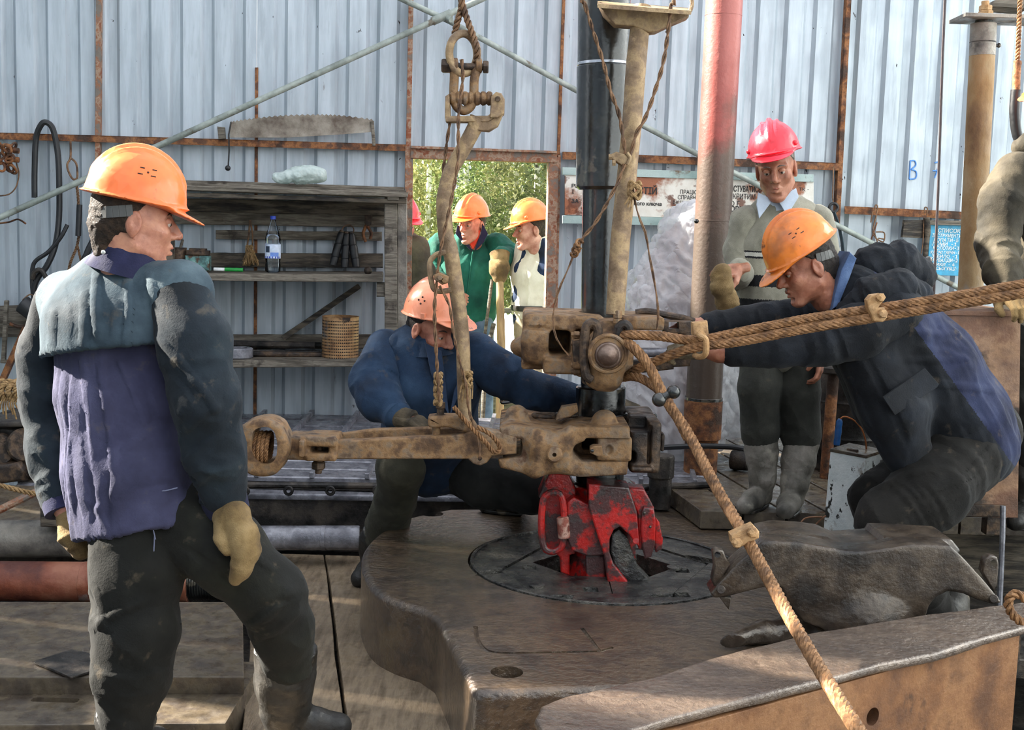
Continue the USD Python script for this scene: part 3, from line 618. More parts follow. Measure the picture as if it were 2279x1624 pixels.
gb_.part('bar', tube([P(380, 1077, 5.78), P(900, 1082, 5.8), P(1200, 1085, 5.82), P(1500, 1083, 5.84), P(1590, 1078, 5.85)], .017, 10), DARKSTEEL)
for x in (545, 642, 735, 840, 1020, 1440): gb_.part('ring', tube([P(x, 1092, 5.77)+V(.018*math.cos(a), 0, .018*math.sin(a)) for a in np.linspace(0, 2*np.pi, 12, False)], .008, 6, True), DARKSTEEL)

# drill string and the red slip grip
dp = Thing('drill_string', 'black oily drill pipe hanging through the tongs into the table', 'drill pipe')
PA, PB = P(1333, 1270, 4.79), P(1346, -60, 4.79); pdv = PB-PA; PR = .098
def pat(y): return PA+pdv*((1270-y)/1330)
def pseg(nm, y0, y1, r, m=OILY, b=.006): dp.part(nm, cyl(pat(y1), pat(y0), r, 40, b), m)
pseg('tube', 910, 1275, PR*.98); pseg('lower_joint', 842, 912, PR*1.01); pseg('joint_band', 903, 908, PR*1.02); pseg('tube', 400, 845, .080); pseg('tool_joint', 133, 405, .105, b=.012); pseg('upper_tube', -620, 134, .102)
dp.part('shoulder_ring', cyl(pat(137), pat(130), .1035, 40, .002), plain('bright_steel', 'b8bcc4', .25, .8))

gr = Thing('slip_grip', 'red chipped pipe gripping spider standing on the rotary table', 'pipe spider')
def rp_(nm, seq, D, th, m=REDP, bev=.008, **k): gr.part(nm, prism(seq, D, th, bev), m, 30, **k)
DG = 4.66
oc = lambda r, z, n=8, ph=.39: [V(PA[0]+r*math.cos(a+ph), PA[1]-.0+r*math.sin(a+ph), z) for a in np.linspace(0, 2*np.pi, n, False)]
zt_, zb_ = P(1333, 1090, 4.66)[2], P(1333, 1290, 4.66)[2]-.02
rp_('front_body', [(1262, 1118), (1277, 1106), (1310, 1122), (1352, 1128), (1352, 1236), (1309, 1238), (1274, 1226), (1262, 1200)], 4.60, .10, label='grey worn front of the body')
rp_('left_jaw', [(1222, 1052), (1266, 1056), (1282, 1090), (1280, 1232), (1268, 1236), (1268, 1280), (1248, 1274), (1246, 1240), (1222, 1222), (1208, 1200), (1210, 1118), (1199, 1106)], DG, .16)
rp_('right_leg', [(1304, 1236), (1345, 1236), (1347, 1290), (1325, 1296), (1304, 1286)], 4.62, .12)
rp_('right_jaw', [(1310, 1076), (1350, 1080), (1400, 1085), (1418, 1140), (1424, 1216), (1416, 1212), (1400, 1190), (1380, 1172), (1366, 1180), (1357, 1200), (1357, 1230), (1366, 1255), (1385, 1280), (1402, 1300), (1404, 1324), (1352, 1294), (1345, 1240), (1310, 1130)], 4.56, .14)
rp_('side_plate', [(1396, 1085), (1434, 1089), (1456, 1130), (1440, 1215), (1432, 1226), (1422, 1222), (1418, 1140)], 4.585, .10)
tongue = [(1378, 1178), (1398, 1200), (1410, 1235), (1420, 1262), (1458, 1303), (1458, 1320), (1404, 1324), (1388, 1290), (1366, 1255), (1358, 1225), (1362, 1190)]
gr.part('tongue', prism(tongue, 4.585, .07, .01, 0), RINGST, 30, label='bare grey curved tongue')
rp_('latch_plate', [(1428, 1140), (1434, 1128), (1456, 1132), (1460, 1160), (1458, 1212), (1450, 1240), (1436, 1244), (1430, 1222), (1426, 1180)], 4.56, .03)
rp_('latch_plate', [(1459, 1152), (1468, 1162), (1476, 1200), (1474, 1222), (1460, 1230), (1455, 1212)], 4.58, .03)
for x, y in ((1434, 1141), (1447, 1172)): gr.part('pin', ball(P(x, y, 4.558), .006, 2), OILY)
gr.part('pin', cyl(P(1415, 1203, 4.555), P(1415, 1203, 4.60), .012, 16), REDP)
ringh = [(1210, 1110), (1250, 1106), (1252, 1212), (1210, 1216)]
gr.part('handle_frame', tube(spline(PS(ringh, 4.60), 6, True), .014, 10, True), REDP)
gr.part('latch_pin', cyl(P(1252, 1150, 4.585), P(1256, 1197, 4.585), .024, 20, .004), mat('worn_pink', [(.3, C('8a4a3c')), (.6, C('c09a88')), (.8, C('6a3a30'))], 20, rough=(.2, .5), coat=.3), label='worn pale latch cylinder')
gr.part('shoulder', cut(cyl(P(1340, 1098, 4.79), P(1340, 1068, 4.79), .13, 28, .02), cyl(pat(1400), pat(1000), PR*.99, 40, .001)), OILY, label='black greasy top collar')
gr.part('rear_body', cut(ext(oc(.15, zt_), V(0, 0, zb_-zt_), .01), cyl(pat(1400), pat(1000), PR*.99, 40, .001)), REDP, 30)

# ---------------------------------------------------------------- tongs
def fb(F, x0, y0, x1, y1, D0, D1, rad=.012, k=.012, op='u'):
    """rounded block between picture places, from depth D0 to D1"""
    m_ = (D0+D1)/2; a, b = P(x0, y1, D0), P(x1, y0, D0); c = (a+b)/2; c[1] = m_
    F.box(c, V((b[0]-a[0])/2, (D1-D0)/2, (b[2]-a[2])/2), None, min(rad, (D1-D0)/2.01, (b[0]-a[0])/2.01, (b[2]-a[2])/2.01), k, op)
def fpx(x0, y0, x1, y1, D0, D1, h=.005, pad=.03):
    a, b = P(x0, y1, D0), P(x1, y0, D0); return Field(V(a[0]-pad, D0-pad, a[2]-pad), V(b[0]+pad, D1+pad, b[2]+pad), h)

lt = Thing('pipe_tong', 'lower rusty pipe tong gripping the pipe with its arm reaching left', 'pipe tong')
F = fpx(1104, 915, 1480, 1066, 4.42, 5.02)
F.poly([(1110, 972), (1112, 952), (1135, 946), (1172, 950), (1200, 956), (1255, 962), (1275, 952), (1300, 950), (1402, 950), (1404, 980), (1297, 984), (1278, 992), (1266, 1004), (1270, 1027), (1400, 1028), (1396, 1058), (1290, 1063), (1268, 1058), (1240, 1050), (1190, 1058), (1170, 1056), (1112, 1042), (1108, 1022), (1160, 1016), (1164, 996), (1160, 978)], 4.46, 4.92, .014, .012)
fb(F, 1160, 960, 1400, 1050, 4.62, 4.9, .02); fb(F, 1180, 1010, 1285, 1052, 4.46, 4.8, .03, .03); F.poly([(1262, 966), (1276, 990), (1268, 1050), (1190, 1052), (1172, 980)], 4.44, 4.6, .02, .02)
F.ell(P(1205, 985, 4.46), (.05, .035, .06), k=.03); F.cone(P(1190, 1045, 4.46), P(1262, 960, 4.46), .03, .024, .03)
F.ell(P(1225, 946, 4.45), (.062, .05, .020), k=.018, op='s')
F.cone(P(1150, 930, 4.62), P(1150, 926, 4.62), .05, .045, .01); F.cone(P(1345, 944, 4.55), P(1345, 940, 4.55), .055, .05, .012)
fb(F, 1302, 985, 1420, 1025, 4.40, 4.72, .01, .006, 's')
F.cone(pat(900), pat(1100), PR+.004, PR+.004, .004, 's')
lt.part('jaw_body', F.mesh(), CAST, True)
F = fpx(1395, 930, 1480, 1060, 4.46, 4.95); fb(F, 1400, 938, 1474, 1053, 4.5, 4.9, .018); fb(F, 1408, 948, 1452, 972, 4.4, 4.62, .01, .006, 's'); fb(F, 1400, 1015, 1422, 1042, 4.4, 4.62, .012, .006, 's'); fb(F, 1446, 958, 1458, 1046, 4.4, 4.53, .004, .004, 's')
fb(F, 1470, 965, 1480, 1005, 4.6, 4.66, .006); fb(F, 1405, 1040, 1452, 1050, 4.47, 4.6, .006)
lt.part('hinge_jaw', F.mesh(), CASTDARK, True, label='darker hinged jaw on the right')
F = fpx(1322, 968, 1412, 1032, 4.44, 4.7); fb(F, 1328, 974, 1408, 1026, 4.47, 4.66, .012); F.ell(P(1356, 1002, 4.46), (.016, .03, .02), k=.006, op='s')
lt.part('die_block', F.mesh(), CAST, True)
lt.part('lug', prism([(1314, 996), (1322, 992), (1340, 993), (1342, 1014), (1330, 1016), (1314, 1008)], 4.43, .05, .004), CAST); lt.part('pin', ball(P(1318, 1003, 4.43), .007, 2), OILY)
nb0, nb1 = P(1234, 1012, 4.40), P(1240, 1009, 4.5)
lt.part('nub', cut(cyl(nb0, nb1, .030, 24, .006), cyl(nb0-V(0, .02, 0), nb0+V(0, .04, 0), .008, 10)), CAST)
for x, y, rx, D in ((1215, 924, .05, 4.72), (1262, 922, .04, 4.7)): lt.part('handle_ring', tube([P(x, y, D)+V(rx*math.cos(a), .8*rx*math.sin(a), 0) for a in np.linspace(0, 2*np.pi, 20, False)], .008, 7, True), CASTDARK)
lt.part('latch', prism([(1250, 905), (1285, 900), (1287, 916), (1270, 928), (1248, 932), (1236, 936), (1240, 926)], 4.62, .05, .006), CAST)
lt.part('boss', cyl(P(1425, 942, 4.72), P(1425, 919, 4.72), .066, 28, .008), OILY)
# arm
arm = [(740, 981), (800, 979), (900, 974), (1000, 969), (1032, 966), (1050, 957), (1060, 948), (1075, 954), (1120, 962), (1150, 972), (1150, 1010), (1095, 1015), (1084, 1030), (1068, 1037), (1052, 1032), (1042, 1022), (740, 1022)]
lt.part('arm', cut(prism(arm, 4.46, .05, .008), cyl(P(1068, 1020, 4.3), P(1068, 1020, 4.7), .008, 14)), CAST)
lt.part('arm', prism([(728, 969), (833, 955), (964, 951), (1060, 950), (1120, 960), (1120, 1000), (740, 1010)], 4.60, .04, .008), CAST, label='rear flange of the arm')
lt.part('arm_web', ext([P(735, 1008, 4.48), P(1120, 1008, 4.48), P(1120, 1000, 4.62), P(735, 1000, 4.62)], V(0, 0, -.02)), CASTDARK)
F = fpx(630, 964, 748, 1030, 4.40, 4.62, .004); fb(F, 634, 972, 690, 1024, 4.44, 4.58, .012); fb(F, 680, 974, 748, 994, 4.43, 4.6, .01); fb(F, 680, 1010, 748, 1026, 4.43, 4.6, .01); fb(F, 730, 980, 752, 1022, 4.44, 4.58, .01, .006); fb(F, 664, 982, 676, 1018, 4.40, 4.46, .004)
lt.part('clevis', F.mesh(), CAST, True)
b0 = P(711, 983, 4.5); lt.part('bolt', cat(hexbolt(b0, (0, 0, 1), .026, .024), cyl(b0-V(0, 0, .11), b0, .012, 14)), CAST)
b0 = P(709, 1027, 4.5); lt.part('nut', cat(hexbolt(b0-V(0, 0, .028), (0, 0, 1), .027, .028), cyl(b0-V(0, 0, .045), b0, .013, 14)), CASTDARK)
ho_ = [(535, 950), (556, 938), (590, 933), (618, 944), (630, 962), (640, 985), (640, 1010), (628, 1035), (612, 1056), (585, 1063), (555, 1058), (534, 1040), (522, 1010), (524, 975)]
hi_ = [(560, 962), (585, 956), (602, 966), (609, 990), (608, 1020), (598, 1036), (578, 1040), (560, 1030), (552, 1010), (552, 980)]
lt.part('rope_eye', cut(prism(ho_, 4.36, .15, .02, 4), ext(spline(PS(hi_, 4.3), 4, True), V(0, .3, 0))), CAST, 40)
lt.part('boss', cyl(P(540, 1000, 4.44), P(511, 999, 4.42), .033, 24, .008), CAST); lt.part('shaft', cyl(P(515, 999, 4.42), P(490, 995, 4.42), .022, 18), CASTDARK)
pb = [(952, 932), (960, 927), (1010, 926), (1035, 930), (1052, 940), (1062, 958), (1050, 966), (1020, 958), (995, 952), (956, 952)]
lt.part('hanger_block', prism(pb, 4.47, .09, .012, 3), CAST, 40)
b0 = P(980, 925, 4.51); lt.part('bolt', cat(hexbolt(b0-V(0, 0, .006), (0, 0, 1), .024, .012), cyl(b0, b0+V(0, 0, .03), .014, 14), hexbolt(b0+V(0, 0, .028), (0, 0, 1), .020, .024)), CASTDARK); lt.part('pin', cyl(P(971, 974, 4.51), P(971, 950, 4.51), .016, 14), CAST)
wr = Thing('rope_coil', 'rusty wire rope wound inside the eye of the lower tong arm', 'rope')
for i in range(5):
    x = 561+i*9.3; c = P(x, 998, 4.43)
    wr.part('turn', rope([c+V(.004*math.sin(a), .052*math.cos(a), .060*math.sin(a)) for a in np.linspace(0, 2*np.pi, 30)], .0085, .05, 4, 6), ROPEM)
single('counter_rope', rope(spline([P(560, 945, 4.46), P(530, 955, 4.5), P(505, 972, 4.6), P(440, 985, 4.75), P(300, 950, 5.0), P(60, 870, 5.1), P(-150, 850, 5.2)], 10), .011, .07, 3), ROPEM, 'wire rope running from the tong eye behind the left worker', 'rope')
fk = Thing('rope_knot', 'frayed hemp knot on the rope left of the left worker', 'knot')
kc = P(42, 868, 5.1)
fk.part('knot', rough_up(cat(*[rope(spline([kc+V(-.07+.03*i, -.01, 0)+V(.018*math.cos(a), .03*math.cos(a), .036*math.sin(a)) for a in np.linspace(0, 5.5, 8)], 5), .014, .04, 3) for i in range(5)]), .006, 60), HEMP)
fk.part('strand', cat(*[tube(spline([kc+V(-.05+i*.012, -.03, -.02), kc+V(-.06+i*.01, -.04, -.05), kc+V(-.07+i*.014, -.03, -.08-.02*(i % 3))], 5), .004, 5) for i in range(7)]), HEMP)

ut = Thing('pipe_tong', 'upper rusty pipe tong with round boss hung on the straight rod', 'pipe tong')
F = fpx(1140, 696, 1490, 862, 4.40, 5.05)
fb(F, 1162, 718, 1282, 812, 4.55, 4.95, .03); fb(F, 1164, 704, 1345, 730, 4.56, 4.98, .016); fb(F, 1208, 798, 1300, 832, 4.52, 4.9, .014); F.ell(P(1156, 771, 4.72), (.036, .06, .036), k=.03)
fb(F, 1382, 706, 1480, 734, 4.58, 4.9, .012); fb(F, 1280, 712, 1400, 840, 4.6, 4.9, .02)
fb(F, 1160, 806, 1206, 822, 4.6, 4.9, .01); F.ell(P(1190, 760, 4.56), (.05, .03, .06), k=.03)
fb(F, 1223, 744, 1276, 801, 4.4, 4.80, .02, .008, 's'); fb(F, 1160, 730, 1250, 735, 4.5, 4.556, .004, .01, 's')
F.cone(pat(600), pat(950), .083, .10, .004, 's')
ut.part('jaw_body', F.mesh(), CAST, True)
F = fpx(1268, 700, 1425, 862, 4.26, 4.62, .0045); c0_ = P(1352, 785, 4.38)
F.cone(c0_, c0_+V(0, .16, 0), .072, .075, .01); F.cone(P(1350, 835, 4.42), P(1352, 790, 4.42), .062, .07, .03); F.cone(P(1318, 845, 4.42), P(1345, 845, 4.44), .025, .04, .03)
fb(F, 1385, 770, 1412, 822, 4.40, 4.55, .02, .03); fb(F, 1328, 715, 1382, 760, 4.42, 4.56, .02, .02); fb(F, 1274, 760, 1296, 822, 4.44, 4.55, .01, .01); F.plane(P(1352, 785, 4.352), (0, -1, 0))
ut.part('boss', F.mesh(), CAST, True)
ut.part('boss_rim', tube([c0_+V(.066*math.cos(a), -.028, .066*math.sin(a)) for a in np.linspace(0, 2*np.pi, 32, False)], .008, 8, True), CAST)
ut.part('pin_head', cat(lathe([(.047, 0), (.050, .2), (.047, .6), (.041, .7)], P(1353, 790, 4.36), P(1353, 790, 4.33)), lathe([(.040, 0), (.038, .35), (.031, .65), (.018, .9), (.004, 1)], P(1353, 790, 4.335), P(1353, 790, 4.295))), mat('worn_pin', [(.3, C('5d4a40')), (.7, C('8f7c70'))], 8, rough=(.25, .5), metal=.6), 50, label='polished round pin head')
ut.part('strap', tube(spline(PS([(1318, 845), (1306, 835), (1300, 800), (1301, 760), (1304, 730), (1314, 719), (1326, 722), (1331, 740), (1326, 760)], 4.385), 6), .017, 10), CASTDARK, label='arched strap on the left of the boss')
ut.part('strap', tube(spline(PS([(1372, 770), (1374, 745), (1378, 728), (1388, 721), (1398, 728), (1400, 745)], 4.385), 6), .017, 10), CASTDARK)
ut.part('side_bracket', prism([(1274, 760), (1292, 758), (1294, 735), (1300, 730), (1300, 850), (1306, 858), (1296, 852), (1290, 812), (1276, 806)], 4.44, .05, .006), CASTDARK)
for y in (745, 764, 812, 828): ut.part('bolt', cat(hexbolt(P(1290, y, 4.46), (-1, 0, 0), .014, .022), hexbolt(P(1278, y, 4.46), (-1, 0, 0), .010, .012)), CAST)
for y0, y1 in ((690, 708), (709, 720)): ut.part('nut', hexbolt(P(1374, y1, 4.40), (0, 0, 1), .018, px(y1-y0, 4.4)), CAST)
ut.part('arm', cut(prism([(1470, 712), (1540, 715), (1540, 790), (1536, 815), (1492, 818), (1488, 800), (1526, 796), (1524, 745), (1478, 742)], 4.66, .06, .008), ext(PS([(1500, 724), (1524, 724), (1524, 740), (1500, 740)], 4.5), V(0, .3, 0))), CASTDARK)
ut.part('arm', prism([(1400, 805), (1500, 800), (1500, 822), (1430, 830)], 4.66, .08, .008), CASTDARK)
ut.part('bar', cyl(P(1425, 784, 4.62), P(1495, 784, 4.62), .018, 18), WETGREY)
ut.part('handle', tube(spline(PS([(1415, 696), (1440, 693), (1478, 700), (1520, 708), (1545, 716)], 4.72), 6), [.014]*25, 10), CASTDARK)

# hangers
hl_ = Thing('bent_hanger', 'bent rusty hanger rod with shackle carrying the lower tong', 'hanger')
DH = 4.46
cl = [(1066, 262), (1057, 283), (1030, 333), (1004, 379), (989, 432), (988, 467), (993, 526), (1002, 555), (1013, 625), (1023, 695), (1030, 766), (1032, 836), (1034, 906), (1036, 936)]
rr = np.interp(np.linspace(0, 1, 13*6+1), [0, .08, .3, .5, .75, 1], [.034, .028, .0265, .029, .0265, .024])
hl_.part('rod', tube(spline(PS(cl, DH), 6), rr, 16), HANGER)
hl_.part('bracket', prism([(990, 258), (1086, 257), (1096, 248), (1098, 262), (1087, 271), (992, 271)], 4.43, .07, .004), HANGER)
hl_.part('gusset', prism([(1040, 269), (1092, 266), (1121, 250), (1108, 280), (1088, 292), (1060, 290), (1046, 282)], 4.435, .06, .006), HANGER)
hl_.part('bracket_cheek', prism([(991, 214), (1000, 208), (1002, 264), (990, 262)], 4.43, .07, .004), HANGER); hl_.part('bracket_cheek', prism([(1093, 214), (1104, 204), (1116, 207), (1123, 220), (1122, 252), (1108, 262), (1090, 262)], 4.42, .085, .006), HANGER)
hl_.part('roller', lathe(sum([[(.020, i/7), (.026, (i+.3)/7), (.025, (i+.7)/7)] for i in range(7)], [])+[(.02, 1)], P(1002, 219, DH), P(1096, 219, DH), 20), CAST, 20)
hl_.part('roller_end', cyl(P(1108, 220, 4.425), P(1108, 220, 4.41), .010, 16), CASTDARK)
hl_.part('loop_handle', tube(spline(PS([(992, 561), (972, 566), (959, 578), (956, 596), (961, 630), (968, 645), (984, 648), (1004, 645)], 4.42), 6), .010, 8), HANGER)
hl_.part('clamp', cat(prism([(964, 612), (978, 606), (998, 616), (996, 630), (984, 634), (966, 622)], 4.38, .05, .005), hexbolt(P(980, 618, 4.385), (0, -1, 0), .010, .02), hexbolt(P(990, 624, 4.385), (0, -1, 0), .010, .02)), CAST)
sh = Thing('shackle', 'rusty bow shackle with hex bolt under the oval ring', 'shackle')
sh.part('bow', tube(spline(PS([(1012, 148), (1011, 175), (1010, 212), (1016, 236), (1032, 246), (1048, 236), (1054, 212), (1056, 175), (1064, 148)], DH), 6), [.0165]*49, 12), CAST)
for x, y in ((1013, 146), (1066, 146)): sh.part('ear', lathe([(.020, 0), (.027, .15), (.027, .85), (.020, 1)], P(x-7, y, DH), P(x+7, y, DH), 18), CAST)
sh.part('bolt', cat(cyl(P(990, 147, DH), P(1084, 149, DH), .013, 14), hexbolt(P(1005, 147, DH), (-1, 0, 0), .027, .036), hexbolt(P(1075, 149, DH), (1, 0, 0), .024, .020)), CASTDARK)
og = P(1031, 119, DH)
single('lifting_ring', tube([og+V(.049*math.cos(a), .02*math.cos(a), .070*math.sin(a)) for a in np.linspace(0, 2*np.pi, 40, False)], .0145, 12, True), HANGER, 'oval steel ring above the bow shackle', 'ring')
sl_ = Thing('sling_rope', 'brown wire rope sling looped through the oval ring', 'rope')
sl_.part('strand', rope(spline([P(1040, -600, DH), P(1030, -60, DH), P(1027, 0, DH), P(1026, 22, DH), P(1018, 48, DH), P(1012, 74, DH+.02), P(1008, 92, DH+.05)], 8), .012, .06, 3), WIREM)
sl_.part('strand', rope(spline([P(1033, -600, DH), P(1024, -60, DH), P(1025, -10, DH-.01), P(1033, 22, DH-.01), P(1042, 50, DH-.01), P(1055, 85, DH-.015), P(1062, 110, DH-.02), P(1060, 135, DH+.0), P(1050, 160, DH+.03)], 8), .012, .06, 3), WIREM)
def wire(name, seq, D, r, lab, m=WIREM, strands=2, pitch=.11): 
    seq = [(*q, D) if len(q) == 2 else q for q in seq]
    return single(name, rope(spline(PS(seq), 6), r, pitch, strands, 6), m, lab, 'wire')
wire('twisted_wire', [(1027, 132), (1030, 175), (1021, 245), (1020, 316), (1018, 368), (1006, 439), (985, 533), (978, 573), (970, 643), (967, 695), (970, 766), (974, 836), (978, 895)], 4.40, .0075, 'long twisted wire falling from the shackle down to the tong bolt')
wire('twisted_wire', [(1002, 268), (994, 320), (992, 337), (986, 390), (992, 420)], 4.47, .007, 'short twisted wire left of the bent hanger below its bracket')
wire('twisted_wire', [(978, 636), (1000, 680), (1008, 735), (1022, 800), (1038, 860), (1044, 915), (1064, 975), (1068, 1022)], 4.40, .006, 'wire crossing the lower part of the bent hanger')
hk = Thing('hemp_knot', 'pale frayed rope tie above the tong bolt', 'knot')
kk = P(975, 868, 4.42); hk.part('tie', cat(*[tube(spline([kk+V(.012*math.cos(a+i), .014*math.sin(a+i), .055-.025*i+.01*math.sin(3*a)) for a in np.linspace(0, 6, 9)], 3), .007, 6) for i in range(5)]), HEMP)
hk = Thing('hemp_knot', 'frayed rope tie on the bent hanger beside the crouching man', 'knot')
kk = P(1040, 850, 4.42); hk.part('tie', cat(*[tube(spline([kk+V(.016*math.cos(a+i), .012*math.sin(a+i), .03-.02*i+.01*math.sin(3*a)) for a in np.linspace(0, 6, 9)], 3), .006, 6) for i in range(3)], *[tube([kk+V(.01*i, -.01, -.01), kk+V(.012*i-.005, -.012, -.06-.015*(i % 2))], .003, 5) for i in range(-2, 3)]), HEMP)
rl = Thing('tong_sling', 'short rope sling with an eye hanging over the lower tong arm', 'rope')
rl.part('eye', rope(spline(PS([(1010, 905), (1030, 930), (1060, 962), (1082, 985), (1098, 1005), (1112, 1002), (1108, 985), (1090, 965), (1062, 950)], 4.40), 8), .009, .05, 3), ROPEM)

rh = Thing('straight_hanger', 'straight rusty hanger rod with a flanged top carrying the upper tong', 'hanger')
rh.part('rod', tube(PS([(1429, 14, 4.55), (1416, 140, 4.52), (1406, 281, 4.5), (1392, 421, 4.47), (1380, 540, 4.45), (1369, 700, 4.42)]), [.034, .037, .036, .036, .036, .034], 20), HANGER)
rh.part('top_plate', prism([(1332, 2), (1360, 12), (1536, 22), (1533, 38), (1500, 52), (1462, 70), (1446, 72), (1410, 58), (1370, 55), (1345, 30)], 4.50, .08, .006), HANGER)
rh.part('top_flange', ext([P(1330, 8, 4.42), P(1538, 24, 4.42), P(1540, 18, 4.68), P(1330, 2, 4.68)], V(0, 0, -.014)), HANGER)
rh.part('hook', tube(spline(PS([(1536, 24), (1540, 8), (1536, -12), (1522, -22)], 4.5), 5), .008, 8), HANGER)
rh.part('rope_clip', cat(prism([(1357, 344), (1372, 337), (1398, 346), (1398, 364), (1385, 369), (1360, 352)], 4.43, .05, .005), tube(spline(PS([(1395, 340), (1402, 352), (1396, 366)], 4.43), 5), .007, 8), hexbolt(P(1362, 349, 4.44), (-1, 0, -.1), .012, .012), hexbolt(P(1370, 362, 4.43), (-1, 0, -.1), .012, .012)), HANGER)
wire('twisted_wire', [(1390, -600), (1302, -40), (1300, 0), (1315, 53), (1343, 140), (1357, 197), (1378, 256), (1388, 316), (1392, 345)], 4.44, .0085, 'thick twisted wire falling from the left end of the hanger plate')
wire('twisted_wire', [(1420, -600), (1495, -40), (1493, 8), (1487, 70), (1476, 140), (1455, 211), (1434, 267), (1416, 298), (1404, 345)], 4.44, .0085, 'thick twisted wire falling from the right end of the hanger plate')
wire('twisted_wire', [(1390, 365), (1371, 414), (1328, 491), (1297, 530), (1279, 562)], 4.42, .0075, 'twisted wire slanting left across the black pipe')
wire('thin_wire', [(1279, 560), (1265, 597), (1241, 653), (1230, 713), (1241, 759), (1269, 794)], 4.42, .0045, 'thin wire end curling in front of the upper tong', strands=2, pitch=.3)
wire('thin_wire', [(1408, 420), (1420, 477), (1437, 519), (1444, 562), (1458, 636), (1465, 695), (1462, 734)], 4.42, .005, 'thin wire hanging right of the straight hanger rod', strands=2, pitch=.3)
hk = Thing('hemp_knot', 'pale hemp tie high on the straight hanger rod', 'knot')
kk = P(1411, 425, 4.43); hk.part('tie', cat(*[tube(spline([kk+V(.022*math.cos(a+i), .016*math.sin(a+i)-.02, .02-.012*i+.014*math.sin(2*a)) for a in np.linspace(0, 6, 9)], 3), .006, 6) for i in range(4)], *[tube([kk+V(-.01, -.03, -.01), kk+V(-.035+.012*i, -.03, -.05-.01*i)], .003, 5) for i in range(3)]), HEMP)
hk = Thing('wire_knot', 'knotted wire end left of the black pipe', 'knot')
hk.part('tie', cat(*[tube(spline([P(1290-4*i, 540+8*i, 4.41)+V(.012*math.cos(a+i), .01*math.sin(a), .012*math.sin(a+i)) for a in np.linspace(0, 5, 7)], 3), .005, 6) for i in range(4)]), ROPEM)

# heavy ropes
HR = .0175
single('pull_rope', rope(spline(PS([(1372, 752, 4.42), (1400, 745, 4.36), (1470, 748, 4.34), (1552, 757, 4.33), (1650, 738, 4.3), (1790, 711, 4.25), (1940, 688, 4.2), (2050, 672, 4.15), (2279, 632, 4.05), (2420, 606, 4.0)]), 8), HR, .12, 6), ROPEM, 'upper of the two heavy wire ropes pulled to the right of the tong', 'rope')
single('pull_rope', rope(spline(PS([(1395, 830, 4.45), (1445, 810, 4.40), (1500, 787, 4.34), (1560, 770, 4.31), (1650, 759, 4.28), (1800, 730, 4.23), (1950, 706, 4.18), (2100, 681, 4.12), (2279, 652, 4.03), (2420, 628, 3.98)]), 8), HR, .12, 6), ROPEM, 'lower of the two heavy wire ropes pulled to the right of the tong', 'rope')
single('tail_rope', rope(spline(PS([(1385, 755, 4.40), (1412, 775, 4.32), (1445, 815, 4.30), (1468, 862, 4.28), (1492, 905, 4.22), (1532, 965, 4.1), (1600, 1095, 3.82), (1660, 1195, 3.58), (1760, 1378, 3.2), (1850, 1530, 2.86), (1925, 1650, 2.62), (1980, 1740, 2.5)]), 10), .0185, .13, 6), ROPEM, 'heavy rusty wire rope running down over the foreground beam', 'rope')
single('tail_rope', rope(spline(PS([(1385, 840, 4.46), (1415, 838, 4.40), (1450, 855, 4.34), (1482, 885, 4.27), (1510, 935, 4.18), (1530, 975, 4.14)]), 8), .0165, .12, 5), ROPEM, 'short looped end of the heavy rope behind the ball handle', 'rope')
bh = Thing('ball_clamp', 'dark double ball clamp on the heavy rope right of the black pipe', 'clamp')
bh.part('ball', ball(P(1467, 889, 4.16), .025, 3), OILY, True); bh.part('ball', ball(P(1499, 872, 4.16), .024, 3), OILY, True); bh.part('neck', tube(PS([(1467, 889), (1483, 880), (1499, 872)], 4.16), [.02, .013, .02], 14), OILY)
def clip(lab, blk, D, ub, r=.009, nuts=(), th=.05):
    t = Thing('rope_clamp', lab, 'clamp'); t.part('saddle', prism(blk, D, th, .007), PALEC, 30)
    if ub: t.part('u_bolt', tube(spline(PS(ub), 6), r, 10), PALEC)
    for x, y in nuts: t.part('nut', cat(hexbolt(P(x, y, D+.004), (.1, -1, .1), .016, .02), cyl(P(x, y, D-.03), P(x, y, D), .008, 12)), PALEC)
PALEC = mat('pale_rusty_iron', [(.2, C('8a6a48')), (.5, C('b99468')), (.75, C('a57e52'))], 16, rough=(.5, .8), metal=.15, bump=.4, bs=110)
clip('rusty rope clamp joining both ropes right of the tong', [(1541, 718), (1575, 714), (1578, 744), (1562, 750), (1542, 746)], 4.27, [(1556, 744, 4.27), (1560, 748, 4.25), (1570, 755, 4.24), (1572, 775, 4.235), (1568, 790, 4.25), (1556, 794, 4.29), (1546, 790, 4.32)], .011)
clip('pale rope clamp on the pulled ropes over the bending man', [(1930, 668), (1940, 656), (1962, 653), (1969, 668), (1962, 676), (1956, 684), (1970, 684), (1976, 706), (1966, 717), (1944, 715), (1940, 700), (1932, 684)], 4.15, None, nuts=((1957, 662), (1962, 698)), th=.045)
clip('pale rope clamp low on the heavy rope beside the table', [(1626, 1190), (1676, 1168), (1691, 1184), (1690, 1198), (1642, 1222), (1634, 1218), (1628, 1208)], 3.53, None, nuts=((1638, 1206), (1673, 1184)), th=.05)

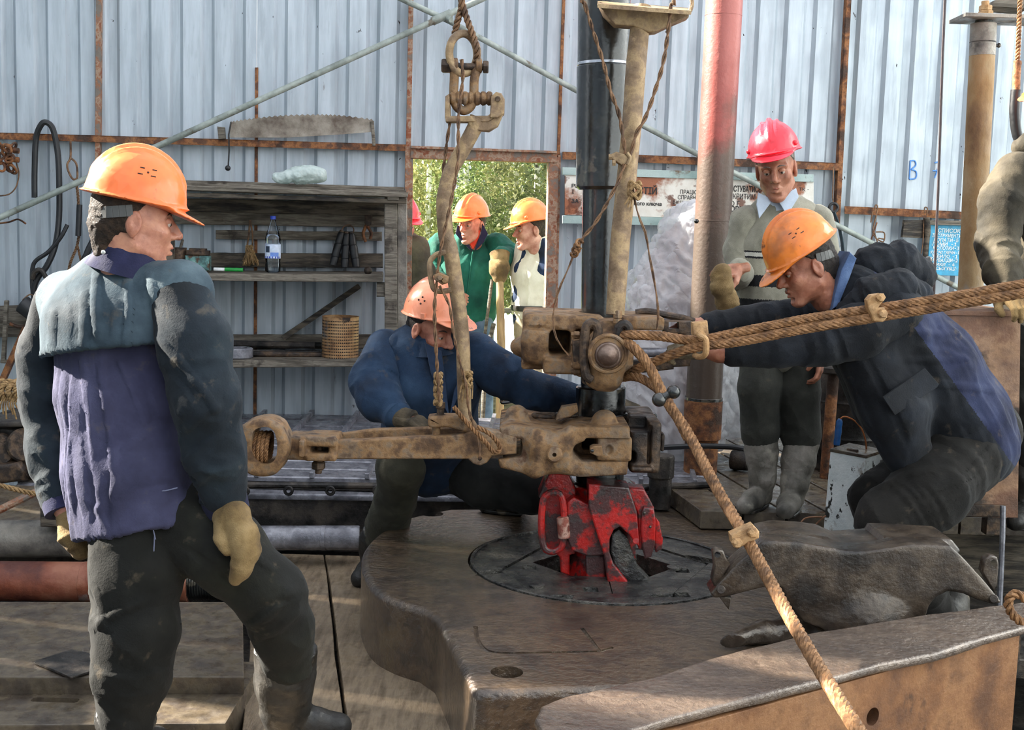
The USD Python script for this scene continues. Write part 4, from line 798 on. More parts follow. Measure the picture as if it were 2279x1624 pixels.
# dark elevator standing on the table
el = Thing('pipe_elevator', 'dark muddy pipe elevator standing on the right of the rotary table', 'pipe elevator')
DE = 3.86
eo = [(1582, 1322), (1600, 1298), (1640, 1255), (1697, 1207), (1712, 1203), (1770, 1206), (1830, 1216), (1880, 1226), (1925, 1227), (1975, 1220), (2030, 1212), (2118, 1216), (2140, 1236), (2190, 1290), (2232, 1342), (2210, 1346), (2177, 1336), (2145, 1322), (2111, 1317), (2085, 1330), (2068, 1352), (2058, 1400), (1960, 1412), (1850, 1408), (1790, 1385), (1752, 1345), (1740, 1308), (1700, 1308), (1623, 1328), (1590, 1332)]
ELEV = mat('elevator_steel', [(.1, C('1f1a16')), (.45, C('393028')), (.6, C('4c4136')), (.9, C('2b241e'))], 6, rough=(.15, .5), metal=.3, bump=.5, bs=55, coat=.25, dist=.006)
yo = [(1700, 1195), (1740, 1187), (1800, 1190), (1845, 1196), (1880, 1212), (1960, 1206), (1966, 1193), (2030, 1196), (2120, 1201), (2140, 1226), (2060, 1330), (2050, 1392), (1800, 1392), (1740, 1300)]
F = Field(V(.66, DE-.06, TZ-.04), V(1.72, DE+.42, .68), .0058)
F.poly(eo, DE, DE+.12, .012, .01); F.poly(yo, DE+.13, DE+.33, .012, .03); F.poly([(1760, 1230), (2040, 1230), (2040, 1395), (1780, 1390)], DE+.05, DE+.25, .01, .02)
cb0 = P(1905, 1400, DE+.17); cb0[2] = TZ-.08; F.cone(cb0, cb0+V(0, .0, .13), .24, .215, .02); F.poly([(1835, 1292), (1900, 1284), (1960, 1288), (2010, 1296), (1960, 1303), (1900, 1300)], DE-.13, DE-.055, .004, .02, 's')
fo = [(1602, 1430), (1608, 1420), (1650, 1404), (1740, 1385), (1765, 1360), (1800, 1350), (1830, 1400), (1850, 1425)]
for a_, b_, r0, r1 in (((1612, 1432), (1700, 1412), .022, .036), ((1700, 1412), (1800, 1398), .036, .055)): F.cone(Q(*a_, TZ+.03), Q(*b_, TZ+.04)+V(0, .04, 0), r0, r1, .02)
F.plane(V(0, 0, TZ+.003), (0, 0, -1)); em = F.mesh(); v_ = np.asarray(em.vertices); em.vertices = v_+em.vertex_normals*(((meshkit.fbm(v_*22, 3, 4)-.5)*.012)*np.clip((.46-v_[:, 2])/.1, 0, 1))[:, None]
el.part('casting', em, ELEV, True)
lg = [(1586, 1228), (1595, 1222), (1610, 1226), (1616, 1240), (1626, 1256), (1606, 1290), (1592, 1310), (1584, 1290), (1590, 1262)]
el.part('lug', cut(prism(lg, DE+.02, .04, .006), cyl(P(1597, 1234, 3.7), P(1597, 1234, 4.1), .010, 14)), ELEV); el.part('lug', prism([(1600, 1328), (1628, 1330), (1622, 1357)], DE+.03, .03, .004), ELEV)
lg = [(2186, 1272), (2192, 1245), (2204, 1236), (2220, 1240), (2224, 1256), (2220, 1300), (2214, 1320)]
el.part('lug', cut(prism(lg, DE+.05, .04, .006), cyl(P(2212, 1252, 3.7), P(2212, 1252, 4.2), .010, 14)), ELEV)
for x, y in ((1605, 1312), (2212, 1332)): el.part('rivet', cyl(P(x, y, DE-.008), P(x, y, DE+.01), .014, 14), ELEV)
# ---------------------------------------------------------------- people
def fr3(f, u):
    f = norm(f); l = norm(np.cross(u, f)); u = np.cross(f, l); return np.stack([f, l, u], 1)
def place(m, o, R, s=1.0):
    q = m.copy(); q.vertices = np.asarray(o) + (np.asarray(m.vertices)*s)@R.T; return q
def head_mesh():
    F = Field((-.14, -.11, -.22), (.16, .11, .15), .0033)
    F.ell((-.012, 0, .035), (.098, .076, .094)); F.ell((.03, 0, -.035), (.066, .062, .08), k=.03)
    for s in (-1, 1):
        F.cone((.0, s*.052, -.062), (.062, s*.014, -.104), .020, .022, .025); F.ell((.062, s*.040, -.022), (.026, .024, .024), k=.02)
        F.cone((.083, s*.012, .026), (.070, s*.046, .022), .011, .010, .014)
    F.ell((.072, 0, -.108), (.022, .022, .018), k=.02)
    for s in (-1, 1): F.ell((.100, s*.031, .003), (.020, .020, .015), k=.014, op='s')
    F.chain([(.088, 0, .018), (.104, 0, -.012), (.116, 0, -.030)], [.009, .010, .013], .010)
    for s in (-1, 1): F.ell((.100, s*.013, -.035), (.012, .009, .009), k=.008)
    F.chain([(.080, -.024, -.070), (.094, -.008, -.062), (.095, 0, -.063), (.094, .008, -.062), (.080, .024, -.070)], [.004, .007, .006, .007, .004], .008)
    F.chain([(.082, -.018, -.076), (.092, 0, -.079), (.082, .018, -.076)], [.005, .009, .005], .008)
    F.cone((.100, -.020, -.0705), (.100, .020, -.0705), .0045, .0045, .004, 's'); F.ell((.092, 0, -.094), (.012, .02, .006), k=.01, op='s')
    for s in (-1, 1):
        R = fr3((.97, s*.1, -.15), (.15, 0, 1))
        F.ell((-.008, s*.079, -.004), (.021, .010, .034), R, .006); F.ell((-.002, s*.090, .0), (.011, .008, .020), R, .004, 's')
        F.ell((-.010, s*.078, -.034), (.008, .006, .010), k=.006); F.ell((.078, s*.031, .001), (.0135, .0135, .0125), k=.003)
    F.cone((-.022, 0, -.05), (-.034, 0, -.135), .054, .055, .03)
    return F.mesh()
HEAD = head_mesh()
def hair_mesh():
    F = Field((-.14, -.11, -.14), (.12, .11, .16), .004); F.ell((-.014, 0, .036), (.102, .081, .099)); F.cone((-.07, 0, -.02), (-.075, 0, -.085), .05, .03, .03)
    F.ell((.095, 0, -.03), (.12, .2, .105), k=.01, op='s'); F.ell((.0, .085, -.03), (.03, .03, .05), k=.01, op='s'); F.ell((.0, -.085, -.03), (.03, .03, .05), k=.01, op='s')
    F.box((-.02, .068, .0), (.012, .012, .03), rad=.008, k=.01); F.box((-.02, -.068, .0), (.012, .012, .03), rad=.008, k=.01)
    F.plane((0, 0, .075), (0, 0, 1)); return rough_up(F.mesh(), .004, 90)
HAIR = hair_mesh()
def helmet_mesh():
    F = Field((-.18, -.15, -.06), (.24, .15, .18), .0042)
    F.ell((0, 0, .004), (.144, .119, .148)); F.chain([(.135*math.cos(a), 0, .012+.142*math.sin(a)) for a in np.linspace(.35, 2.8, 40)], [.008]*40, .010)
    for s in (-1, 1): F.chain([(.128*math.cos(a), s*.034, .010+.136*math.sin(a)) for a in np.linspace(.6, 2.6, 36)], [.004]*36, .010)
    F.plane((0, 0, 0), (0, 0, -1))
    F.ell((0, 0, .003), (.155, .129, .009), k=.008); F.ell((.095, 0, -.006), (.115, .098, .009), fr3((.97, 0, -.24), (.24, 0, .97)), .012)
    return F.mesh()
HELM = helmet_mesh()
def hand_mesh(curl=.5, glove=0.0, spread=.05, thumb=.6, mitt=False):
    g = glove; F = Field((-.06, -.10, -.12), (.24, .13, .09), .0034)
    F.box((.045, 0, 0), (.046, .040+g, .013+g), rad=.012, k=.012); F.cone((-.05, 0, 0), (.01, 0, 0), .026+g*1.5, .026+g, .02)
    for i, (y, L) in enumerate(((.030, .072), (.010, .082), (-.010, .076), (-.029, .060))):
        p = np.array([.085, y, 0.0]); a = curl*.35; rs = .0095+g*.9-(.001 if i == 3 else 0); pts, rr = [p-np.array([.02, 0, 0]), p], [rs*1.05, rs*1.05]
        for j, fr_ in enumerate((.45, .32, .23)):
            p = p+np.array([math.cos(a), spread*(1.5-i)*.6, -math.sin(a)])*L*fr_; pts.append(p); rr.append(rs*(1-.08*(j+1))); a += curl*.9
        F.chain(pts, rr, .010 if mitt else .0045)
    F.chain([(.015, .030, -.004), (.045, .058, -.016), (.068, .066, -.016-.02*thumb), (.088, .062, -.020-.035*thumb)], [.016+g, .0125+g, .011+g, .0095+g], .008)
    return F.mesh()
def hand_at(w, x, z, m, left=False, s=1.0):
    x = norm(x); z = norm(np.asarray(z)-x*np.dot(z, x)); y = np.cross(z, x)
    q = m.copy()
    if left: q.vertices = q.vertices*V(1, -1, 1); q.invert()
    return place(q, w, np.stack([x, y, z], 1), s)
def nearest(v, pts):
    """for each vertex: distance to the polyline and length along it"""
    best, al = np.full(len(v), 9.0), np.zeros(len(v)); acc = 0.0
    for a, b in zip(pts[:-1], pts[1:]):
        d = b-a; L = np.linalg.norm(d); t = np.clip((v-a)@d/(L*L), 0, 1); e = np.linalg.norm(v-a-t[:, None]*d, axis=1)
        m = e < best; best[m] = e[m]; al[m] = acc+t[m]*L; acc += L
    return best, al
def folds(m, pts, amp, lam=.07, seed=0, skew=4.0, at=None):
    amp, skew, lam = amp*.75, skew*2.2, lam*1.25
    """rings of creases round a limb that follows pts"""
    pts = np.asarray(pts, float); v = np.asarray(m.vertices); n = np.asarray(m.vertex_normals); _, s = nearest(v, pts)
    q = np.stack([s/lam, v[:, 0]*skew+v[:, 2]*skew*.6, v[:, 1]*skew], 1); a = meshkit.fbm(q, 3, seed); r = (1-np.abs(2*a-1))**2*2-1
    w = np.ones(len(v))
    if at is not None:
        L = s.max(); w = np.interp(s/max(L, 1e-6), [x for x, _ in at], [y for _, y in at])
    m.vertices = v+n*(amp*w*r)[:, None]; return m
def drape(m, amp, fwd=(0, 0, 1), lam=.06, along=.35, seed=0, zr=None):
    """folds that run along the given direction"""
    v = np.asarray(m.vertices); n = np.asarray(m.vertex_normals); t = norm(fwd); s = v@t; p = v-s[:, None]*t
    q = np.c_[p/lam, s/along][:, [0, 1, 3]]*1.0; q[:, 1] += p[:, 2]/lam; a = meshkit.fbm(q, 3, seed); r = (1-np.abs(2*a-1))**2*2-1
    w = 1.0 if zr is None else np.interp(v[:, 2], *zr)
    m.vertices = v+n*(amp*w*r)[:, None]; return m
def proj(v):
    d = np.asarray(v)-CAM; z = d@FWD; return np.stack([IW/2+FPX*(d@RGT)/z, IH/2-FPX*(d@UPV)/z], 1)
def pleat(m, pix, wpx, h):
    """raises (or sinks) a crease on the side of the cloth towards the viewer"""
    v = np.asarray(m.vertices); n = np.asarray(m.vertex_normals); face = np.clip((n*-norm(v.mean(0)-CAM)).sum(1)*2, 0, 1)
    q = np.c_[proj(v), np.zeros(len(v))]; p = np.array([(x, y, 0) for x, y in pix], float); d, s = nearest(q, p); L = s.max()
    w = np.exp(-(d/wpx)**2)*np.interp(s, [0, L*.15, L*.85, L], [.4, 1, 1, .3])
    m.vertices = v+n*(h*.62*w*face)[:, None]; return m
def union(*ms):
    try:
        r = man(ms[0])
        for x in ms[1:]:
            q = man(x)
            if q.is_empty(): return cat(*ms)
            r = r + q
        return unman(r) if not r.is_empty() else cat(*ms)
    except Exception: return cat(*ms)
def limbs(chains, h=.008, k=.03, pad=.16, torso=(), planes=()):
    allp = np.vstack([np.vstack([p for p in c[0]]) for c in chains]+[np.vstack([t[0], t[1]]) for t in torso]); mr = max([max(c[1]) for c in chains]+[max(t[2], t[4]) for t in torso]+[.05])
    F = field(allp, mr+.03, h)
    for t in torso: F.econe(*t[:7], k=.04)
    for c in chains: F.chain(c[0], c[1], c[2] if len(c) > 2 else k)
    for p, n in planes: F.plane(p, n)
    return F.mesh()
def skin(name, a, b, c): return mat(name, [(.15, C(a)), (.5, C(b)), (.85, C(c))], 14, rough=(.42, .6), bump=.25, bs=140, spec=.45, sss=.12, dist=.003)
def cloth(name, a, b, c, scale=5, bump=.35, spots=(), sheen=.04, rough=(.75, .95), bs=170): return mat(name, [(.1, C(a)), (.5, C(b)), (.9, C(c))], scale, rough=rough, bump=bump, bs=bs, sheen=sheen, spots=spots, spec=.25, dist=.004)
DIRT = (C('5a4f40'), 16, .62, .1, (1, 1, 1), .4); GREASE = (C('15130f'), 8, .60, .1, (1, 1, 1), .5)
HAIRM = {k: cloth('hair_'+k, a, b, c, 60, .8, bs=260, rough=(.45, .7)) for k, a, b, c in (('brown', '1f1710', '2d2117', '413124'), ('dark', '14110f', '221c18', '352b24'), ('grey', '4c4843', '6d6862', '8a857d'))}
EYEW, IRIS = plain('eye_white', 'a89d92', .2), plain('iris', '2c1d14', .2); LIPM = plain('lips', '9c5a4c', .45); BROW = HAIRM['dark']
def helmcol(name, a, b, c, spots=()): return mat(name, [(.1, C(a)), (.5, C(b)), (.9, C(c))], 4, rough=(.22, .42), bump=.06, bs=40, coat=.15, spots=spots, dist=.003)
H_OR = helmcol('helmet_orange', 'e2662a', 'ee7434', 'f28244', ((C('8a4a2a'), 9, .68, .03, (1, 1, 1), .6),)); H_PEACH = helmcol('helmet_peach', 'd47a55', 'e08a66', 'e8987a', ((C('5a3a2c'), 14, .64, .03, (1, 1, 1), .75),))
H_DIRTY = helmcol('helmet_dirty_orange', 'c4601e', 'dd7a2c', 'e8893c', ((C('2b1d14'), 9, .585, .04, (1, 1, 1), .85), (C('8a5a3a'), 5, .56, .08, (1, 1, 1), .5))); H_RED = helmcol('helmet_red', 'cc1c2c', 'd92a3a', 'e03c4a')
SLOT = plain('helmet_slot', '2a140c', .6)
def head_parts(t, base, fwd, up, skin_m, hair_m, helm_m, s=1.05, hs=1.0, band=True, hf=None, hu=None, slots='slot', lift=0.0):
    R = fr3(fwd, up); c = np.asarray(base)-R[:, 2]*.058*s
    RH = fr3(fwd if hf is None else hf, up if hu is None else hu)
    base = np.asarray(base)+RH[:, 2]*lift; hm = t.part('helmet', place(HELM, base, RH, hs), helm_m, True)
    for sd in (-1, 1):
        def hp(th, z): 
            r = math.sqrt(max(1-(z-.004)**2/.148**2, 0)); return np.asarray(base)+RH@(V(.144*math.cos(th)*r, sd*.119*math.sin(th)*r, z)*hs*1.002)
        if slots == 'slot':
            for dth, dz in ((-.16, .010), (-.12, -.008), (.14, .010), (.17, -.008)):
                a, b = hp(1.45+dth-.055, .085+dz), hp(1.45+dth+.055, .085+dz); t.part('vent', tube([a, b], .0016, 6), SLOT, under=hm)
            t.part('vent', ball(hp(1.45, .085), .003, 1), SLOT, under=hm)
        elif slots == 'dots':
            for dth, dz in ((0, .013), (0, -.013), (-.12, 0), (.12, 0)): t.part('vent', ball(hp(1.5+dth, .075+dz), .0042, 1), SLOT, under=hm)
            t.part('lug', box(hp(1.35, .012), (.012, .006, .014), RH, .003), helm_m, under=hm)
        else: t.part('lug', ball(hp(1.1, .03), .012, 2, (1, 1, 1)), helm_m, True, under=hm)
    t.part('hair', place(HAIR, c, R, s), hair_m, True)
    if band:
        pts = [c+R@(V(-.02-.088*math.sin(a), .084*math.cos(a), .028-.012*math.sin(a))*s) for a in np.linspace(-.1, math.pi+.1, 18)]
        t.part('head_band', tube(pts, .016, 8, flat=.18, up=R[:, 2]) if False else cat(*[bar(p, q, .003, .032, up=R[:, 2], bev=.001) for p, q in zip(pts[:-1], pts[1:])]), BANDM, label='grey plastic nape strap of the helmet')
    for sd in (-1, 1):
        t.part('eye', place(ball((.0805, sd*.031, .001), .0125, 2), c, R, s), EYEW, True); t.part('iris', place(ball((.0895, sd*.031, -.0015), .0056, 2), c, R, s), IRIS, True)
        t.part('eyelid', place(ball((.0803, sd*.031, .0062), .0136, 2, (1, 1.08, .86)), c, R, s), skin_m, True)
        t.part('eyebrow', place(tube(spline([(.092, sd*.012, .022), (.090, sd*.030, .028), (.076, sd*.048, .021)], 4), [.003, .004, .0045, .005, .0045, .004, .0035, .003, .002], 6, flat=.6), c, R, s), hair_m)
    t.part('lip', place(tube(spline([(.083, -.021, -.0695), (.0985, -.006, -.0645), (.0985, .006, -.0645), (.083, .021, -.0695)], 4), np.r_[np.linspace(.002, .0045, 7), np.linspace(.0045, .002, 6)], 6), c, R, s), LIPM, True)
    t.part('lip', place(tube(spline([(.082, -.019, -.0745), (.0965, 0, -.0785), (.082, .019, -.0745)], 5), np.r_[np.linspace(.002, .0055, 6), np.linspace(.005, .002, 5)], 6), c, R, s), LIPM, True)
    return c, R, place(HEAD, c, R, s)
BANDM = plain('grey_plastic', '4a4a48', .5)
BOOTM = mat('rubber_boot', [(.15, C('100f0c')), (.5, C('1d1b17')), (.85, C('322e27'))], 6, rough=(.35, .7), bump=.3, bs=60, spots=[(C('6a5f4e'), 8, .62, .05, (1, 1, 1), .8)])
BOOTDUST = mat('dusty_boot', [(.15, C('3c3a34')), (.5, C('68645b')), (.85, C('89837a'))], 6, rough=(.55, .85), bump=.3, bs=60, spots=[(C('a09a8c'), 7, .6, .07, (1, 1, 1), .7)])
GLOVE = cloth('canvas_glove', '55432b', '7c6541', '947c55', 9, .8, (GREASE,), bs=240); GLOVED = cloth('dark_glove', '2f2a22', '544a3a', '73664f', 9, .8, (GREASE,), bs=240)
def boot(top, ankle, heel, toe, rt, ra, m_h=.0065, zf=0.0, cuff=True):
    F = field([top, ankle, heel, toe], .16, m_h); up = norm(np.asarray(top)-ankle)
    mid = (np.asarray(heel)*.45+np.asarray(toe)*.55)
    F.chain([top+up*.02, (top+ankle)/2, ankle], [rt, (rt*.55+ra*.5), ra], .02); F.cone(ankle, V(heel[0], heel[1], zf+.05), ra, .048, .03)
    F.cone(V(heel[0], heel[1], zf+.042), V(*mid[:2], zf+.044), .044, .048, .03); F.cone(V(*mid[:2], zf+.044), V(toe[0], toe[1], zf+.034), .048, .040, .02)
    F.plane(np.asarray(top), up); F.plane(V(0, 0, zf), (0, 0, -1)); return F.mesh()
def boot_part(t, mat_, top, ankle, heel, toe, rt, ra, zf=0.0, seed=0):
    m_ = boot(top, ankle, heel, toe, rt, ra, zf=zf); folds(m_, [top, ankle], .006, .05, seed, at=((0, 0.3), (.6, 1), (1, .8)))
    bp = t.part('boot', m_, mat_, True); h = V(heel[0], heel[1], 0); d = V(toe[0]-heel[0], toe[1]-heel[1], 0)
    sole = []
    for s_ in (-1, 1):
        q = np.cross(norm(d), (0, 0, 1))*s_
        sole += [h-norm(d)*.035+q*.034, h+q*.046, h+d*.5+q*.052, h+d+q*.040] if s_ < 0 else [h+d+norm(d)*.03+q*.0, h+d+q*.040, h+d*.5+q*.052, h+q*.046, h-norm(d)*.035+q*.034]
    t.part('sole', ext([p+V(0, 0, zf+.016) for p in sole], V(0, 0, -.0155), .004, 1), BOOTM, under=bp)
    return bp

# --- the man on the left, seen from behind
SK1 = skin('skin_tan', '8a5640', 'a8705a', 'bb8468')
t = Thing('person', 'man in orange helmet and faded blue jacket standing at left with his back turned', 'person', 'workers on the rig floor')
J_PUR = cloth('faded_purple_cloth', '2b2b3f', '3a3a52', '4b4b65', 4, .35, (DIRT,)); J_TEAL = cloth('faded_teal_cloth', '212d35', '36444d', '516168', 3.5, .35, (DIRT,)); J_SLV = cloth('dark_teal_cloth', '0e1418', '161e25', '232d33', 4, .35, (DIRT,)); J_NAVY = cloth('navy_cloth', '15162d', '20213a', '2d2e4b', 6, .4)
T_OLIVE = cloth('olive_trousers', '0b0c09', '13130f', '202018', 4, .4, (DIRT, GREASE))
base = P(301, 446, 3.5); fw, uv = (.92, .36, -.04), (.03, .03, 1)
c, R, hd = head_parts(t, base, fw, uv, SK1, HAIRM['brown'], H_OR, 1.06, .99, hf=(.92, .36, -.17), hu=(.16, .03, 1))
rv = V(.87, -.45, 0)
tc = [(P(280, 655, 3.56), .175, .105), (P(258, 730, 3.55), .205, .135), (P(264, 880, 3.55), .195, .14), (P(283, 1050, 3.54), .20, .145), (P(306, 1200, 3.53), .212, .155)]
def torso_of(tc, g=0.0): return [(tc[i][0], tc[i+1][0], tc[i][1]+g, tc[i][2]+g, tc[i+1][1]+g, tc[i+1][2]+g, rv) for i in range(len(tc)-1)]
sr = PS([(402, 668, 3.45), (432, 760, 3.41), (452, 890, 3.38), (478, 1000, 3.41), (496, 1095, 3.45)]); sl_p = PS([(138, 682, 3.64), (108, 790, 3.68), (104, 900, 3.69), (116, 1010, 3.66), (134, 1108, 3.6)])
h1 = P(150, 1207, 3.42); h2 = P(490, 1146, 3.42); hemn = np.cross(h2-h1, (0, 1, -.12)); hemn = hemn if hemn[2] < 0 else -hemn
jk = limbs([([P(285, 640, 3.56), P(285, 655, 3.56)], [.10, .11])], .0065, torso=torso_of(tc), planes=[(h1, hemn)])
drape(jk, .007, (.05, 0, 1), .09, .5, 3); 
for pl, w, h_ in (([(225, 770), (232, 850), (250, 960), (258, 1060), (262, 1180)], 22, .016), ([(150, 800), (140, 900), (150, 1000), (165, 1190)], 20, .012), ([(185, 780), (195, 900), (205, 1000)], 14, .010), ([(262, 790), (300, 880), (330, 960)], 15, .014), ([(290, 800), (330, 870), (350, 950)], 18, -.012), ([(185, 880), (190, 1000), (215, 1190)], 14, -.010), ([(330, 960), (270, 1010)], 14, .010), ([(300, 1090), (360, 1075), (420, 1090)], 10, -.008), ([(200, 1150), (240, 1110), (270, 1050)], 9, .007), ([(175, 1100), (215, 1130), (240, 1180)], 8, .006)): pleat(jk, pl, w, h_)
jp = t.part('jacket', jk, J_PUR, True, label='faded purple back of the jacket')
tcy = [(tc[0][0], .192, .130), (tc[1][0], .232, .172), (P(262, 800, 3.55), .24, .195)]
yk = limbs([([P(285, 625, 3.56), P(285, 655, 3.56)], [.095, .115]), ([P(150, 668, 3.63), P(400, 652, 3.47)], [.088, .096])], .0065, torso=torso_of(tcy), planes=[(P(230, 774, 3.4), hemn*V(.6, 1, 1))])
for pl, w, h_ in (([(218, 600), (215, 680), (225, 764)], 14, .020), ([(150, 620), (170, 690), (170, 775)], 20, -.006), ([(190, 640), (190, 775)], 13, .010), ([(245, 660), (240, 765)], 13, -.006), ([(285, 610), (290, 690), (280, 775)], 18, .018), ([(310, 640), (318, 770)], 14, -.006), ([(330, 600), (345, 660), (360, 760)], 16, .014), ([(120, 680), (115, 780)], 16, .012)): pleat(yk, pl, w, h_)
t.part('yoke', yk, J_TEAL, True, label='grey teal shoulder cape of the jacket', under=jp)
for nm_, pp, rr in (('sleeve', sr, [.088, .098, .092, .082, .064]), ('sleeve', sl_p, [.086, .086, .078, .070, .056])):
    m_ = limbs([(pp, rr)], .006); folds(m_, pp, .011, .085, 5 if pp is sr else 8, 3.0, ((0, .3), (.25, .5), (.5, 1.2), (.8, 1.1), (1, .8)))
    if pp is sr:
        for pl, w, h_ in (([(345, 745), (400, 800), (460, 880), (490, 930)], 13, .014), ([(360, 800), (420, 870), (440, 900)], 14, -.010), ([(410, 960), (450, 920), (495, 900)], 11, .012), ([(410, 1030), (460, 985), (500, 960)], 11, .009), ([(400, 900), (395, 1000)], 14, .010), ([(430, 1085), (470, 1050), (515, 1040)], 9, .009)): pleat(m_, pl, w, h_)
    sp_ = t.part('sleeve', m_, J_SLV, True, under=jp, label='dark teal sleeve')
a_, b_ = sr[-1]+V(-.006, 0, .01), P(507, 1137, 3.46); t.part('cuff', lathe([(.060, -.25), (.066, -.05), (.067, .5), (.064, 1), (.050, 1.0)], a_, b_, 28), J_NAVY, 40, under=jp); t.part('cuff', lathe([(.066, 0), (.070, .5), (.066, 1)], a_-V(0, 0, .005), a_+norm(b_-a_)*.02, 28), J_SLV, 40, under=jp)
a_, b_ = sl_p[-1], P(142, 1140, 3.58); t.part('cuff', lathe([(.054, -.2), (.057, .5), (.055, 1), (.04, 1.0)], a_, b_, 24), J_NAVY, 40, under=jp)
c0_, c1_ = P(284, 606, 3.52), P(298, 548, 3.52); cl_ = lathe([(.122, 0), (.105, .45), (.092, 1), (.085, 1.02), (.092, .5), (.10, 0)], c0_, c1_, 36); t.part('collar', cl_, J_NAVY, 40, under=jp)
t.part('button', cat(ball(P(230, 561, 3.425), .0065, 2, (1, .5, 1))), plain('bright_button', 'c8c8c0', .25, .6), True, under=jp)
for pl in ([(304, 1090), (318, 1096), (340, 1088)], [(345, 1078), (360, 1092), (395, 1085)], [(320, 1098), (330, 1130), (338, 1165), (346, 1200)], [(344, 1190), (342, 1230), (339, 1264)]):
    t.part('loose_thread', tube(spline([P(x, y, 3.385) for x, y in pl], 4), .0018, 5), plain('pale_thread', '70748c', .9) if pl[0] == (304, 1090) else '/World/Looks/pale_thread', under=jp)
lg = [PS([(300, 1150, 3.52), (306, 1270, 3.48), (302, 1400, 3.45), (292, 1500, 3.44), (282, 1600, 3.42)]), PS([(400, 1150, 3.53), (500, 1225, 3.5), (600, 1318, 3.5), (628, 1400, 3.56), (636, 1475, 3.6)])]
tr = limbs([(lg[0], [.135, .128, .117, .105, .074]), (lg[1], [.13, .114, .098, .086, .078])], .0068, .035)
folds(tr, lg[0], .009, .10, 11, 3.0, ((0, .5), (.4, .9), (.7, .9), (1, 1.6))); 
for pl, w, h_ in (([(205, 1400), (250, 1370), (330, 1330)], 12, .014), ([(210, 1300), (230, 1350), (225, 1400)], 14, .012), ([(540, 1400), (600, 1370), (660, 1300)], 12, .012), ([(545, 1385), (590, 1350), (650, 1330)], 9, -.010), ([(560, 1425), (620, 1400), (670, 1350)], 10, .010), ([(215, 1500), (300, 1510), (370, 1490)], 8, .008), ([(215, 1540), (290, 1552), (350, 1540)], 8, .008), ([(480, 1180), (560, 1230), (620, 1280)], 16, .010), ([(400, 1210), (470, 1260), (540, 1330)], 14, -.012)): pleat(tr, pl, w, h_)
t.part('trousers', tr, T_OLIVE, True)
f2 = V(.62, .78, 0)
a1 = P(634, 1585, 3.64); boot_part(t, BOOTM, P(636, 1442, 3.6), a1, V(a1[0]-.0, a1[1], 0), V(a1[0]+.165, a1[1]+.03, 0), .098, .07, 0.0, 1)
a2 = P(275, 1690, 3.44); a2[2] = .12; boot_part(t, BOOTM, P(283, 1592, 3.42), a2, V(a2[0], a2[1], 0), V(a2[0]+.07, a2[1]+.09, 0), .088, .065, -.003, 2)
w1 = P(508, 1120, 3.455); w2 = P(147, 1135, 3.575)
gl = limbs([(PS([(520, 1148, 3.40), (538, 1190, 3.36), (548, 1225, 3.35), (538, 1262, 3.34), (524, 1288, 3.34)]), [.046, .043, .037, .030, .018]), (PS([(500, 1170, 3.38), (495, 1200, 3.35), (505, 1225, 3.34)]), [.03, .022, .014]), (PS([(556, 1190, 3.37), (563, 1225, 3.36)]), [.024, .018])], .005, .012)
folds(gl, PS([(520, 1148, 3.45), (548, 1225, 3.46), (524, 1285, 3.46)]), .004, .03, 2); t.part('glove', gl, GLOVE, True, label='tan canvas mitten')
t.part('glove_cuff', lathe([(.040, 0), (.052, .15), (.056, .8), (.05, 1), (.036, 1.0)], P(526, 1185, 3.385), P(512, 1135, 3.43), 26), GLOVE, 40)
gl = limbs([(PS([(152, 1150, 3.57), (165, 1190, 3.56), (180, 1225, 3.55)]), [.038, .045, .03]), (PS([(150, 1185, 3.55), (160, 1215, 3.53)]), [.02, .015])], .006, .012); folds(gl, PS([(152, 1150, 3.57), (180, 1225, 3.55)]), .005, .03, 3); t.part('glove', gl, GLOVE, True, label='sunlit tan glove of the left hand')
core = limbs([([c-R[:, 2]*.08-R[:, 0]*.025, P(290, 590, 3.53), tc[0][0], tc[4][0]], [.05, .06, .08, .10]), ([tc[0][0], *sr, w1, P(528, 1200, 3.45)], [.06, .05, .045, .04, .035, .031, .03, .02]), ([tc[0][0], *sl_p, w2, P(168, 1200, 3.56)], [.06, .05, .045, .04, .035, .03, .028, .02]), (lg[0]+[a2, V(*a2[:2], .05)], [.08, .075, .065, .055, .05, .045, .04]), (lg[1]+[a1], [.08, .075, .06, .055, .05, .045])], .011)
t.part('body', union(hd, core), SK1, True)
# --- the crouching man in blue behind the lower tong
def person(label): return Thing('person', label, 'person', 'workers on the rig floor')
t = person('man in pink orange helmet and blue jacket crouching behind the lower tong')
J_BLUE = cloth('blue_work_cloth', '121e2f', '1c2f46', '2c4159', 5, .4, (DIRT,)); J_BLUED = cloth('blue_shirt_inner', '152030', '212f45', '2e3e56', 6, .4)
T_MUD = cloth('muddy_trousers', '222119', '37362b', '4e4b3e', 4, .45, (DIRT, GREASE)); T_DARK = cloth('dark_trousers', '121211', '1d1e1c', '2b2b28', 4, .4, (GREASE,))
SK2 = skin('skin_ruddy', '7c4a38', '9c6450', 'b07c66')
D0 = 5.1
base = P(968, 700, 5.02); fw, uv = (.72, -.62, -.30), (.22, -.25, 1)
c, R, hd = head_parts(t, base, fw, uv, SK2, HAIRM['dark'], H_PEACH, 1.06, .98, hf=(.78, -.55, -.10), hu=(.03, -.12, 1), slots='dots', band=False)
rv = V(.93, .2, 0)
tc = [(P(965, 775, 5.10), .20, .12), (P(960, 850, 5.12), .205, .15), (P(955, 950, 5.22), .20, .16), (P(960, 1030, 5.32), .17, .15)]
r1 = PS([(858, 775, 5.08), (836, 850, 5.0), (842, 885, 4.93), (880, 920, 4.86)]); l1 = PS([(1060, 790, 5.1), (1115, 830, 5.06), (1185, 870, 5.04), (1290, 888, 5.02)])
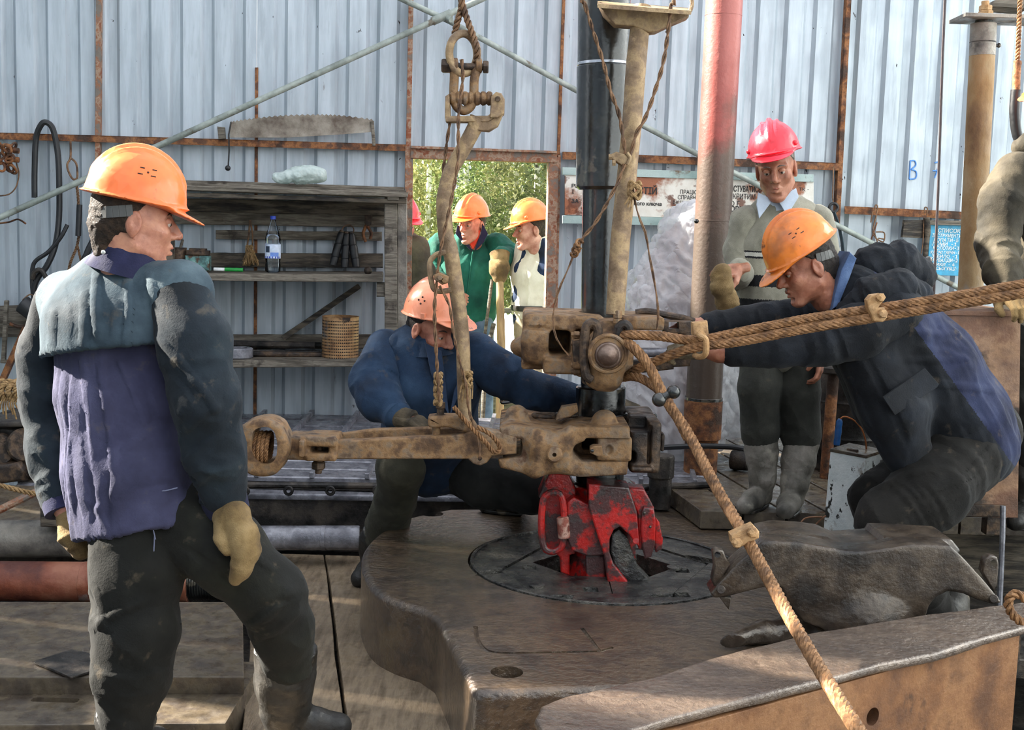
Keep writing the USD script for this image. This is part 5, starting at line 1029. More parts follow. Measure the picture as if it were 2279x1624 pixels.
jk = limbs([([tc[0][0], P(985, 750, 5.08)], [.12, .10])], .0075, torso=[(tc[i][0], tc[i+1][0], tc[i][1], tc[i][2], tc[i+1][1], tc[i+1][2], rv) for i in range(3)])
drape(jk, .006, (.1, 0, 1), .09, .4, 21)
for pl, w, h_ in (([(880, 740), (850, 800), (830, 860)], 12, .012), ([(900, 800), (890, 880), (880, 940)], 14, .012), ([(1030, 780), (1050, 860), (1040, 920)], 12, .012)): pleat(jk, pl, w, h_)
jp = t.part('jacket', jk, J_BLUE, True)
for pp, rr, sd in ((r1, [.085, .098, .086, .062], 31), (l1, [.095, .094, .078, .056], 32)):
    m_ = limbs([(pp, rr)], .007); folds(m_, pp, .012, .09, sd, 2.5, ((0, .4), (.4, 1.1), (.8, 1), (1, .5))); t.part('sleeve', m_, J_BLUE, True, under=jp)
t.part('cuff', lathe([(.05, 0), (.062, .2), (.064, .9), (.05, 1)], P(862, 905, 4.9), P(888, 928, 4.84), 24), J_BLUE, under=jp)
for a, b, q in (((945, 762), (1000, 930), 0), ((1040, 800), (1000, 930), 1)):
    xs = [(a[0], a[1]), (a[0]+(14 if not q else -30), a[1]+70), (b[0], b[1]), (a[0]+(38 if not q else 4), a[1]+20)]
    t.part('lapel', ext([P(x, y, 4.935+.02*(y-760)/170) for x, y in xs], V(0, .012, 0), .003), J_BLUED, under=jp)
t.part('collar', lathe([(.115, 0), (.098, .6), (.092, 1), (.085, 1), (.09, .3), (.10, 0)], P(965, 780, 5.06), P(962, 742, 5.05), 30), J_BLUE, under=jp)
lg = [PS([(930, 1010, 5.36), (892, 1035, 5.12), (884, 1100, 5.22), (852, 1195, 5.37)]), PS([(1000, 1020, 5.36), (1080, 1070, 5.22), (1185, 1088, 5.16), (1160, 1096, 5.5)])]
tr = limbs([(lg[0], [.12, .10, .086, .09])], .007, .03); folds(tr, lg[0], .011, .08, 41, 3, ((0, .4), (.5, .7), (1, 1.6))); t.part('trousers', tr, T_MUD, True, label='muddy trouser leg')
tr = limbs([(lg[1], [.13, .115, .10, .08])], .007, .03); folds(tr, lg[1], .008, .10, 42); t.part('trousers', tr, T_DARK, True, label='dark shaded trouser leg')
a1 = P(832, 1228, 5.42); a1[2] = .12; boot_part(t, BOOTM, P(846, 1185, 5.38), a1, V(a1[0], a1[1]+.03, 0), V(a1[0]-.04, a1[1]-.16, 0), .082, .06, .0, 5)
a2 = P(1150, 1118, 5.58); a2[2] = TZ+.12; boot_part(t, BOOTM, P(1158, 1097, 5.48), a2, V(a2[0], a2[1]+.0, 0), V(a2[0]-.14, a2[1]+.03, 0), .07, .058, TZ+.002, 6)
w1, w2 = P(892, 930, 4.83), P(1305, 892, 5.01)
gh = hand_at(w1, P(950, 945, 4.74)-w1, (0, -.2, 1), hand_mesh(.9, .004, .04, .5), False, 1.05); t.part('glove', gh, GLOVED, True, label='grey work glove')
t.part('glove_cuff', lathe([(.036, 0), (.046, .1), (.044, 1), (.03, 1)], P(920, 938, 4.80), P(880, 924, 4.845), 22), GLOVED)
gh = hand_at(P(1372, 900, 4.98), V(.3, -.1, -.1), (0, -.3, .9), hand_mesh(1.1, .005, .04, .5), True, 1.05); t.part('glove', gh, GLOVED, True, label='grey glove behind the black pipe')
core = limbs([([c-R[:, 2]*.08-R[:, 0]*.02, P(968, 762, 5.09), tc[0][0], tc[3][0]], [.05, .055, .09, .10]), ([tc[0][0], *r1, w1, P(915, 938, 4.80)], [.06, .06, .055, .045, .040, .034, .03]), ([tc[0][0], *l1, w2, P(1360, 898, 4.98)], [.06, .06, .055, .045, .038, .034, .03]), (lg[0]+[a1], [.08, .07, .055, .05, .04]), (lg[1]+[a2], [.08, .075, .06, .05, .04])], .012)
t.part('body', union(hd, core), SK2, True)

# --- the man in the red helmet
t = person('man in red helmet and striped sweater standing on the raised deck')
SWE = cloth('beige_sweater', '747163', '8d8a7a', 'a09c8b', 7, .6, (), .2, bs=320); SWB = cloth('black_stripe', '141416', '1e1e20', '2a2a2c', 7, .6, bs=320); SWW = cloth('white_stripe', 'b6b3a8', 'c8c5ba', 'd4d1c6', 7, .6, bs=320)
SHIRT = cloth('pale_blue_shirt', 'b0bccb', 'c2cedc', 'd2dce8', 6, .2); T_GREY = cloth('grey_trousers', '1f1f1a', '2e2f2a', '41413b', 4, .35, (DIRT,))
SK3 = skin('skin_dark_tan', '7a4c36', '9a664e', 'b07e66')
DR = 5.5; base = P(1724, 346, 5.40); fw, uv = (-.26, -.93, -.22), (-.20, -.20, 1)
c, R, hd = head_parts(t, base, fw, uv, SK3, HAIRM['grey'], H_RED, 1.04, .95, hf=(-.28, -.92, -.08), hu=(-.27, -.16, 1), slots='lug', lift=.009, band=False)
rv = V(1, .05, 0)
tc = [(P(1742, 480, 5.52), .17, .095), (P(1745, 540, 5.5), .195, .115), (P(1742, 640, 5.5), .20, .125), (P(1738, 740, 5.5), .19, .12), (P(1738, 800, 5.5), .18, .115)]
tors = [(tc[i][0], tc[i+1][0], tc[i][1], tc[i][2], tc[i+1][1], tc[i+1][2], rv) for i in range(4)]
r1 = PS([(1660, 490, 5.5), (1645, 555, 5.53), (1650, 615, 5.5), (1645, 602, 5.32)]); l1 = PS([(1822, 490, 5.5), (1843, 600, 5.52), (1846, 690, 5.5), (1832, 775, 5.42)])
sw = limbs([([tc[0][0], P(1730, 455, 5.5)], [.10, .085])], .006, torso=tors[:3]+[(tc[3][0], P(1738, 775, 5.5), .195, .125, .185, .12, rv)]); drape(sw, .004, (0, 0, 1), .08, .4, 50)
zs = [P(1745, y, 5.38)[2] for y in (560, 564, 573, 577, 614, 640, 668, 692)]
def slab(m, z0, z1):
    f = np.asarray(m.vertices)[np.asarray(m.faces)].mean(1)[:, 2]; q = TM(m.vertices, np.asarray(m.faces)[(f <= z0) & (f > z1)]); q.remove_unreferenced_vertices(); return q
sw = refine(sw, .02) if False else sw
zs = [9]+zs+[-9]; bands = [SWE, SWB, SWW, SWB, SWE, SWB, SWE, SWB, SWE]
jp = t.part('sweater', slab(sw, 9, zs[1]), SWE, True)
for i in range(1, 9): t.part('stripe', slab(sw, zs[i], zs[i+1]), bands[i], True, under=jp, label={SWB: 'black knitted band', SWW: 'white knitted band'}.get(bands[i]))
for pp, rr, sd in ((r1, [.068, .066, .060, .052], 51), (l1, [.068, .066, .056, .048], 52)):
    m_ = limbs([(pp, rr)], .0065); folds(m_, pp, .007, .08, sd); t.part('sleeve', m_, SWE, True, under=jp)
for sd, pts in ((0, [(1688, 428), (1712, 440), (1718, 448), (1690, 486), (1684, 455)]), (1, [(1772, 418), (1738, 438), (1732, 446), (1752, 480), (1778, 438)])):
    t.part('shirt_collar', ext([P(x, y, 5.375+.0003*abs(x-1725)) for x, y in pts], V(0, .012, 0), .003), SHIRT)
t.part('shirt_collar', lathe([(.082, 0), (.076, 1), (.07, 1), (.072, 0)], P(1733, 462, 5.49), P(1730, 428, 5.48), 26), SHIRT)
lg = [PS([(1700, 770, 5.5), (1690, 860, 5.48), (1692, 960, 5.5), (1693, 990, 5.5)]), PS([(1780, 770, 5.5), (1778, 870, 5.48), (1783, 970, 5.5), (1782, 1000, 5.5)])]
tr = limbs([(lg[0], [.10, .095, .085, .07]), (lg[1], [.10, .094, .088, .07])], .007, .02); folds(tr, lg[0], .006, .12, 61, at=((0, .4), (.6, .6), (.9, 1.2), (1, .2))); t.part('trousers', tr, T_GREY, True)
a1 = P(1697, 1062, 5.5); boot_part(t, BOOTDUST, P(1692, 955, 5.5), a1, V(a1[0], a1[1]+.03, 0), V(a1[0]-.10, a1[1]-.15, 0), .080, .056, PZ, 7)
a2 = P(1768, 1075, 5.45); boot_part(t, BOOTDUST, P(1786, 976, 5.5), a2, V(a2[0], a2[1]+.03, 0), V(a2[0]-.07, a2[1]-.16, 0), .082, .057, PZ, 8)
w1, w2 = P(1640, 600, 5.27), P(1828, 785, 5.40)
hr = hand_at(w1, V(-.75, -.45, -.15), V(.2, -.5, .85), hand_mesh(1.1, 0, .03, 1.0), False, .98); hl2 = hand_at(w2, V(-.1, -.2, -1), V(.9, -.4, 0), hand_mesh(.6, 0, .03, .6), True, .98)
gl = limbs([(PS([(1607, 606, 5.16), (1606, 640, 5.15), (1612, 668, 5.15)]), [.040, .046, .026]), (PS([(1612, 640, 5.17), (1618, 672, 5.18), (1612, 690, 5.18)]), [.038, .05, .028]), (PS([(1592, 612, 5.15), (1598, 628, 5.15)]), [.022, .02])], .0045, .012)
folds(gl, PS([(1607, 606, 5.16), (1612, 690, 5.16)]), .004, .03, 9)
single('work_glove', gl, GLOVE, 'dirty canvas glove held up by the man in the red helmet', 'glove', smooth=True)
core = limbs([([c-R[:, 2]*.08-R[:, 0]*.02, P(1731, 450, 5.49), tc[0][0], tc[4][0]], [.05, .055, .07, .08]), ([tc[0][0], *r1, w1], [.05, .05, .045, .04, .035, .028]), ([tc[0][0], *l1, w2], [.05, .05, .045, .04, .033, .028]), (lg[0]+[a1, V(*a1[:2], PZ+.05)], [.07, .06, .05, .05, .045, .04]), (lg[1]+[a2, V(*a2[:2], PZ+.05)], [.07, .06, .05, .05, .045, .04])], .012)
t.part('body', union(hd, core, hr, hl2), SK3, True)

# --- the man bending over from the right
t = person('man in dirty orange helmet and dark jacket bending over and pushing the upper tong')
J_DARK = cloth('dark_navy_cloth', '0d0f13', '16191e', '22262d', 4.5, .4, (DIRT, GREASE)); J_BACK = cloth('navy_blue_back', '161a2d', '222740', '2e3550', 5, .4, (DIRT,)); DENIM = cloth('denim', '3a4d6c', '50658a', '677da0', 8, .5)
T_BRN = cloth('brown_grey_trousers', '0f0e0c', '191714', '26231f', 4, .4, (DIRT,)); SK4 = skin('skin_brown', '7a4a36', '96604a', 'ac7860')
base = P(1783, 558, 4.56); fw, uv = (-.90, -.16, -.38), (-.34, -.06, .92)
c, R, hd = head_parts(t, base, fw, uv, SK4, HAIRM['dark'], H_DIRTY, 1.05, .99, hf=(-.82, -.12, -.56), hu=(-.56, -.05, .83))
rv = V(.15, 1, 0)
tc = [(P(1905, 655, 4.62), .15, .12), (P(1975, 715, 4.64), .21, .165), (P(2060, 820, 4.67), .20, .19), (P(2135, 930, 4.70), .19, .185), (P(2165, 985, 4.70), .185, .17)]
tors = [(tc[i][0], tc[i+1][0], tc[i][1], tc[i][2], tc[i+1][1], tc[i+1][2], rv) for i in range(4)]
jk = limbs([(PS([(1915, 760, 4.52), (1985, 900, 4.52), (2020, 1010, 4.55)]), [.11, .125, .09]), (PS([(1905, 780, 4.75), (1960, 900, 4.78)]), [.10, .11])], .0072, .05, torso=tors)
drape(jk, .006, (.6, 0, -.8), .09, .4, 71)
for pl, w, h_ in (([(2010, 730), (2090, 745), (2160, 735)], 9, .012), ([(2000, 800), (2100, 800), (2190, 790)], 10, .012), ([(2060, 850), (2150, 860), (2230, 870)], 12, .010), ([(1870, 800), (1920, 920), (1970, 1040)], 12, .014), ([(1930, 800), (1980, 900), (2030, 1010)], 14, -.012), ([(2080, 980), (2140, 960), (2210, 930)], 12, .010), ([(2040, 760), (2110, 770), (2180, 800)], 8, -.008)): pleat(jk, pl, w, h_)
f = np.asarray(jk.vertices)[np.asarray(jk.faces)].mean(1); pq = proj(f); backside = (pq[:, 0]-1990)*.72-(pq[:, 1]-690)*.52 > 12
def pick(m, sel): q = TM(m.vertices, np.asarray(m.faces)[sel]); q.remove_unreferenced_vertices(); return q
jp = t.part('jacket', pick(jk, ~backside), J_DARK, True, label='dark greasy front of the jacket'); t.part('jacket_back', pick(jk, backside), J_BACK, True, label='navy blue back panel of the jacket', under=jp)
nr = PS([(1985, 690, 4.50), (1910, 735, 4.45), (1830, 762, 4.44), (1740, 775, 4.45), (1634, 786, 4.46)]); fr_ = PS([(1900, 668, 4.80), (1800, 700, 4.86), (1700, 712, 4.85), (1580, 722, 4.78)])
for pp, rr, sd, ls in ((nr, [.115, .10, .080, .066, .050], 72, J_DARK), (fr_, [.09, .075, .064, .05], 73, J_DARK)):
    m_ = limbs([(pp, rr)], .0065); folds(m_, pp, .010, .085, sd, 2.5, ((0, .5), (.4, 1.1), (.8, 1.), (1, .6))); t.part('sleeve', m_, ls, True, under=jp)
for pts, rr, sd in ((PS([(1900, 640, 4.62), (1945, 590, 4.62), (2000, 585, 4.64), (2045, 610, 4.66), (2055, 640, 4.68)]), [.05, .072, .075, .06, .035], 74), (PS([(1890, 690, 4.48), (1940, 650, 4.46), (2000, 640, 4.48), (2050, 655, 4.54)]), [.04, .055, .058, .04], 75)):
    m_ = limbs([(pts, rr)], .006); folds(m_, pts, .012, .07, sd, 5); t.part('hood', m_, J_DARK, True, under=jp, label='crumpled hood lying on the shoulders')
t.part('collar', ext([P(x, y, 4.50) for x, y in ((1892, 560), (1908, 575), (1890, 625), (1868, 680), (1852, 690), (1856, 660), (1872, 600))], V(.0, .16, 0), .01), DENIM, label='turned up denim shirt collar')
pk = [(1965, 884), (2058, 818), (2090, 855), (2086, 862), (1992, 924)]
t.part('pocket_flap', ext([P(x, y, 4.345+.0006*(x-1965)) for x, y in pk], V(0, .012, .0), .003), J_DARK, under=jp)
hp = [P(2150, 1000, 4.66), P(2165, 1000, 4.86)]
lg = [[hp[0], *PS([(2070, 1090, 4.52), (1975, 1160, 4.48), (2030, 1270, 4.66), (2100, 1390, 4.85)])], [hp[1], *PS([(2040, 1060, 4.92), (1950, 1110, 4.92), (1960, 1230, 4.98), (2010, 1350, 5.05)])]]
tr = limbs([(lg[0], [.165, .145, .115, .085, .07]), (lg[1], [.15, .125, .10, .08, .07]), ([P(2170, 960, 4.75), P(2195, 960, 4.75)], [.17, .13])], .0075, .04); folds(tr, lg[0], .010, .09, 76, 3)
for pl, w, h_ in (([(2230, 970), (2150, 1060), (2000, 1120)], 12, .012), ([(2200, 1050), (2080, 1130), (1960, 1190)], 12, .012), ([(1950, 1090), (2010, 1060), (2090, 1040)], 10, .01)): pleat(tr, pl, w, h_)
t.part('trousers', tr, T_BRN, True)
a1, a2 = P(2115, 1430, 4.9), P(2020, 1385, 5.1); a1[2], a2[2] = .12, .12
boot_part(t, BOOTM, lg[0][4], a1, V(a1[0]+.02, a1[1], 0), V(a1[0]-.15, a1[1]-.03, 0), .072, .06, .001, 9); boot_part(t, BOOTM, lg[1][4], a2, V(a2[0]+.02, a2[1], 0), V(a2[0]-.15, a2[1]-.03, 0), .072, .06, -.0, 10)
w1, w2 = P(1600, 786, 4.47), P(1562, 722, 4.77)
hm_ = hand_mesh(1.15, 0, .03, .8); h1_ = hand_at(P(1578, 782, 4.50), V(-1, .12, -.05), V(.1, -.5, .85), hm_, True, 1.0); h2_ = hand_at(P(1552, 722, 4.76), V(-1, -.1, -.1), V(-.1, .2, 1), hm_, False, 1.0)
gm_ = hand_mesh(1.2, .003, .03, .8)
t.part('glove', hand_at(P(1560, 780, 4.52), V(-1, .12, -.03), V(.1, -.5, .85), gm_, True, 1.0), GLOVED, True, label='grey glove gripping the tong handle')
core = limbs([([c-R[:, 2]*.075-R[:, 0]*.02, P(1880, 655, 4.62), tc[0][0], tc[4][0]], [.052, .058, .08, .10]), ([tc[1][0], *nr, w1, P(1575, 782, 4.5)], [.06, .06, .055, .05, .042, .035, .03, .026]), ([tc[0][0], *fr_, w2], [.06, .055, .05, .045, .036, .03]), ([tc[4][0]]+lg[0]+[a1], [.08, .09, .08, .07, .055, .05, .04]), ([tc[4][0]]+lg[1]+[a2], [.08, .09, .08, .07, .055, .05, .04])], .012)
t.part('body', union(hd, core, h2_), SK4, True)

# --- the men outside the doorway
SK5 = skin('skin_fair', '9c6450', 'b88470', 'c89a86'); GREEN = cloth('green_cloth', '0d3f36', '165749', '266a5a', 5, .35); TEE = cloth('orange_red_tee', 'b03020', 'c83c28', 'd24c38', 8, .2); JEANS = cloth('pale_jeans', '43566c', '5c7088', '74869c', 7, .4)
t = person('man in orange helmet and green jacket leaning on a shovel outside the doorway')
DG_ = 8.3; base = P(1050, 480, 8.2); c, R, hd = head_parts(t, base, (-.52, -.84, -.08), (.05, 0, 1), SK5, HAIRM['brown'], H_OR, 1.0, .94, slots='none', band=False)
rv = V(1, .12, 0); tc = [(P(1045, 548, 8.32), .18, .10), (P(1050, 600, 8.3), .21, .13), (P(1050, 660, 8.3), .17, .12), (P(1052, 700, 8.32), .155, .11)]
jk = limbs([([tc[0][0], P(1048, 530, 8.3)], [.10, .08])], .010, torso=[(tc[i][0], tc[i+1][0], tc[i][1], tc[i][2], tc[i+1][1], tc[i+1][2], rv) for i in range(3)]); drape(jk, .010, (.3, 0, 1), .1, .4, 81); jp = t.part('jacket', jk, GREEN, True)
r1 = PS([(982, 548, 8.35), (968, 600, 8.35), (985, 640, 8.2), (1010, 655, 8.15)]); l1 = PS([(1105, 548, 8.3), (1135, 575, 8.25), (1112, 572, 8.08)])
for pp, rr, sd in ((r1, [.09, .085, .075, .06], 82), (l1, [.09, .085, .066], 83)): m_ = limbs([(pp, rr)], .009); folds(m_, pp, .012, .09, sd); t.part('sleeve', m_, GREEN, True, under=jp)
t.part('tee_shirt', ext([P(x, y, 8.16) for x, y in ((1030, 515), (1070, 512), (1066, 530), (1053, 556), (1040, 535))], V(0, .04, 0), .006), TEE)
for pts in ([(1018, 500), (1028, 512), (1052, 560), (1046, 556), (1026, 536), (1014, 520)], [(1074, 498), (1086, 520), (1076, 540), (1055, 560), (1060, 545), (1070, 520)]): t.part('collar', ext([P(x, y, 8.15) for x, y in pts], V(0, .02, 0), .004), J_NAVY, under=jp)
t.part('placket', tube([P(1053, 560, 8.16), P(1047, 600, 8.155), P(1040, 650, 8.165), P(1036, 690, 8.2)], .006, 6), GREEN, under=jp)
lg = [PS([(1040, 690, 8.32), (1038, 800, 8.3), (1036, 920, 8.3)]), PS([(1066, 690, 8.32), (1072, 800, 8.3), (1075, 920, 8.3)])]
t.part('trousers', limbs([(lg[0], [.10, .085, .07]), (lg[1], [.10, .085, .07])], .010), JEANS, True)
ZO = -.02
for p_, s_ in ((lg[0][2], 0), (lg[1][2], 1)): boot_part(t, BOOTM, V(p_[0], p_[1], ZO+.3), V(p_[0], p_[1], ZO+.1), V(p_[0], p_[1]+.03, 0), V(p_[0]-.05, p_[1]-.17, 0), .075, .06, ZO, s_)
w2 = P(1112, 580, 8.05); gm = limbs([(PS([(1112, 572, 8.06), (1113, 595, 8.03), (1112, 615, 8.03)]), [.052, .062, .05]), (PS([(1098, 585, 8.03), (1098, 605, 8.02)]), [.03, .028])], .006, .015); t.part('glove', gm, GLOVE, True, label='canvas mitten on the shovel handle'); t.part('glove_cuff', lathe([(.05, 0), (.062, .3), (.068, .9), (.05, 1)], P(1113, 585, 8.035), P(1112, 562, 8.07), 22), GLOVE)
h3 = hand_at(P(1008, 655, 8.15), V(.8, .1, -.3), (0, -1, .2), hand_mesh(.8), False, .95)
core = limbs([([c-R[:, 2]*.08-R[:, 0]*.02, P(1050, 525, 8.3), tc[0][0], tc[3][0]], [.05, .055, .08, .08]), ([tc[0][0], *r1], [.05, .05, .045, .04, .03]), ([tc[0][0], *l1, w2], [.05, .05, .045, .04, .035]), (lg[0]+[V(lg[0][2][0], lg[0][2][1], ZO+.06)], [.07, .06, .05, .04]), (lg[1]+[V(lg[1][2][0], lg[1][2][1], ZO+.06)], [.07, .06, .05, .04])], .014)
t.part('body', union(hd, core, h3), SK5, True)

t = person('orange helmeted man in pale shirt under a dark jacket by the right door jamb')
WSH = cloth('cream_shirt', 'c8c0ac', 'd8d2c0', 'e4dece', 6, .25); KHAKI = cloth('khaki_trousers', '8a7c66', 'a09078', 'b3a48c', 6, .35); J_NB = cloth('dark_blue_jacket', '141c2a', '22304a', '344460', 6, .4); BELT = plain('black_belt', '191614', .4)
base = P(1181, 492, 8.0); c, R, hd = head_parts(t, base, (-.93, -.32, -.06), (.0, 0, 1), SK5, HAIRM['brown'], H_OR, 1.0, .94, slots='none', band=False, hf=(-.93, -.32, -.16), hu=(-.16, 0, 1))
rv = V(.75, -.5, 0); tc = [(P(1198, 552, 8.08), .17, .10), (P(1196, 610, 8.08), .185, .14), (P(1190, 680, 8.1), .165, .14)]
t.part('shirt', drape(limbs([([tc[0][0], P(1195, 535, 8.06)], [.09, .075])], .009, torso=[(tc[i][0], tc[i+1][0], tc[i][1], tc[i][2], tc[i+1][1], tc[i+1][2], rv) for i in range(2)]), .006, (.3, 0, 1), .07, .3, 91), WSH, True)
for pts, rr in ((PS([(1180, 548, 8.05), (1163, 600, 8.06), (1160, 660, 8.08), (1158, 715, 8.1)]), [.045, .05, .055, .045]), (PS([(1215, 545, 8.0), (1216, 600, 7.98), (1222, 650, 8.02), (1226, 700, 8.06)]), [.05, .07, .07, .05])):
    m_ = limbs([(pts, rr)], .008); folds(m_, pts, .008, .12, 92); jp = t.part('jacket', m_, J_NB, True, label='open dark jacket front')
sl3 = PS([(1228, 552, 8.05), (1245, 620, 8.05), (1250, 690, 8.0), (1225, 712, 7.92)]); m_ = limbs([(sl3, [.08, .075, .065, .05])], .009); t.part('sleeve', m_, J_NB, True, under=jp)
t.part('belt', lathe([(.158, 0), (.162, .5), (.158, 1)], P(1190, 690, 8.1), P(1190, 678, 8.1), 28), BELT)
lg = [PS([(1178, 690, 8.12), (1176, 800, 8.1), (1175, 920, 8.1)]), PS([(1204, 690, 8.08), (1206, 800, 8.05), (1208, 920, 8.05)])]
t.part('trousers', limbs([(lg[0], [.11, .09, .075]), (lg[1], [.11, .09, .075])], .010), KHAKI, True)
for p_, s_ in ((lg[0][2], 0), (lg[1][2], 1)): boot_part(t, BOOTM, V(p_[0], p_[1], ZO+.3), V(p_[0], p_[1], ZO+.1), V(p_[0]+.03, p_[1], 0), V(p_[0]-.17, p_[1]-.05, 0), .075, .06, ZO, s_)
h3 = hand_at(P(1222, 714, 7.9), V(-.6, -.2, -.6), V(0, -1, 0), hand_mesh(.7), True, .95)
core = limbs([([c-R[:, 2]*.08-R[:, 0]*.02, P(1196, 530, 8.06), tc[0][0], tc[2][0]], [.05, .055, .08, .08]), ([tc[0][0], *sl3], [.05, .05, .045, .04, .03]), (lg[0]+[V(*lg[0][2][:2], ZO+.06)], [.07, .06, .05, .04]), (lg[1]+[V(*lg[1][2][:2], ZO+.06)], [.07, .06, .05, .04])], .014)
t.part('body', union(hd, core, h3), SK5, True)

J_BRN = cloth('brown_grey_jacket', '221f18', '373228', '4e4739', 5, .4, (DIRT,))
t = person('man in brown jacket half hidden by the left door jamb')
base = P(893, 482, 8.0); c, R, hd = head_parts(t, base, (.6, -.75, -.1), (0, 0, 1), SK5, HAIRM['dark'], H_RED, 1.0, .94, slots='none', band=False)
rv = V(1, 0, 0); tc = [(P(885, 548, 8.05), .17, .10), (P(888, 610, 8.05), .20, .13), (P(888, 720, 8.05), .18, .13)]
jk = limbs([([tc[0][0], P(890, 535, 8.03)], [.10, .085])], .010, torso=[(tc[i][0], tc[i+1][0], tc[i][1], tc[i][2], tc[i+1][1], tc[i+1][2], rv) for i in range(2)]); drape(jk, .008, (0, 0, 1), .1, .4, 95); jp = t.part('jacket', jk, J_BRN, True)
sl4 = PS([(925, 552, 8.0), (942, 610, 7.98), (938, 680, 7.9)]); sl5 = PS([(845, 552, 8.0), (830, 610, 8.0), (835, 690, 7.95)])
for pp, sd in ((sl4, 96), (sl5, 97)): m_ = limbs([(pp, [.085, .075, .06])], .009); folds(m_, pp, .01, .09, sd); t.part('sleeve', m_, J_BRN, True, under=jp)
lg = [PS([(868, 710, 8.05), (866, 820, 8.05), (864, 920, 8.05)]), PS([(908, 710, 8.05), (910, 820, 8.05), (912, 920, 8.05)])]
t.part('trousers', limbs([(lg[0], [.10, .085, .07]), (lg[1], [.10, .085, .07])], .012), T_DARK, True)
for p_, s_ in ((lg[0][2], 0), (lg[1][2], 1)): boot_part(t, BOOTM, V(p_[0], p_[1], ZO+.3), V(p_[0], p_[1], ZO+.1), V(p_[0], p_[1]+.03, 0), V(p_[0]+.03, p_[1]-.17, 0), .075, .06, ZO, s_)
core = limbs([([c-R[:, 2]*.08-R[:, 0]*.02, P(890, 530, 8.03), tc[0][0], tc[2][0]], [.05, .055, .08, .08]), ([tc[0][0], *sl4], [.05, .05, .045, .03]), ([tc[0][0], *sl5], [.05, .05, .045, .03])], .014)
t.part('body', union(hd, core, hand_at(sl4[2], V(0, -.1, -1), V(1, 0, 0), hand_mesh(.6), True, .95), hand_at(sl5[2], V(0, -.1, -1), V(-1, 0, 0), hand_mesh(.6), False, .95)), SK5, True)

# --- the man cut by the right edge of the frame
t = person('man in grey brown jacket at the right edge resting a glove on a box')
DE_ = 5.3; base = P(2350, 205, 5.3); c, R, hd = head_parts(t, base, (-.8, -.5, -.1), (0, 0, 1), SK4, HAIRM['dark'], H_OR, 1.05, .97)
rv = V(.85, -.5, 0); tc = [(P(2335, 370, 5.35), .18, .11), (P(2335, 460, 5.35), .21, .14), (P(2340, 640, 5.35), .20, .14), (P(2340, 760, 5.35), .19, .14)]
jk = limbs([([tc[0][0], P(2330, 340, 5.33)], [.11, .09])], .008, torso=[(tc[i][0], tc[i+1][0], tc[i][1], tc[i][2], tc[i+1][1], tc[i+1][2], rv) for i in range(3)]); drape(jk, .008, (0, 0, 1), .09, .4, 101); jp = t.part('jacket', jk, J_BRN, True)
pp = PS([(2262, 385, 5.28), (2232, 450, 5.24), (2222, 540, 5.20), (2232, 600, 5.12), (2243, 640, 5.06)]); m_ = limbs([(pp, [.095, .094, .082, .075, .05])], .0065); folds(m_, pp, .013, .085, 102, 3, ((0, .4), (.4, 1), (.8, 1.4), (1, .8))); t.part('sleeve', m_, J_BRN, True, under=jp)
p2 = PS([(2410, 385, 5.35), (2430, 520, 5.33), (2425, 640, 5.25)]); t.part('sleeve', folds(limbs([(p2, [.09, .08, .06])], .009), p2, .01, .09, 103), J_BRN, True, under=jp)
t.part('hood', folds(limbs([(PS([(2268, 330, 5.3), (2300, 318, 5.28), (2340, 335, 5.25)]), [.035, .05, .05])], .007), PS([(2268, 330, 5.3), (2340, 335, 5.25)]), .008, .05, 104), J_BRN, True, under=jp)
t.part('glove', hand_at(P(2243, 650, 5.04), V(.12, -.75, -.35), V(-.2, .3, 1), hand_mesh(.75, .004, .06, .5), True, 1.08), GLOVE, True, label='dirty canvas glove on the box edge')
lg = [PS([(2300, 760, 5.35), (2285, 900, 5.33), (2290, 1020, 5.35)]), PS([(2380, 760, 5.35), (2385, 900, 5.35), (2390, 1020, 5.35)])]
tr = limbs([(lg[0], [.12, .10, .08]), (lg[1], [.12, .10, .08])], .009); folds(tr, lg[0], .009, .1, 105); t.part('trousers', tr, T_DARK, True)
a1 = P(2290, 1040, 5.35); a2 = P(2395, 1045, 5.35)
boot_part(t, BOOTM, P(2290, 985, 5.35), V(a1[0], a1[1], PZ+.09), V(a1[0]+.02, a1[1]+.02, 0), V(a1[0]-.10, a1[1]-.15, 0), .082, .06, PZ, 11); boot_part(t, BOOTM, P(2392, 985, 5.35), V(a2[0], a2[1], PZ+.09), V(a2[0]+.02, a2[1]+.02, 0), V(a2[0]-.08, a2[1]-.16, 0), .082, .06, PZ, 12)
core = limbs([([c-R[:, 2]*.08-R[:, 0]*.02, P(2335, 330, 5.33), tc[0][0], tc[3][0]], [.05, .055, .08, .09]), ([tc[0][0], *pp], [.06, .06, .05, .045, .04, .035]), ([tc[0][0], *p2], [.06, .05, .045, .035]), (lg[0]+[V(a1[0], a1[1], PZ+.05)], [.08, .07, .05, .04]), (lg[1]+[V(a2[0], a2[1], PZ+.05)], [.08, .07, .05, .04])], .013)
t.part('body', union(hd, core, hand_at(p2[2], V(0, -.2, -1), V(1, 0, 0), hand_mesh(.6), False, 1)), SK4, True)
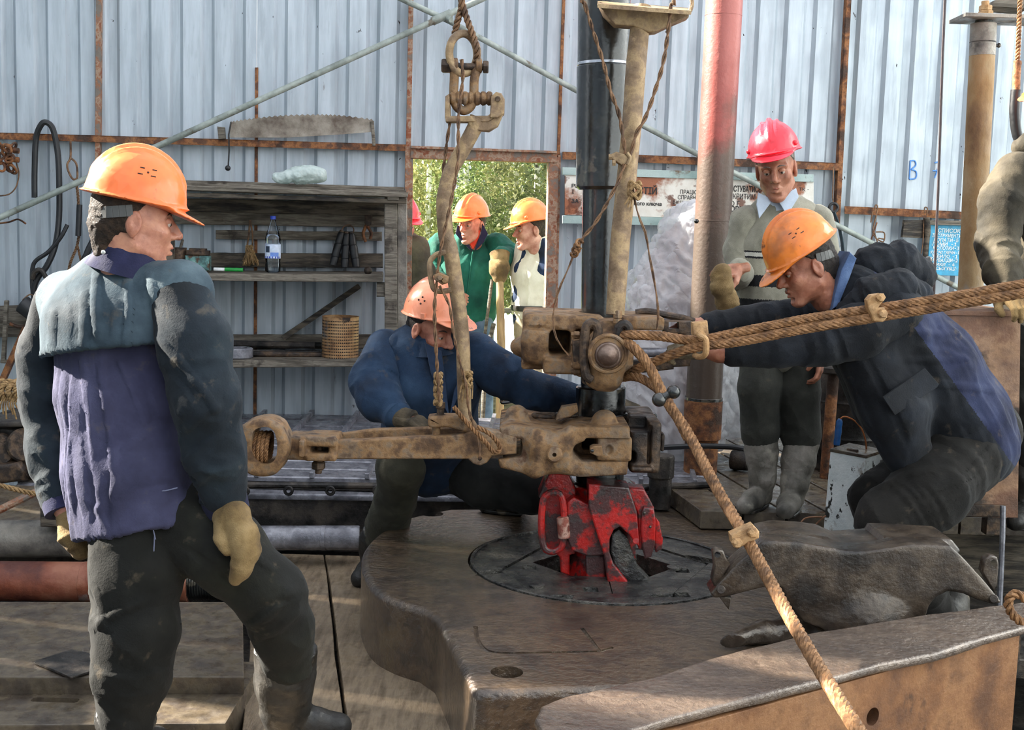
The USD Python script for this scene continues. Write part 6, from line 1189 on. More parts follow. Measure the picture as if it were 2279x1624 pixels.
# ---------------------------------------------------------------- wall side things
PIPEG = mat('pale_pipe', [(.1, C('6f7670')), (.5, C('8b938c')), (.9, C('a3aaa2'))], 10, rough=(.4, .7), metal=.2, bump=.2, bs=60, spots=[(C('5a4a38'), 9, .60, .06, (1, 1, 1), .8)])
RUBBER = plain('black_rubber', '17181a', .45); SAWM = mat('saw_blade', [(.1, C('55493f')), (.5, C('857c70')), (.9, C('a39c90'))], 7, rough=(.4, .7), metal=.4, bump=.2, spots=[(C('4a352a'), 8, .56, .08, (1, 1, 1), .8)])
def W(x, y, off=0.0): return WP(x, y, off)
b = Thing('brace_pipe', 'pale pipe brace rising from lower left across the wall', 'pipe'); b.part('pipe', tube([W(-80, 520, .19), W(195, 396, .19), W(985, 38, .19), W(1120, -24, .19)], .0175, 14), PIPEG)
b.part('coupling', tube([W(962, 48, .185), W(1004, 29, .185)], .024, 14), PIPEG); b.part('stub', tube([W(990, 36, .18), W(1004, 44, .22)], .016, 12), PIPEG)
b = Thing('brace_pipe', 'pale pipe brace falling from top centre to lower right across the wall', 'pipe'); b.part('pipe', tube([W(860, -18, .15), W(1000, 47, .15), W(1275, 197, .15), W(1560, 347, .15), W(1900, 520, .15), W(2175, 662, .15)], .0165, 14), PIPEG)
sw_ = Thing('crosscut_saw', 'long rusty two man crosscut saw hung on the wall above the shelf', 'saw')
tp_ = [(512, 273), (560, 266), (630, 259), (702, 257), (760, 259), (830, 268)]; top = np.array(spline([(x, y, 0) for x, y in tp_], 12)); teeth = []
for i, q in enumerate(top): teeth.append((q[0], q[1]-(3.5 if i % 2 else 0)))
sw_.part('blade', ext([W(x, y, .085) for x, y in teeth]+[W(832, 293, .085), W(760, 299, .085), W(640, 306, .085), W(512, 306, .085)], -WN*.004), SAWM)
for xs in (((483, 281), (500, 283), (502, 309), (486, 310)), ((824, 270), (832, 268), (836, 324), (829, 325))): sw_.part('handle', ext([W(x, y, .10) for x, y in xs], -WN*.03, .006), OLDWOOD)
b = Thing('strap', 'black rubber strap hanging from the saw', 'strap'); b.part('band', tube([W(514, 272, .10), W(509, 300, .11), W(510, 335, .09), W(508, 370, .09)], .010, 8, flat=.4), RUBBER); b.part('weight', ball(W(507, 374, .09), .016, 2), RUBBER)

BAGM = mat('plastic_bag', [(.2, C('b8c8c4')), (.8, C('dbe6e2'))], 9, rough=(.15, .35), bump=.5, bs=40, trans=.35)
FO = .48
sf = Thing('wooden_shelf', 'dark weathered wooden shelf cabinet against the corrugated wall', 'shelf')
def wb(nm, x0, y0, x1, y1, off, th, m=OLDWOOD, seed=0, bev=.005, slope=0.0):
    q = ext([W(x0, y1, off), W(x1, y1+slope, off), W(x1, y0+slope, off), W(x0, y0, off)], -WN*th, bev); q = rough_up(refine(q, .07), .004, 11, seed) ; return sf.part(nm, q, m, 30)
def wshelf(nm, x0, x1, y, off0, off1, h, m=OLDWOOD, slope=0.0, seed=0):
    a, b_ = W(x0, y, off1), W(x1, y+slope, off1); a2, b2 = a-WN*(off1-off0), b_-WN*(off1-off0)
    q = ext([a, b_, b2, a2], V(0, 0, -h), .005); q = rough_up(refine(q, .08), .004, 9, seed); return sf.part(nm, q, m, 30)
for i in range(3): wshelf('top_board', 340, 908-4*i, 412-7*i, .40-.145*i-.12, .40-.145*i+.02+.08, .022, slope=18, seed=i)
wb('fascia', 340, 410, 908, 421, .51, .025, slope=18, seed=5); wb('lower_fascia', 340, 426, 905, 436, .49, .03, DARKWOOD, slope=17, seed=6); wb('back_rail', 340, 440, 858, 470, .10, .03, DARKWOOD, slope=10, seed=7)
wb('back_slat', 340, 462, 858, 498, .07, .02, slope=8, seed=8); wb('back_slat', 480, 512, 850, 532, .06, .02, slope=4, seed=9); wb('back_slat', 340, 562, 852, 594, .06, .02, DARKWOOD, slope=2, seed=10); wb('back_slat', 340, 744, 835, 776, .06, .02, OLDWOOD, slope=0, seed=11)
wb('post', 856, 438, 884, 940, .46, .09, slope=2, seed=12); wb('post', 884, 430, 906, 940, .40, .05, GREYP, seed=13); wb('post', 360, 425, 384, 950, .46, .08, DARKWOOD, seed=14)
wshelf('shelf_board', 345, 852, 607, .03, FO-.04, .042, OLDWOOD, 4, 15); wshelf('shelf_board', 345, 856, 803, .03, FO-.04, .042, OLDWOOD, -4, 16)
wb('bracket', 838, 630, 856, 660, .42, .1, seed=17); wb('corner_block', 862, 425, 888, 446, .50, .06, seed=18)
sf.part('diagonal_brace', rough_up(refine(bar(W(630, 752, .07), W(800, 636, .07), .03, .062, up=WN), .06), .003, 12), DARKWOOD)
SH1, SH2 = .30, .32
def on1(x, off=SH1): 
    p = W(x, 604, off); p[2] = W(600, 609, FO-.04)[2]+.002; return p
def on2(x, off=SH2):
    p = W(x, 800, off); p[2] = W(600, 803, FO-.04)[2]+.002; return p
bag = limbs([([W(662, 391, .32), W(690, 388, .30), W(712, 389, .30)], [.052, .05, .042]), ([W(618, 396, .33), W(640, 394, .33)], [.03, .042])], .006, .01)
bag = rough_up(rough_up(bag, .014, 16, 3), .006, 45, 4); single('plastic_bag', bag, BAGM, 'pale green white rolled plastic bag on top of the wooden shelf', 'bag', smooth=True)
CLEAR = usdkit.material(stage, '/World/Looks/clear_plastic', {'f': ('fresnel', {'IOR': 1.35}), 't': ('transparent_bsdf', {'color': (.93, .96, .98)}), 'g': ('glossy_bsdf', {'roughness': .06, 'color': (1, 1, 1)}), 'm': ('mix_closure', {})}, [('f.fac', 'm.fac'), ('t.BSDF', 'm.closure1'), ('g.BSDF', 'm.closure2')], surface='m.closure')
bt_ = Thing('water_bottle', 'clear plastic water bottle with blue cap on the shelf', 'bottle'); o = on1(607); H = .318*(6.85/7.0)
pr = [(.030, 0), (.042, .02), (.043, .12), (.041, .2), (.043, .24), (.0435, .5), (.041, .56), (.043, .60), (.036, .70), (.024, .82), (.0145, .90), (.0135, .95)]
bt_.part('body', lathe(pr, o, o+V(0, 0, H), 28), CLEAR, True); bt_.part('water', lathe([(.028, .01), (.040, .03), (.041, .22), (.041, .60), (.034, .68), (.001, .681)], o, o+V(0, 0, H), 24), CLEAR, True, label='clear water inside')
bt_.part('cap', cyl(o+V(0, 0, H*.95), o+V(0, 0, H*1.015), .016, 18), plain('blue_cap', '2a4ac0', .35)); lb = bt_.part('label', lathe([(.0438, .25), (.0442, .26), (.0442, .50), (.0438, .51)], o, o+V(0, 0, H), 28), plain('label_white', 'c9d6ea', .4), True, label='white and blue paper label')
def arc(a0, a1, z0, z1, r): 
    a = np.linspace(a0, a1, 8); return ext([o+V(0, 0, 0)+V(r*math.cos(x), r*math.sin(x), H*z0) for x in a]+[o+V(r*math.cos(x), r*math.sin(x), H*z1) for x in a[::-1]], V(0, .001, 0)) if False else TM([o+V(r*math.cos(x), r*math.sin(x), H*z) for x in a for z in (z0, z1)], [[2*i, 2*i+2, 2*i+3] for i in range(7)]+[[2*i, 2*i+3, 2*i+1] for i in range(7)])
bt_.part('band', arc(-2.9, -.3, .255, .29, .0446), plain('label_blue', '3048a8', .4), False, under=lb); bt_.part('emblem', arc(-2.4, -1.8, .36, .47, .0446), plain('label_dark', '27364a', .4), False, under=lb); bt_.part('wave', arc(-1.7, -.6, .29, .36, .0446), plain('label_sky', '6a8ed8', .4), False, under=lb)
TEAL = mat('teal_paint', [(.2, C('3c5a58')), (.5, C('5f8a86')), (.8, C('7aa39c'))], 20, rough=(.4, .7), spots=[(C('4a3423'), 14, .52, .06)])
tb = Thing('tin_box', 'chipped teal tin box with bulging lid on the shelf', 'box'); o = on1(441, .30); R_ = np.stack([WD, -WN, V(0, 0, 1)], 1)
tb.part('body', box(o+V(0, 0, .042), (.066, .05, .041), R_, .008), TEAL); tb.part('lid', cat(box(o+V(0, 0, .098), (.062, .047, .014), R_, .01), box(o+V(0, 0, .115), (.045, .035, .008), R_, .006)), CASTDARK)
jr = Thing('metal_can', 'dark rusty can beside the tin box on the shelf', 'can'); o = on1(395, .30); jr.part('body', lathe([(.048, 0), (.05, .03), (.05, .95), (.052, 1), (.047, 1.0)], o, o+V(0, 0, .125), 24), CASTDARK); jr.part('stick', tube([o+V(.01, 0, .1), o+V(.03, 0, .17)], .008, 8), OLDWOOD)
gm_ = Thing('marker_pen', 'green and white marker lying on the shelf', 'pen'); o = on1(500, .36)+V(0, 0, .012); gm_.part('barrel', cyl(o, o+WD*.10, .011, 14), plain('green_plastic', '1f8a3a', .35)); gm_.part('cap', cyl(o-WD*.06, o, .010, 14), plain('white_plastic', 'd8dcda', .4))
br = Thing('brush', 'dirty bristle brush hanging under the shelf top', 'brush'); br.part('cord', tube([W(556, 490, .10), W(554, 520, .10), W(550, 548, .11)], .005, 6), WIREM); br.part('cord', tube([W(557, 490, .10), W(562, 520, .10), W(562, 548, .11)], .005, 6), WIREM)
bq = np.random.default_rng(5); br.part('bristles', cat(*[tube([W(556, 552, .12)+V(*bq.uniform(-.02, .02, 3)), W(558+bq.uniform(-18, 18), 588+bq.uniform(-8, 4), .12+bq.uniform(-.03, .03))], .0035, 4) for _ in range(90)]), HEMP, kind='stuff')
for i, (xa, ya, xb, yb, lab) in enumerate(((760, 517, 741, 590, 'left of three black handles hung on a wire'), (771, 520, 767, 595, 'middle of three black handles hung on a wire'), (782, 520, 793, 594, 'right of three black handles hung on a wire'))):
    h_ = Thing('hand_tool', lab+' in the shelf', 'tool', None); a_, b_ = W(xa, ya, .11), W(xb, yb, .13)
    h_.part('grip', lathe([(.016, 0), (.021, .08), (.022, .3), (.020, .34), (.024, .38), (.024, .72), (.021, .75), (.024, .80), (.021, 1)], a_, b_, 16), RUBBER); h_.part('end', cyl(a_-norm(b_-a_)*.012, a_, .014, 12), CASTDARK)
single('wire_hook', tube(spline([W(758, 520, .11), W(764, 506, .10), W(776, 500, .09), W(787, 508, .10), W(786, 522, .11)], 6), .003, 6), WIREM, 'wire loop holding the three black handles', 'wire')
pl_ = Thing('pliers', 'rusty brown pliers hanging in the upper right corner of the shelf', 'pliers'); pl_.part('handle', tube(spline([W(816, 500, .10), W(808, 520, .10), W(814, 538, .10)], 4), .009, 8), RUST); pl_.part('handle', tube(spline([W(816, 500, .10), W(826, 518, .10), W(824, 532, .10)], 4), .009, 8), RUST); pl_.part('jaws', prism([(812, 478), (828, 478), (826, 500), (816, 504), (811, 496)], W(820, 490, .11)[1], .02, .004), CASTDARK)
single('iron_ball', ball(on1(819, .32)+V(0, 0, .024), .023, 3), CASTDARK, 'small dark iron ball at the right end of the shelf', 'ball', smooth=True)
pb_ = Thing('perforated_bucket', 'rusty perforated metal bucket on the lower shelf', 'bucket'); o = on2(757, .30); hr_ = .245
PERF = mat('rusty_perforated', [(.1, C('6b4a30')), (.5, C('94704a')), (.9, C('ab8a62'))], 12, rough=(.6, .85), metal=.2, bump=.3, spots=[(C('4f6068'), 9, .58, .08, (1, 1, 1), .7), (C('2a2019'), 8, .6, .06)])
pb_.part('wall', lathe([(.098, 0), (.103, .02), (.103, .97), (.105, 1.0), (.099, 1.0), (.098, .05)], o, o+V(0, 0, hr_), 40), PERF)
pv, pf = [], []
for r_ in range(13):
    for k in range(30):
        a = -math.pi+k/30*math.pi+.05; cc = o+V(.1034*math.cos(a), .1034*math.sin(a), .015+r_*.0172); n_ = V(math.cos(a), math.sin(a), 0); u_ = V(-n_[1], n_[0], 0); i0 = len(pv)
        for j in range(6): pv.append(cc+n_*.0004+u_*.0038*math.cos(j*1.0472)+V(0, 0, .0038*math.sin(j*1.0472)))
        pf += [[i0, i0+1, i0+2], [i0, i0+2, i0+3], [i0, i0+3, i0+4], [i0, i0+4, i0+5]]
pb_.part('holes', TM(pv, pf), plain('hole_black', '0c0a08', .9), False, kind='stuff')
o = on2(529, .33); single('steel_ring', cut(cyl(o, o+V(0, 0, .058), .085, 32, .006), cyl(o-V(0, 0, .1), o+V(0, 0, .2), .055, 28)), WETGREY, 'thick grey steel ring on the lower shelf', 'ring')
for i, (xa, ya, xb, yb, r_, off) in enumerate(((440, 772, 700, 778, .020, .15), (490, 760, 715, 768, .018, .10), (430, 785, 712, 790, .018, .22), (560, 792, 715, 795, .016, .28), (470, 778, 690, 784, .012, .25))):
    a_, b_ = W(xa, ya, off), W(xb, yb, off); zb = on2(500)[2]+r_+(.04 if i in (0, 1) else .002); a_[2], b_[2] = zb, zb
    single('iron_rod', tube([a_, b_], r_, 10), (DARKSTEEL, OILY, DARKSTEEL, CASTDARK, RUBBER)[i], ('thick dark rod at the back of the lower shelf', 'uppermost dark rod lying on the lower shelf', 'dark rod near the front of the lower shelf behind the steel ring', 'rusty rod at the front of the lower shelf beside the bucket', 'thin black rod on the lower shelf')[i], 'rod')

# left wall clutter
hs = Thing('hose_loop', 'black rubber hose looped over the wall rail at far left', 'hose'); hs.part('tube', tube(spline([W(77, 440, .10), W(77, 380, .10), W(80, 310, .11), (W(90, 280, .13)), W(102, 272, .13), W(118, 288, .12), W(129, 345, .11), W(132, 420, .11), W(131, 490, .11), W(122, 550, .12), W(104, 592, .13), W(86, 615, .13), W(76, 640, .13), W(78, 675, .12), W(82, 700, .11)], 6), .0165, 10), RUBBER)
hs.part('tube', tube(spline([W(150, 500, .12), W(135, 528, .13), W(108, 560, .13), W(80, 580, .13), W(72, 600, .13), W(72, 640, .13), W(78, 690, .13)], 6), .012, 10), RUBBER); hs.part('hook', tube(spline([W(72, 620, .15), W(78, 604, .16), W(92, 602, .16), W(104, 622, .16), W(108, 645, .15)], 6), .014, 10), DARKSTEEL)
ch = Thing('chain_bundle', 'bundle of rusty chain and bolts hanging at the far left of the wall', 'chain'); cr_ = np.random.default_rng(11)
for i in range(14):
    c0 = W(6+cr_.uniform(-12, 22), 320+cr_.uniform(0, 60), .12+cr_.uniform(0, .06)); u_ = norm(cr_.normal(size=3)); w_ = norm(np.cross(u_, cr_.normal(size=3))); ch.part('link', tube([c0+u_*.030*math.cos(a)+w_*.02*math.sin(a) for a in np.linspace(0, 6.283, 16, False)], .0075, 7, True), RUST)
for y in (335, 355): ch.part('bolt', hexbolt(W(30, y, .15), WD, .018, .03), RUST)
ch.part('wire', tube(spline([W(36, 362, .12), W(42, 385, .1), (W(36, 415, .1)), W(20, 432, .1), W(-5, 436, .1)], 6), .004, 6), WIREM)
sl2 = Thing('wire_sling', 'thin wire rope sling with a black sleeve hanging from the rail at left', 'sling'); sl2.part('eye', tube(spline([W(157, 312, .08), W(157, 350, .09), W(150, 365, .10), (W(152, 380, .10)), W(162, 398, .10), W(172, 395, .10), W(170, 365, .10), W(158, 352, .09)], 6), .006, 7), WIREM)
sl2.part('rope', rope(spline([W(166, 398, .10), W(173, 430, .10), W(176, 500, .10), W(172, 545, .10), W(155, 590, .11), W(150, 640, .11)], 6), .008, .05, 3, 6), WIREM); sl2.part('leg', rope(spline([W(172, 545, .10), W(182, 590, .11), W(190, 640, .11)], 6), .007, .05, 3, 6), WIREM); sl2.part('sleeve', tube([W(177, 455, .105), W(174, 525, .105)], .016, 12), RUBBER)
single('wall_hose', tube(spline([W(222, 480, .10), W(214, 520, .12), W(195, 560, .13), W(183, 600, .13), W(190, 660, .12)], 6), .018, 10), RUBBER, 'thick black hose on the wall behind the left man', 'hose')
single('bent_iron', tube(spline([W(-10, 498, .12), W(20, 494, .14), W(40, 488, .15), W(58, 498, .14)], 5), .010, 8, flat=.5), RUST, 'bent rusty iron bracket at the far left', 'bracket')
bs_ = Thing('bow_saw', 'old wooden frame saw hanging at far left', 'saw'); bs_.part('stick', bar(W(15, 668, .16), W(8, 806, .16), .02, .03, up=WN), OLDWOOD); bs_.part('foot', bar(W(2, 803, .17), W(22, 805, .17), .03, .02), OLDWOOD); bs_.part('arm', tube(spline([W(22, 720, .16), W(45, 727, .16), W(78, 718, .16)], 5), .011, 8), RUST)
single('rail_board', ext([W(-40, 752, .10), W(90, 748, .10), W(90, 678, .10), W(-40, 682, .10)], -WN*.03, .004), OLDWOOD, 'weathered grey board on the wall at far left', 'board')
single('dark_bar', bar(W(58, 728, .18), W(4, 850, .18), .03, .05, up=WN), RUST, 'dark rusty flat bar leaning on the wall at far left', 'bar')
cy_ = Thing('black_cylinder', 'black metal pot hanging by the grey board at far left', 'pot'); cy_.part('body', cyl(W(48, 675, .20), W(82, 700, .20), .052, 22), RUBBER); cy_.part('handle', tube(spline([W(50, 668, .2), W(68, 655, .2), W(86, 668, .2)], 5), .004, 6), WIREM)
mk = Thing('winch_block', 'dark greasy machine housing on the floor at far left', 'machine'); D_ = 5.9
mk.part('housing', prism([(-60, 960), (-10, 945), (40, 950), (78, 962), (82, 1060), (-60, 1075)], D_, .5, .03), DARKSTEEL); mk.part('lid', prism([(-60, 940), (70, 938), (76, 950), (-60, 954)], D_-.05, .5, .01), DARKSTEEL)
for x, y in ((-5, 1000), (55, 990)): mk.part('flange', cyl(P(x, y, D_-.06), P(x, y, D_+.05), .085, 24), CASTDARK)
mk.part('base', prism([(-60, 1040), (40, 1030), (60, 1070), (-60, 1085)], D_-.12, .5, .02), CASTDARK)
sp_ = Thing('ramp_plate', 'muddy sloping steel plate at the left behind the worker', 'plate'); pp_ = [P(22, 1120, 5.35), P(150, 1125, 5.35), P(130, 1010, 6.0), P(78, 1010, 6.0)]; pp_ = [V(-2.6, 5.25, .22), V(-1.75, 5.25, .22), V(-1.75, 5.75, .30), V(-2.6, 5.75, .30)]; sp_.part('plate', ext(pp_, V(0, 0, -.03), .005), DECKR); sp_.part('support', box((-2.2, 5.5, .11), (.4, .2, .11)), DARKSTEEL)
single('guy_rod', tube([P(-60, 1155, 5.0), P(0, 1134, 5.05), P(115, 1078, 5.15)], .017, 10), REDPIPE if False else RUSTPALE, 'pale rusty rod slanting at far left behind the worker', 'rod')
single('hand_rope', rope(spline([P(-60, 1070, 4.9), P(0, 1080, 4.95), P(60, 1095, 5.0), P(150, 1110, 5.1)], 8), .011, .06, 3), HEMP, 'thin hemp rope crossing the rod at far left', 'rope')
single('wood_chock', box(P(122, 1136, 5.1), (.045, .05, .06), None, .005), DARKWOOD, 'brown wooden block behind the grey casing pipe', 'block')

# right wall things
SIGNW = mat('sign_board', [(.1, C('b9b4a8')), (.5, C('cfcbc0')), (.9, C('dad7ce'))], 6, rough=(.45, .7), bump=.15, spots=[(C('8a4a22'), 3.2, .50, .06, (1, 1, 1), .95), (C('5e3018'), 7, .585, .05, (1, 1, 1), .9)])
BLACKP = plain('black_paint', '1a1a1a', .6); SIGNF = cloth('painted_strip', '7f9490', '97aaa6', 'a9b9b5', 5, .3, ((C('6a5a48'), 6, .62, .06),))
sg = Thing('safety_sign', 'rust stained white safety sign board with black lettering behind the pipes', 'sign')
sg.part('board', ext([W(1257, 478, .10), W(1811, 492, .10), W(1811, 403, .10), W(1257, 387, .10)], -WN*.012, .002), SIGNW)
sg.part('batten', ext([W(1252, 389, .11), W(1811, 405, .11), W(1811, 388, .11), W(1252, 372, .11)], -WN*.03, .003), SIGNF); sg.part('batten', ext([W(1252, 497, .11), W(1640, 505, .11), W(1640, 487, .11), W(1252, 479, .11)], -WN*.03, .003), SIGNF)
def wtext(th, txt, x, y, hpx, off, m, bold=False, wid=None, under='', slant=0.0):
    o_ = W(x, y, off); h = px(hpx, o_[1]); q = meshkit.text_mesh(txt, h, .0012, bold); v = q.vertices
    if wid: v[:, 0] *= px(wid, o_[1])/np.ptp(v[:, 0])
    up_ = norm(V(0, 0, 1)); q.vertices = o_+np.outer(v[:, 0]+v[:, 1]*slant, WD)+np.outer(v[:, 1], up_)+np.outer(v[:, 2], WN); return th.part('lettering', TM(q.vertices, q.faces), m, False, under=under)
for tx, x, y, h_, bo, wd_ in (('РЕ', 1271, 417, 8, True, 15), ('І', 1272, 430, 8, True, 5), ('ЗА', 1271, 451, 9, True, 16), ('СТІЙ', 1419, 431, 15, True, 42), ('ного ключа', 1410, 456, 8, True, 62), ('ПРАЦЮЙ', 1513, 431, 9, False, 46), ('СПРАВНИМ', 1508, 443, 9, False, 56), ('ІНСТРУМЕНТОМ', 1497, 454, 8, False, 66), ('КОРИСТУВАТИСЬ', 1603, 425, 13, True, 92), ('ЗАКРИТИМ', 1615, 442, 12, False, 66), ('О Г', 1624, 458, 11, False, 22), ('ГОРЮ', 1616, 470, 12, True, 42), ('ТК -', 1778, 424, 7, False, 22)): wtext(sg, tx, x, y, h_, .101, BLACKP, bo, wd_)
BLUEB = plain('sky_blue_board', '3f9ec4', .55); WHITEP = plain('white_paint', 'd8e0e0', .6)
bl = Thing('tool_list_board', 'sky blue board with hand painted white tool list behind the right pipe', 'sign'); bl.part('board', ext([W(2064, 612, .09), W(2150, 614, .09), W(2152, 502, .09), W(2071, 500, .09)], -WN*.012, .002), BLUEB)
for tx, x, y, h_, wd_ in (('СПИСОК', 2086, 517, 9, 52), ('ІНСТРУМЕНТУ', 2074, 527, 7.5, 66), ('ЛОПАТИ-5', 2076, 537, 7.5, 58), ('ЛОМИ  -1', 2073, 546, 7.5, 57), ('МОЛОТКИ-3', 2075, 555, 7.5, 60), ('КЛЮЧІ ГАЕЧН-1', 2070, 564, 6.5, 66), ('ЗУБИЛО  -1', 2072, 573, 7, 60), ('КУВАЛДИ-2', 2075, 582, 7.5, 57), ('ПИКИ  - 4', 2075, 591, 7, 50), ('ПАСЬОГУБЦІ-', 2070, 600, 7, 62)): wtext(bl, tx, x, y, h_, .091, WHITEP, True, wd_, slant=.12)
single('notice_plank', ext([W(2008, 528, .12), W(2060, 530, .12), W(2062, 489, .12), W(2013, 490, .12)], -WN*.03, .004), DARKWOOD, 'short dark wooden plank left of the blue list', 'plank')
single('list_batten', ext([W(2060, 500, .12), W(2152, 502, .12), W(2152, 491, .12), W(2060, 490, .12)], -WN*.03, .003), OLDWOOD, 'thin wooden strip above the blue list', 'strip')
SPRAY = plain('blue_marker', '4f86c8', .6)
wm = Thing('wall_writing', 'blue hand painted letter and number on the corrugated wall', 'writing'); o_ = .004
for pts in ([(2026, 358), (2025, 380), (2024, 398)], [(2026, 358), (2036, 358), (2038, 368), (2028, 377)], [(2028, 377), (2039, 382), (2038, 396), (2024, 399)], [(2080, 362), (2092, 362), (2086, 380), (2080, 396)], [(2076, 380), (2091, 380)]): wm.part('stroke', tube(spline([W(x, y, .0035) for x, y in pts], 5), .0045, 6, flat=1), SPRAY)
ht = Thing('hanging_hooks', 'wire hooks and bent wire frame hanging from the lower rail', 'hook')
for pts in ([(1946, 470), (1948, 457), (1953, 459), (1950, 480), (1942, 515), (1950, 530)], [(1942, 470), (1938, 495)], [(1952, 495), (1945, 515), (1932, 555), (1928, 570)], [(1945, 516), (1955, 545), (1958, 560)], [(1950, 516), (1968, 518), (1966, 538), (1950, 530), (1946, 522)], [(1955, 530), (1967, 532)]): ht.part('wire', tube(spline([W(x, y, .09) for x, y in pts], 4), .0042, 6), WIREM if pts[0][0] != 1952 else RUST)
hr2 = Thing('hanging_strap', 'dark frayed strap hung on a hook left of the blue list', 'strap'); hr2.part('hook', tube(spline([W(x, y, .10) for x, y in ((2058, 475), (2058, 462), (2064, 464), (2062, 480))], 4), .004, 6), WIREM); hr2.part('strap', rough_up(tube(spline([W(x, y, .13) for x, y in ((2062, 484), (2064, 520), (2060, 560), (2058, 600), (2055, 630))], 5), [.020]*6+[.016]*8+[.01]*7, 8), .004, 60), DARKWOOD); hr2.part('strand', tube(spline([W(x, y, .13) for x, y in ((2056, 490), (2054, 540), (2050, 570), (2053, 590))], 5), .004, 6), WIREM)
bl2 = Thing('ball_lever', 'dark lever with ball knob standing behind the bending man', 'lever'); bl2.part('knob', ball(P(2066, 579, 6.3), .021, 3), OILY, True); bl2.part('shaft', tube([P(2064, 590, 6.3), P(2058, 660, 6.3), P(2054, 740, 6.3)], [.012, .018, .02], 10), RUST)
lv = P(2054, 740, 6.3); bl2.part('post', tube([lv, V(lv[0], lv[1], PZ)], .02, 10), RUST)
bh2 = Thing('hose_hook', 'black hose end hung from a ring right of the red helmet', 'hose'); bh2.part('ring', tube([W(1855, 462, .12)+WD*.026*math.cos(a)+V(0, 0, .026*math.sin(a)) for a in np.linspace(0, 6.28, 18, False)], .009, 8, True), RUBBER); bh2.part('wire', tube([W(1855, 370, .08), W(1853, 440, .11), W(1855, 452, .12)], .004, 6), WIREM); bh2.part('strap', tube(spline([W(x, y, .12) for x, y in ((1856, 472), (1866, 500), (1874, 540), (1878, 590), (1880, 640))], 5), .022, 8, flat=.4), plain('dark_teal_rubber', '26343a', .4))
single('hanging_cable', tube([P(2124, -500, 6.4), P(2098, 120, 6.4), P(2088, 420, 6.4), P(2078, 660, 6.4), P(2075, 720, 6.4)], .0075, 8), plain('cable_dark', '2a1f22', .5), 'thin dark cable hanging straight down before the blue list', 'cable')
# tall pipes
ROTRED = usdkit.material(stage, '/World/Looks/worn_red_pipe', {'g': ('geometry', {}), 'x': ('separate_xyz', {}), 'n': ('noise_texture', {'scale': 3.2, 'detail': 6.0, 'roughness': .6}), 'ma': ('math', {'math_type': 'multiply', 'value2': 1.5}), 'ad': ('math', {'math_type': 'add'}), 'mr': ('map_range', {'from_min': 2.35, 'from_max': 3.25, 'clamp': True}),
    'r': ('rgb_ramp', {'ramp': [(0, C('4a3e35')), (.3, C('55453b')), (.5, C('6e3f36')), (.7, C('8f4a42')), (1, C('9f5c54'))]}), 'b': ('bump', {'strength': .3, 'distance': .006}), 'n2': ('noise_texture', {'scale': 50, 'detail': 4.0}), 'p': ('principled_bsdf', {'roughness': .42, 'metallic': .15})},
    [('g.position', 'x.vector'), ('g.position', 'n.vector'), ('n.fac', 'ma.value1'), ('x.z', 'ad.value1'), ('ma.value', 'ad.value2'), ('ad.value', 'mr.value'), ('mr.result', 'r.fac'), ('r.color', 'p.base_color'), ('g.position', 'n2.vector'), ('n2.fac', 'b.height'), ('b.normal', 'p.normal')], surface='p.BSDF')
rk = Thing('standing_pipe', 'tall pipe with worn red paint above and brown steel below beside the red helmet man', 'pipe'); vv_ = P(1615, -60, 6.2)-P(1557, 1066, 6.2)
at_ = lambda y: P(1557, 1066, 6.2)+vv_*((1066-y)/1126)
for nm_, y0, y1, r_, m_ in (('shaft', -560, 882, .0915, ROTRED), ('collar', 880, 972, .098, RUST), ('pin', 970, 1064, .086, RUST)): rk.part(nm_, cyl(at_(y1), at_(y0), r_, 36, .006), m_)
for y in (31, 478): rk.part('seam', cyl(at_(y+1), at_(y-1), .0925, 36, .0005), ROTRED)
rk.part('shoulder', cyl(at_(884), at_(876), .0975, 36, .001), OILY); rk.part('bolt_hole', ball(P(1550, 492, 6.115), .012, 2), OILY)
POSTM = mat('post_rust', [(.05, C('64482d')), (.35, C('8a6c46')), (.6, C('957e5c')), (.95, C('735438'))], 4, rough=(.5, .8), bump=.35, bs=60, stretch=(1, 1, .5), spots=[(C('8a9096'), 2.2, .56, .1, (1, 1, .6), .8)])
ps = Thing('rusty_post', 'tall rusty pipe post with a bolted plate on top near the right edge', 'post'); pa = lambda x, y: P(x, y, 5.9)
ps.part('shaft', tube([V(pa(2155, 700)[0]-.02, 5.9, PZ), pa(2160, 640), pa(2186, 122)], .059, 28), POSTM); ps.part('collar', cyl(pa(2186, 126), pa(2189, 52), .060, 28, .004), GREYP); ps.part('collar_band', cyl(pa(2187.4, 96), pa(2187.6, 93), .061, 28, .001), DARKSTEEL); ps.part('neck', cyl(pa(2189, 54), pa(2190, 44), .04, 20), OILY)
tpz = pa(2190, 46); ps.part('plate', ext([tpz+V(-.125, -.10, 0), tpz+V(.28, -.10, -.0), tpz+V(.28, .12, 0), tpz+V(-.125, .12, 0)], V(0, 0, .018), .003), GREYP); ps.part('nut', hexbolt(pa(2193, 38), (0, 0, 1), .034, .03), PALEC); ps.part('nut', hexbolt(pa(2193, 24), (0, 0, 1), .03, .025), PALEC); ps.part('stud', cyl(pa(2193, 14), pa(2193, 2), .018, 14), PALEC); ps.part('grease_nipple', cat(cyl(pa(2214, 101), pa(2222, 101), .008, 10), ball(pa(2223, 101), .011, 2)), OILY)
ps.part('upper_bracket', ext([pa(2205, 14), pa(2290, 20), pa(2290, -10), pa(2215, 0)], V(0, .15, 0), .004), OLDWOOD)
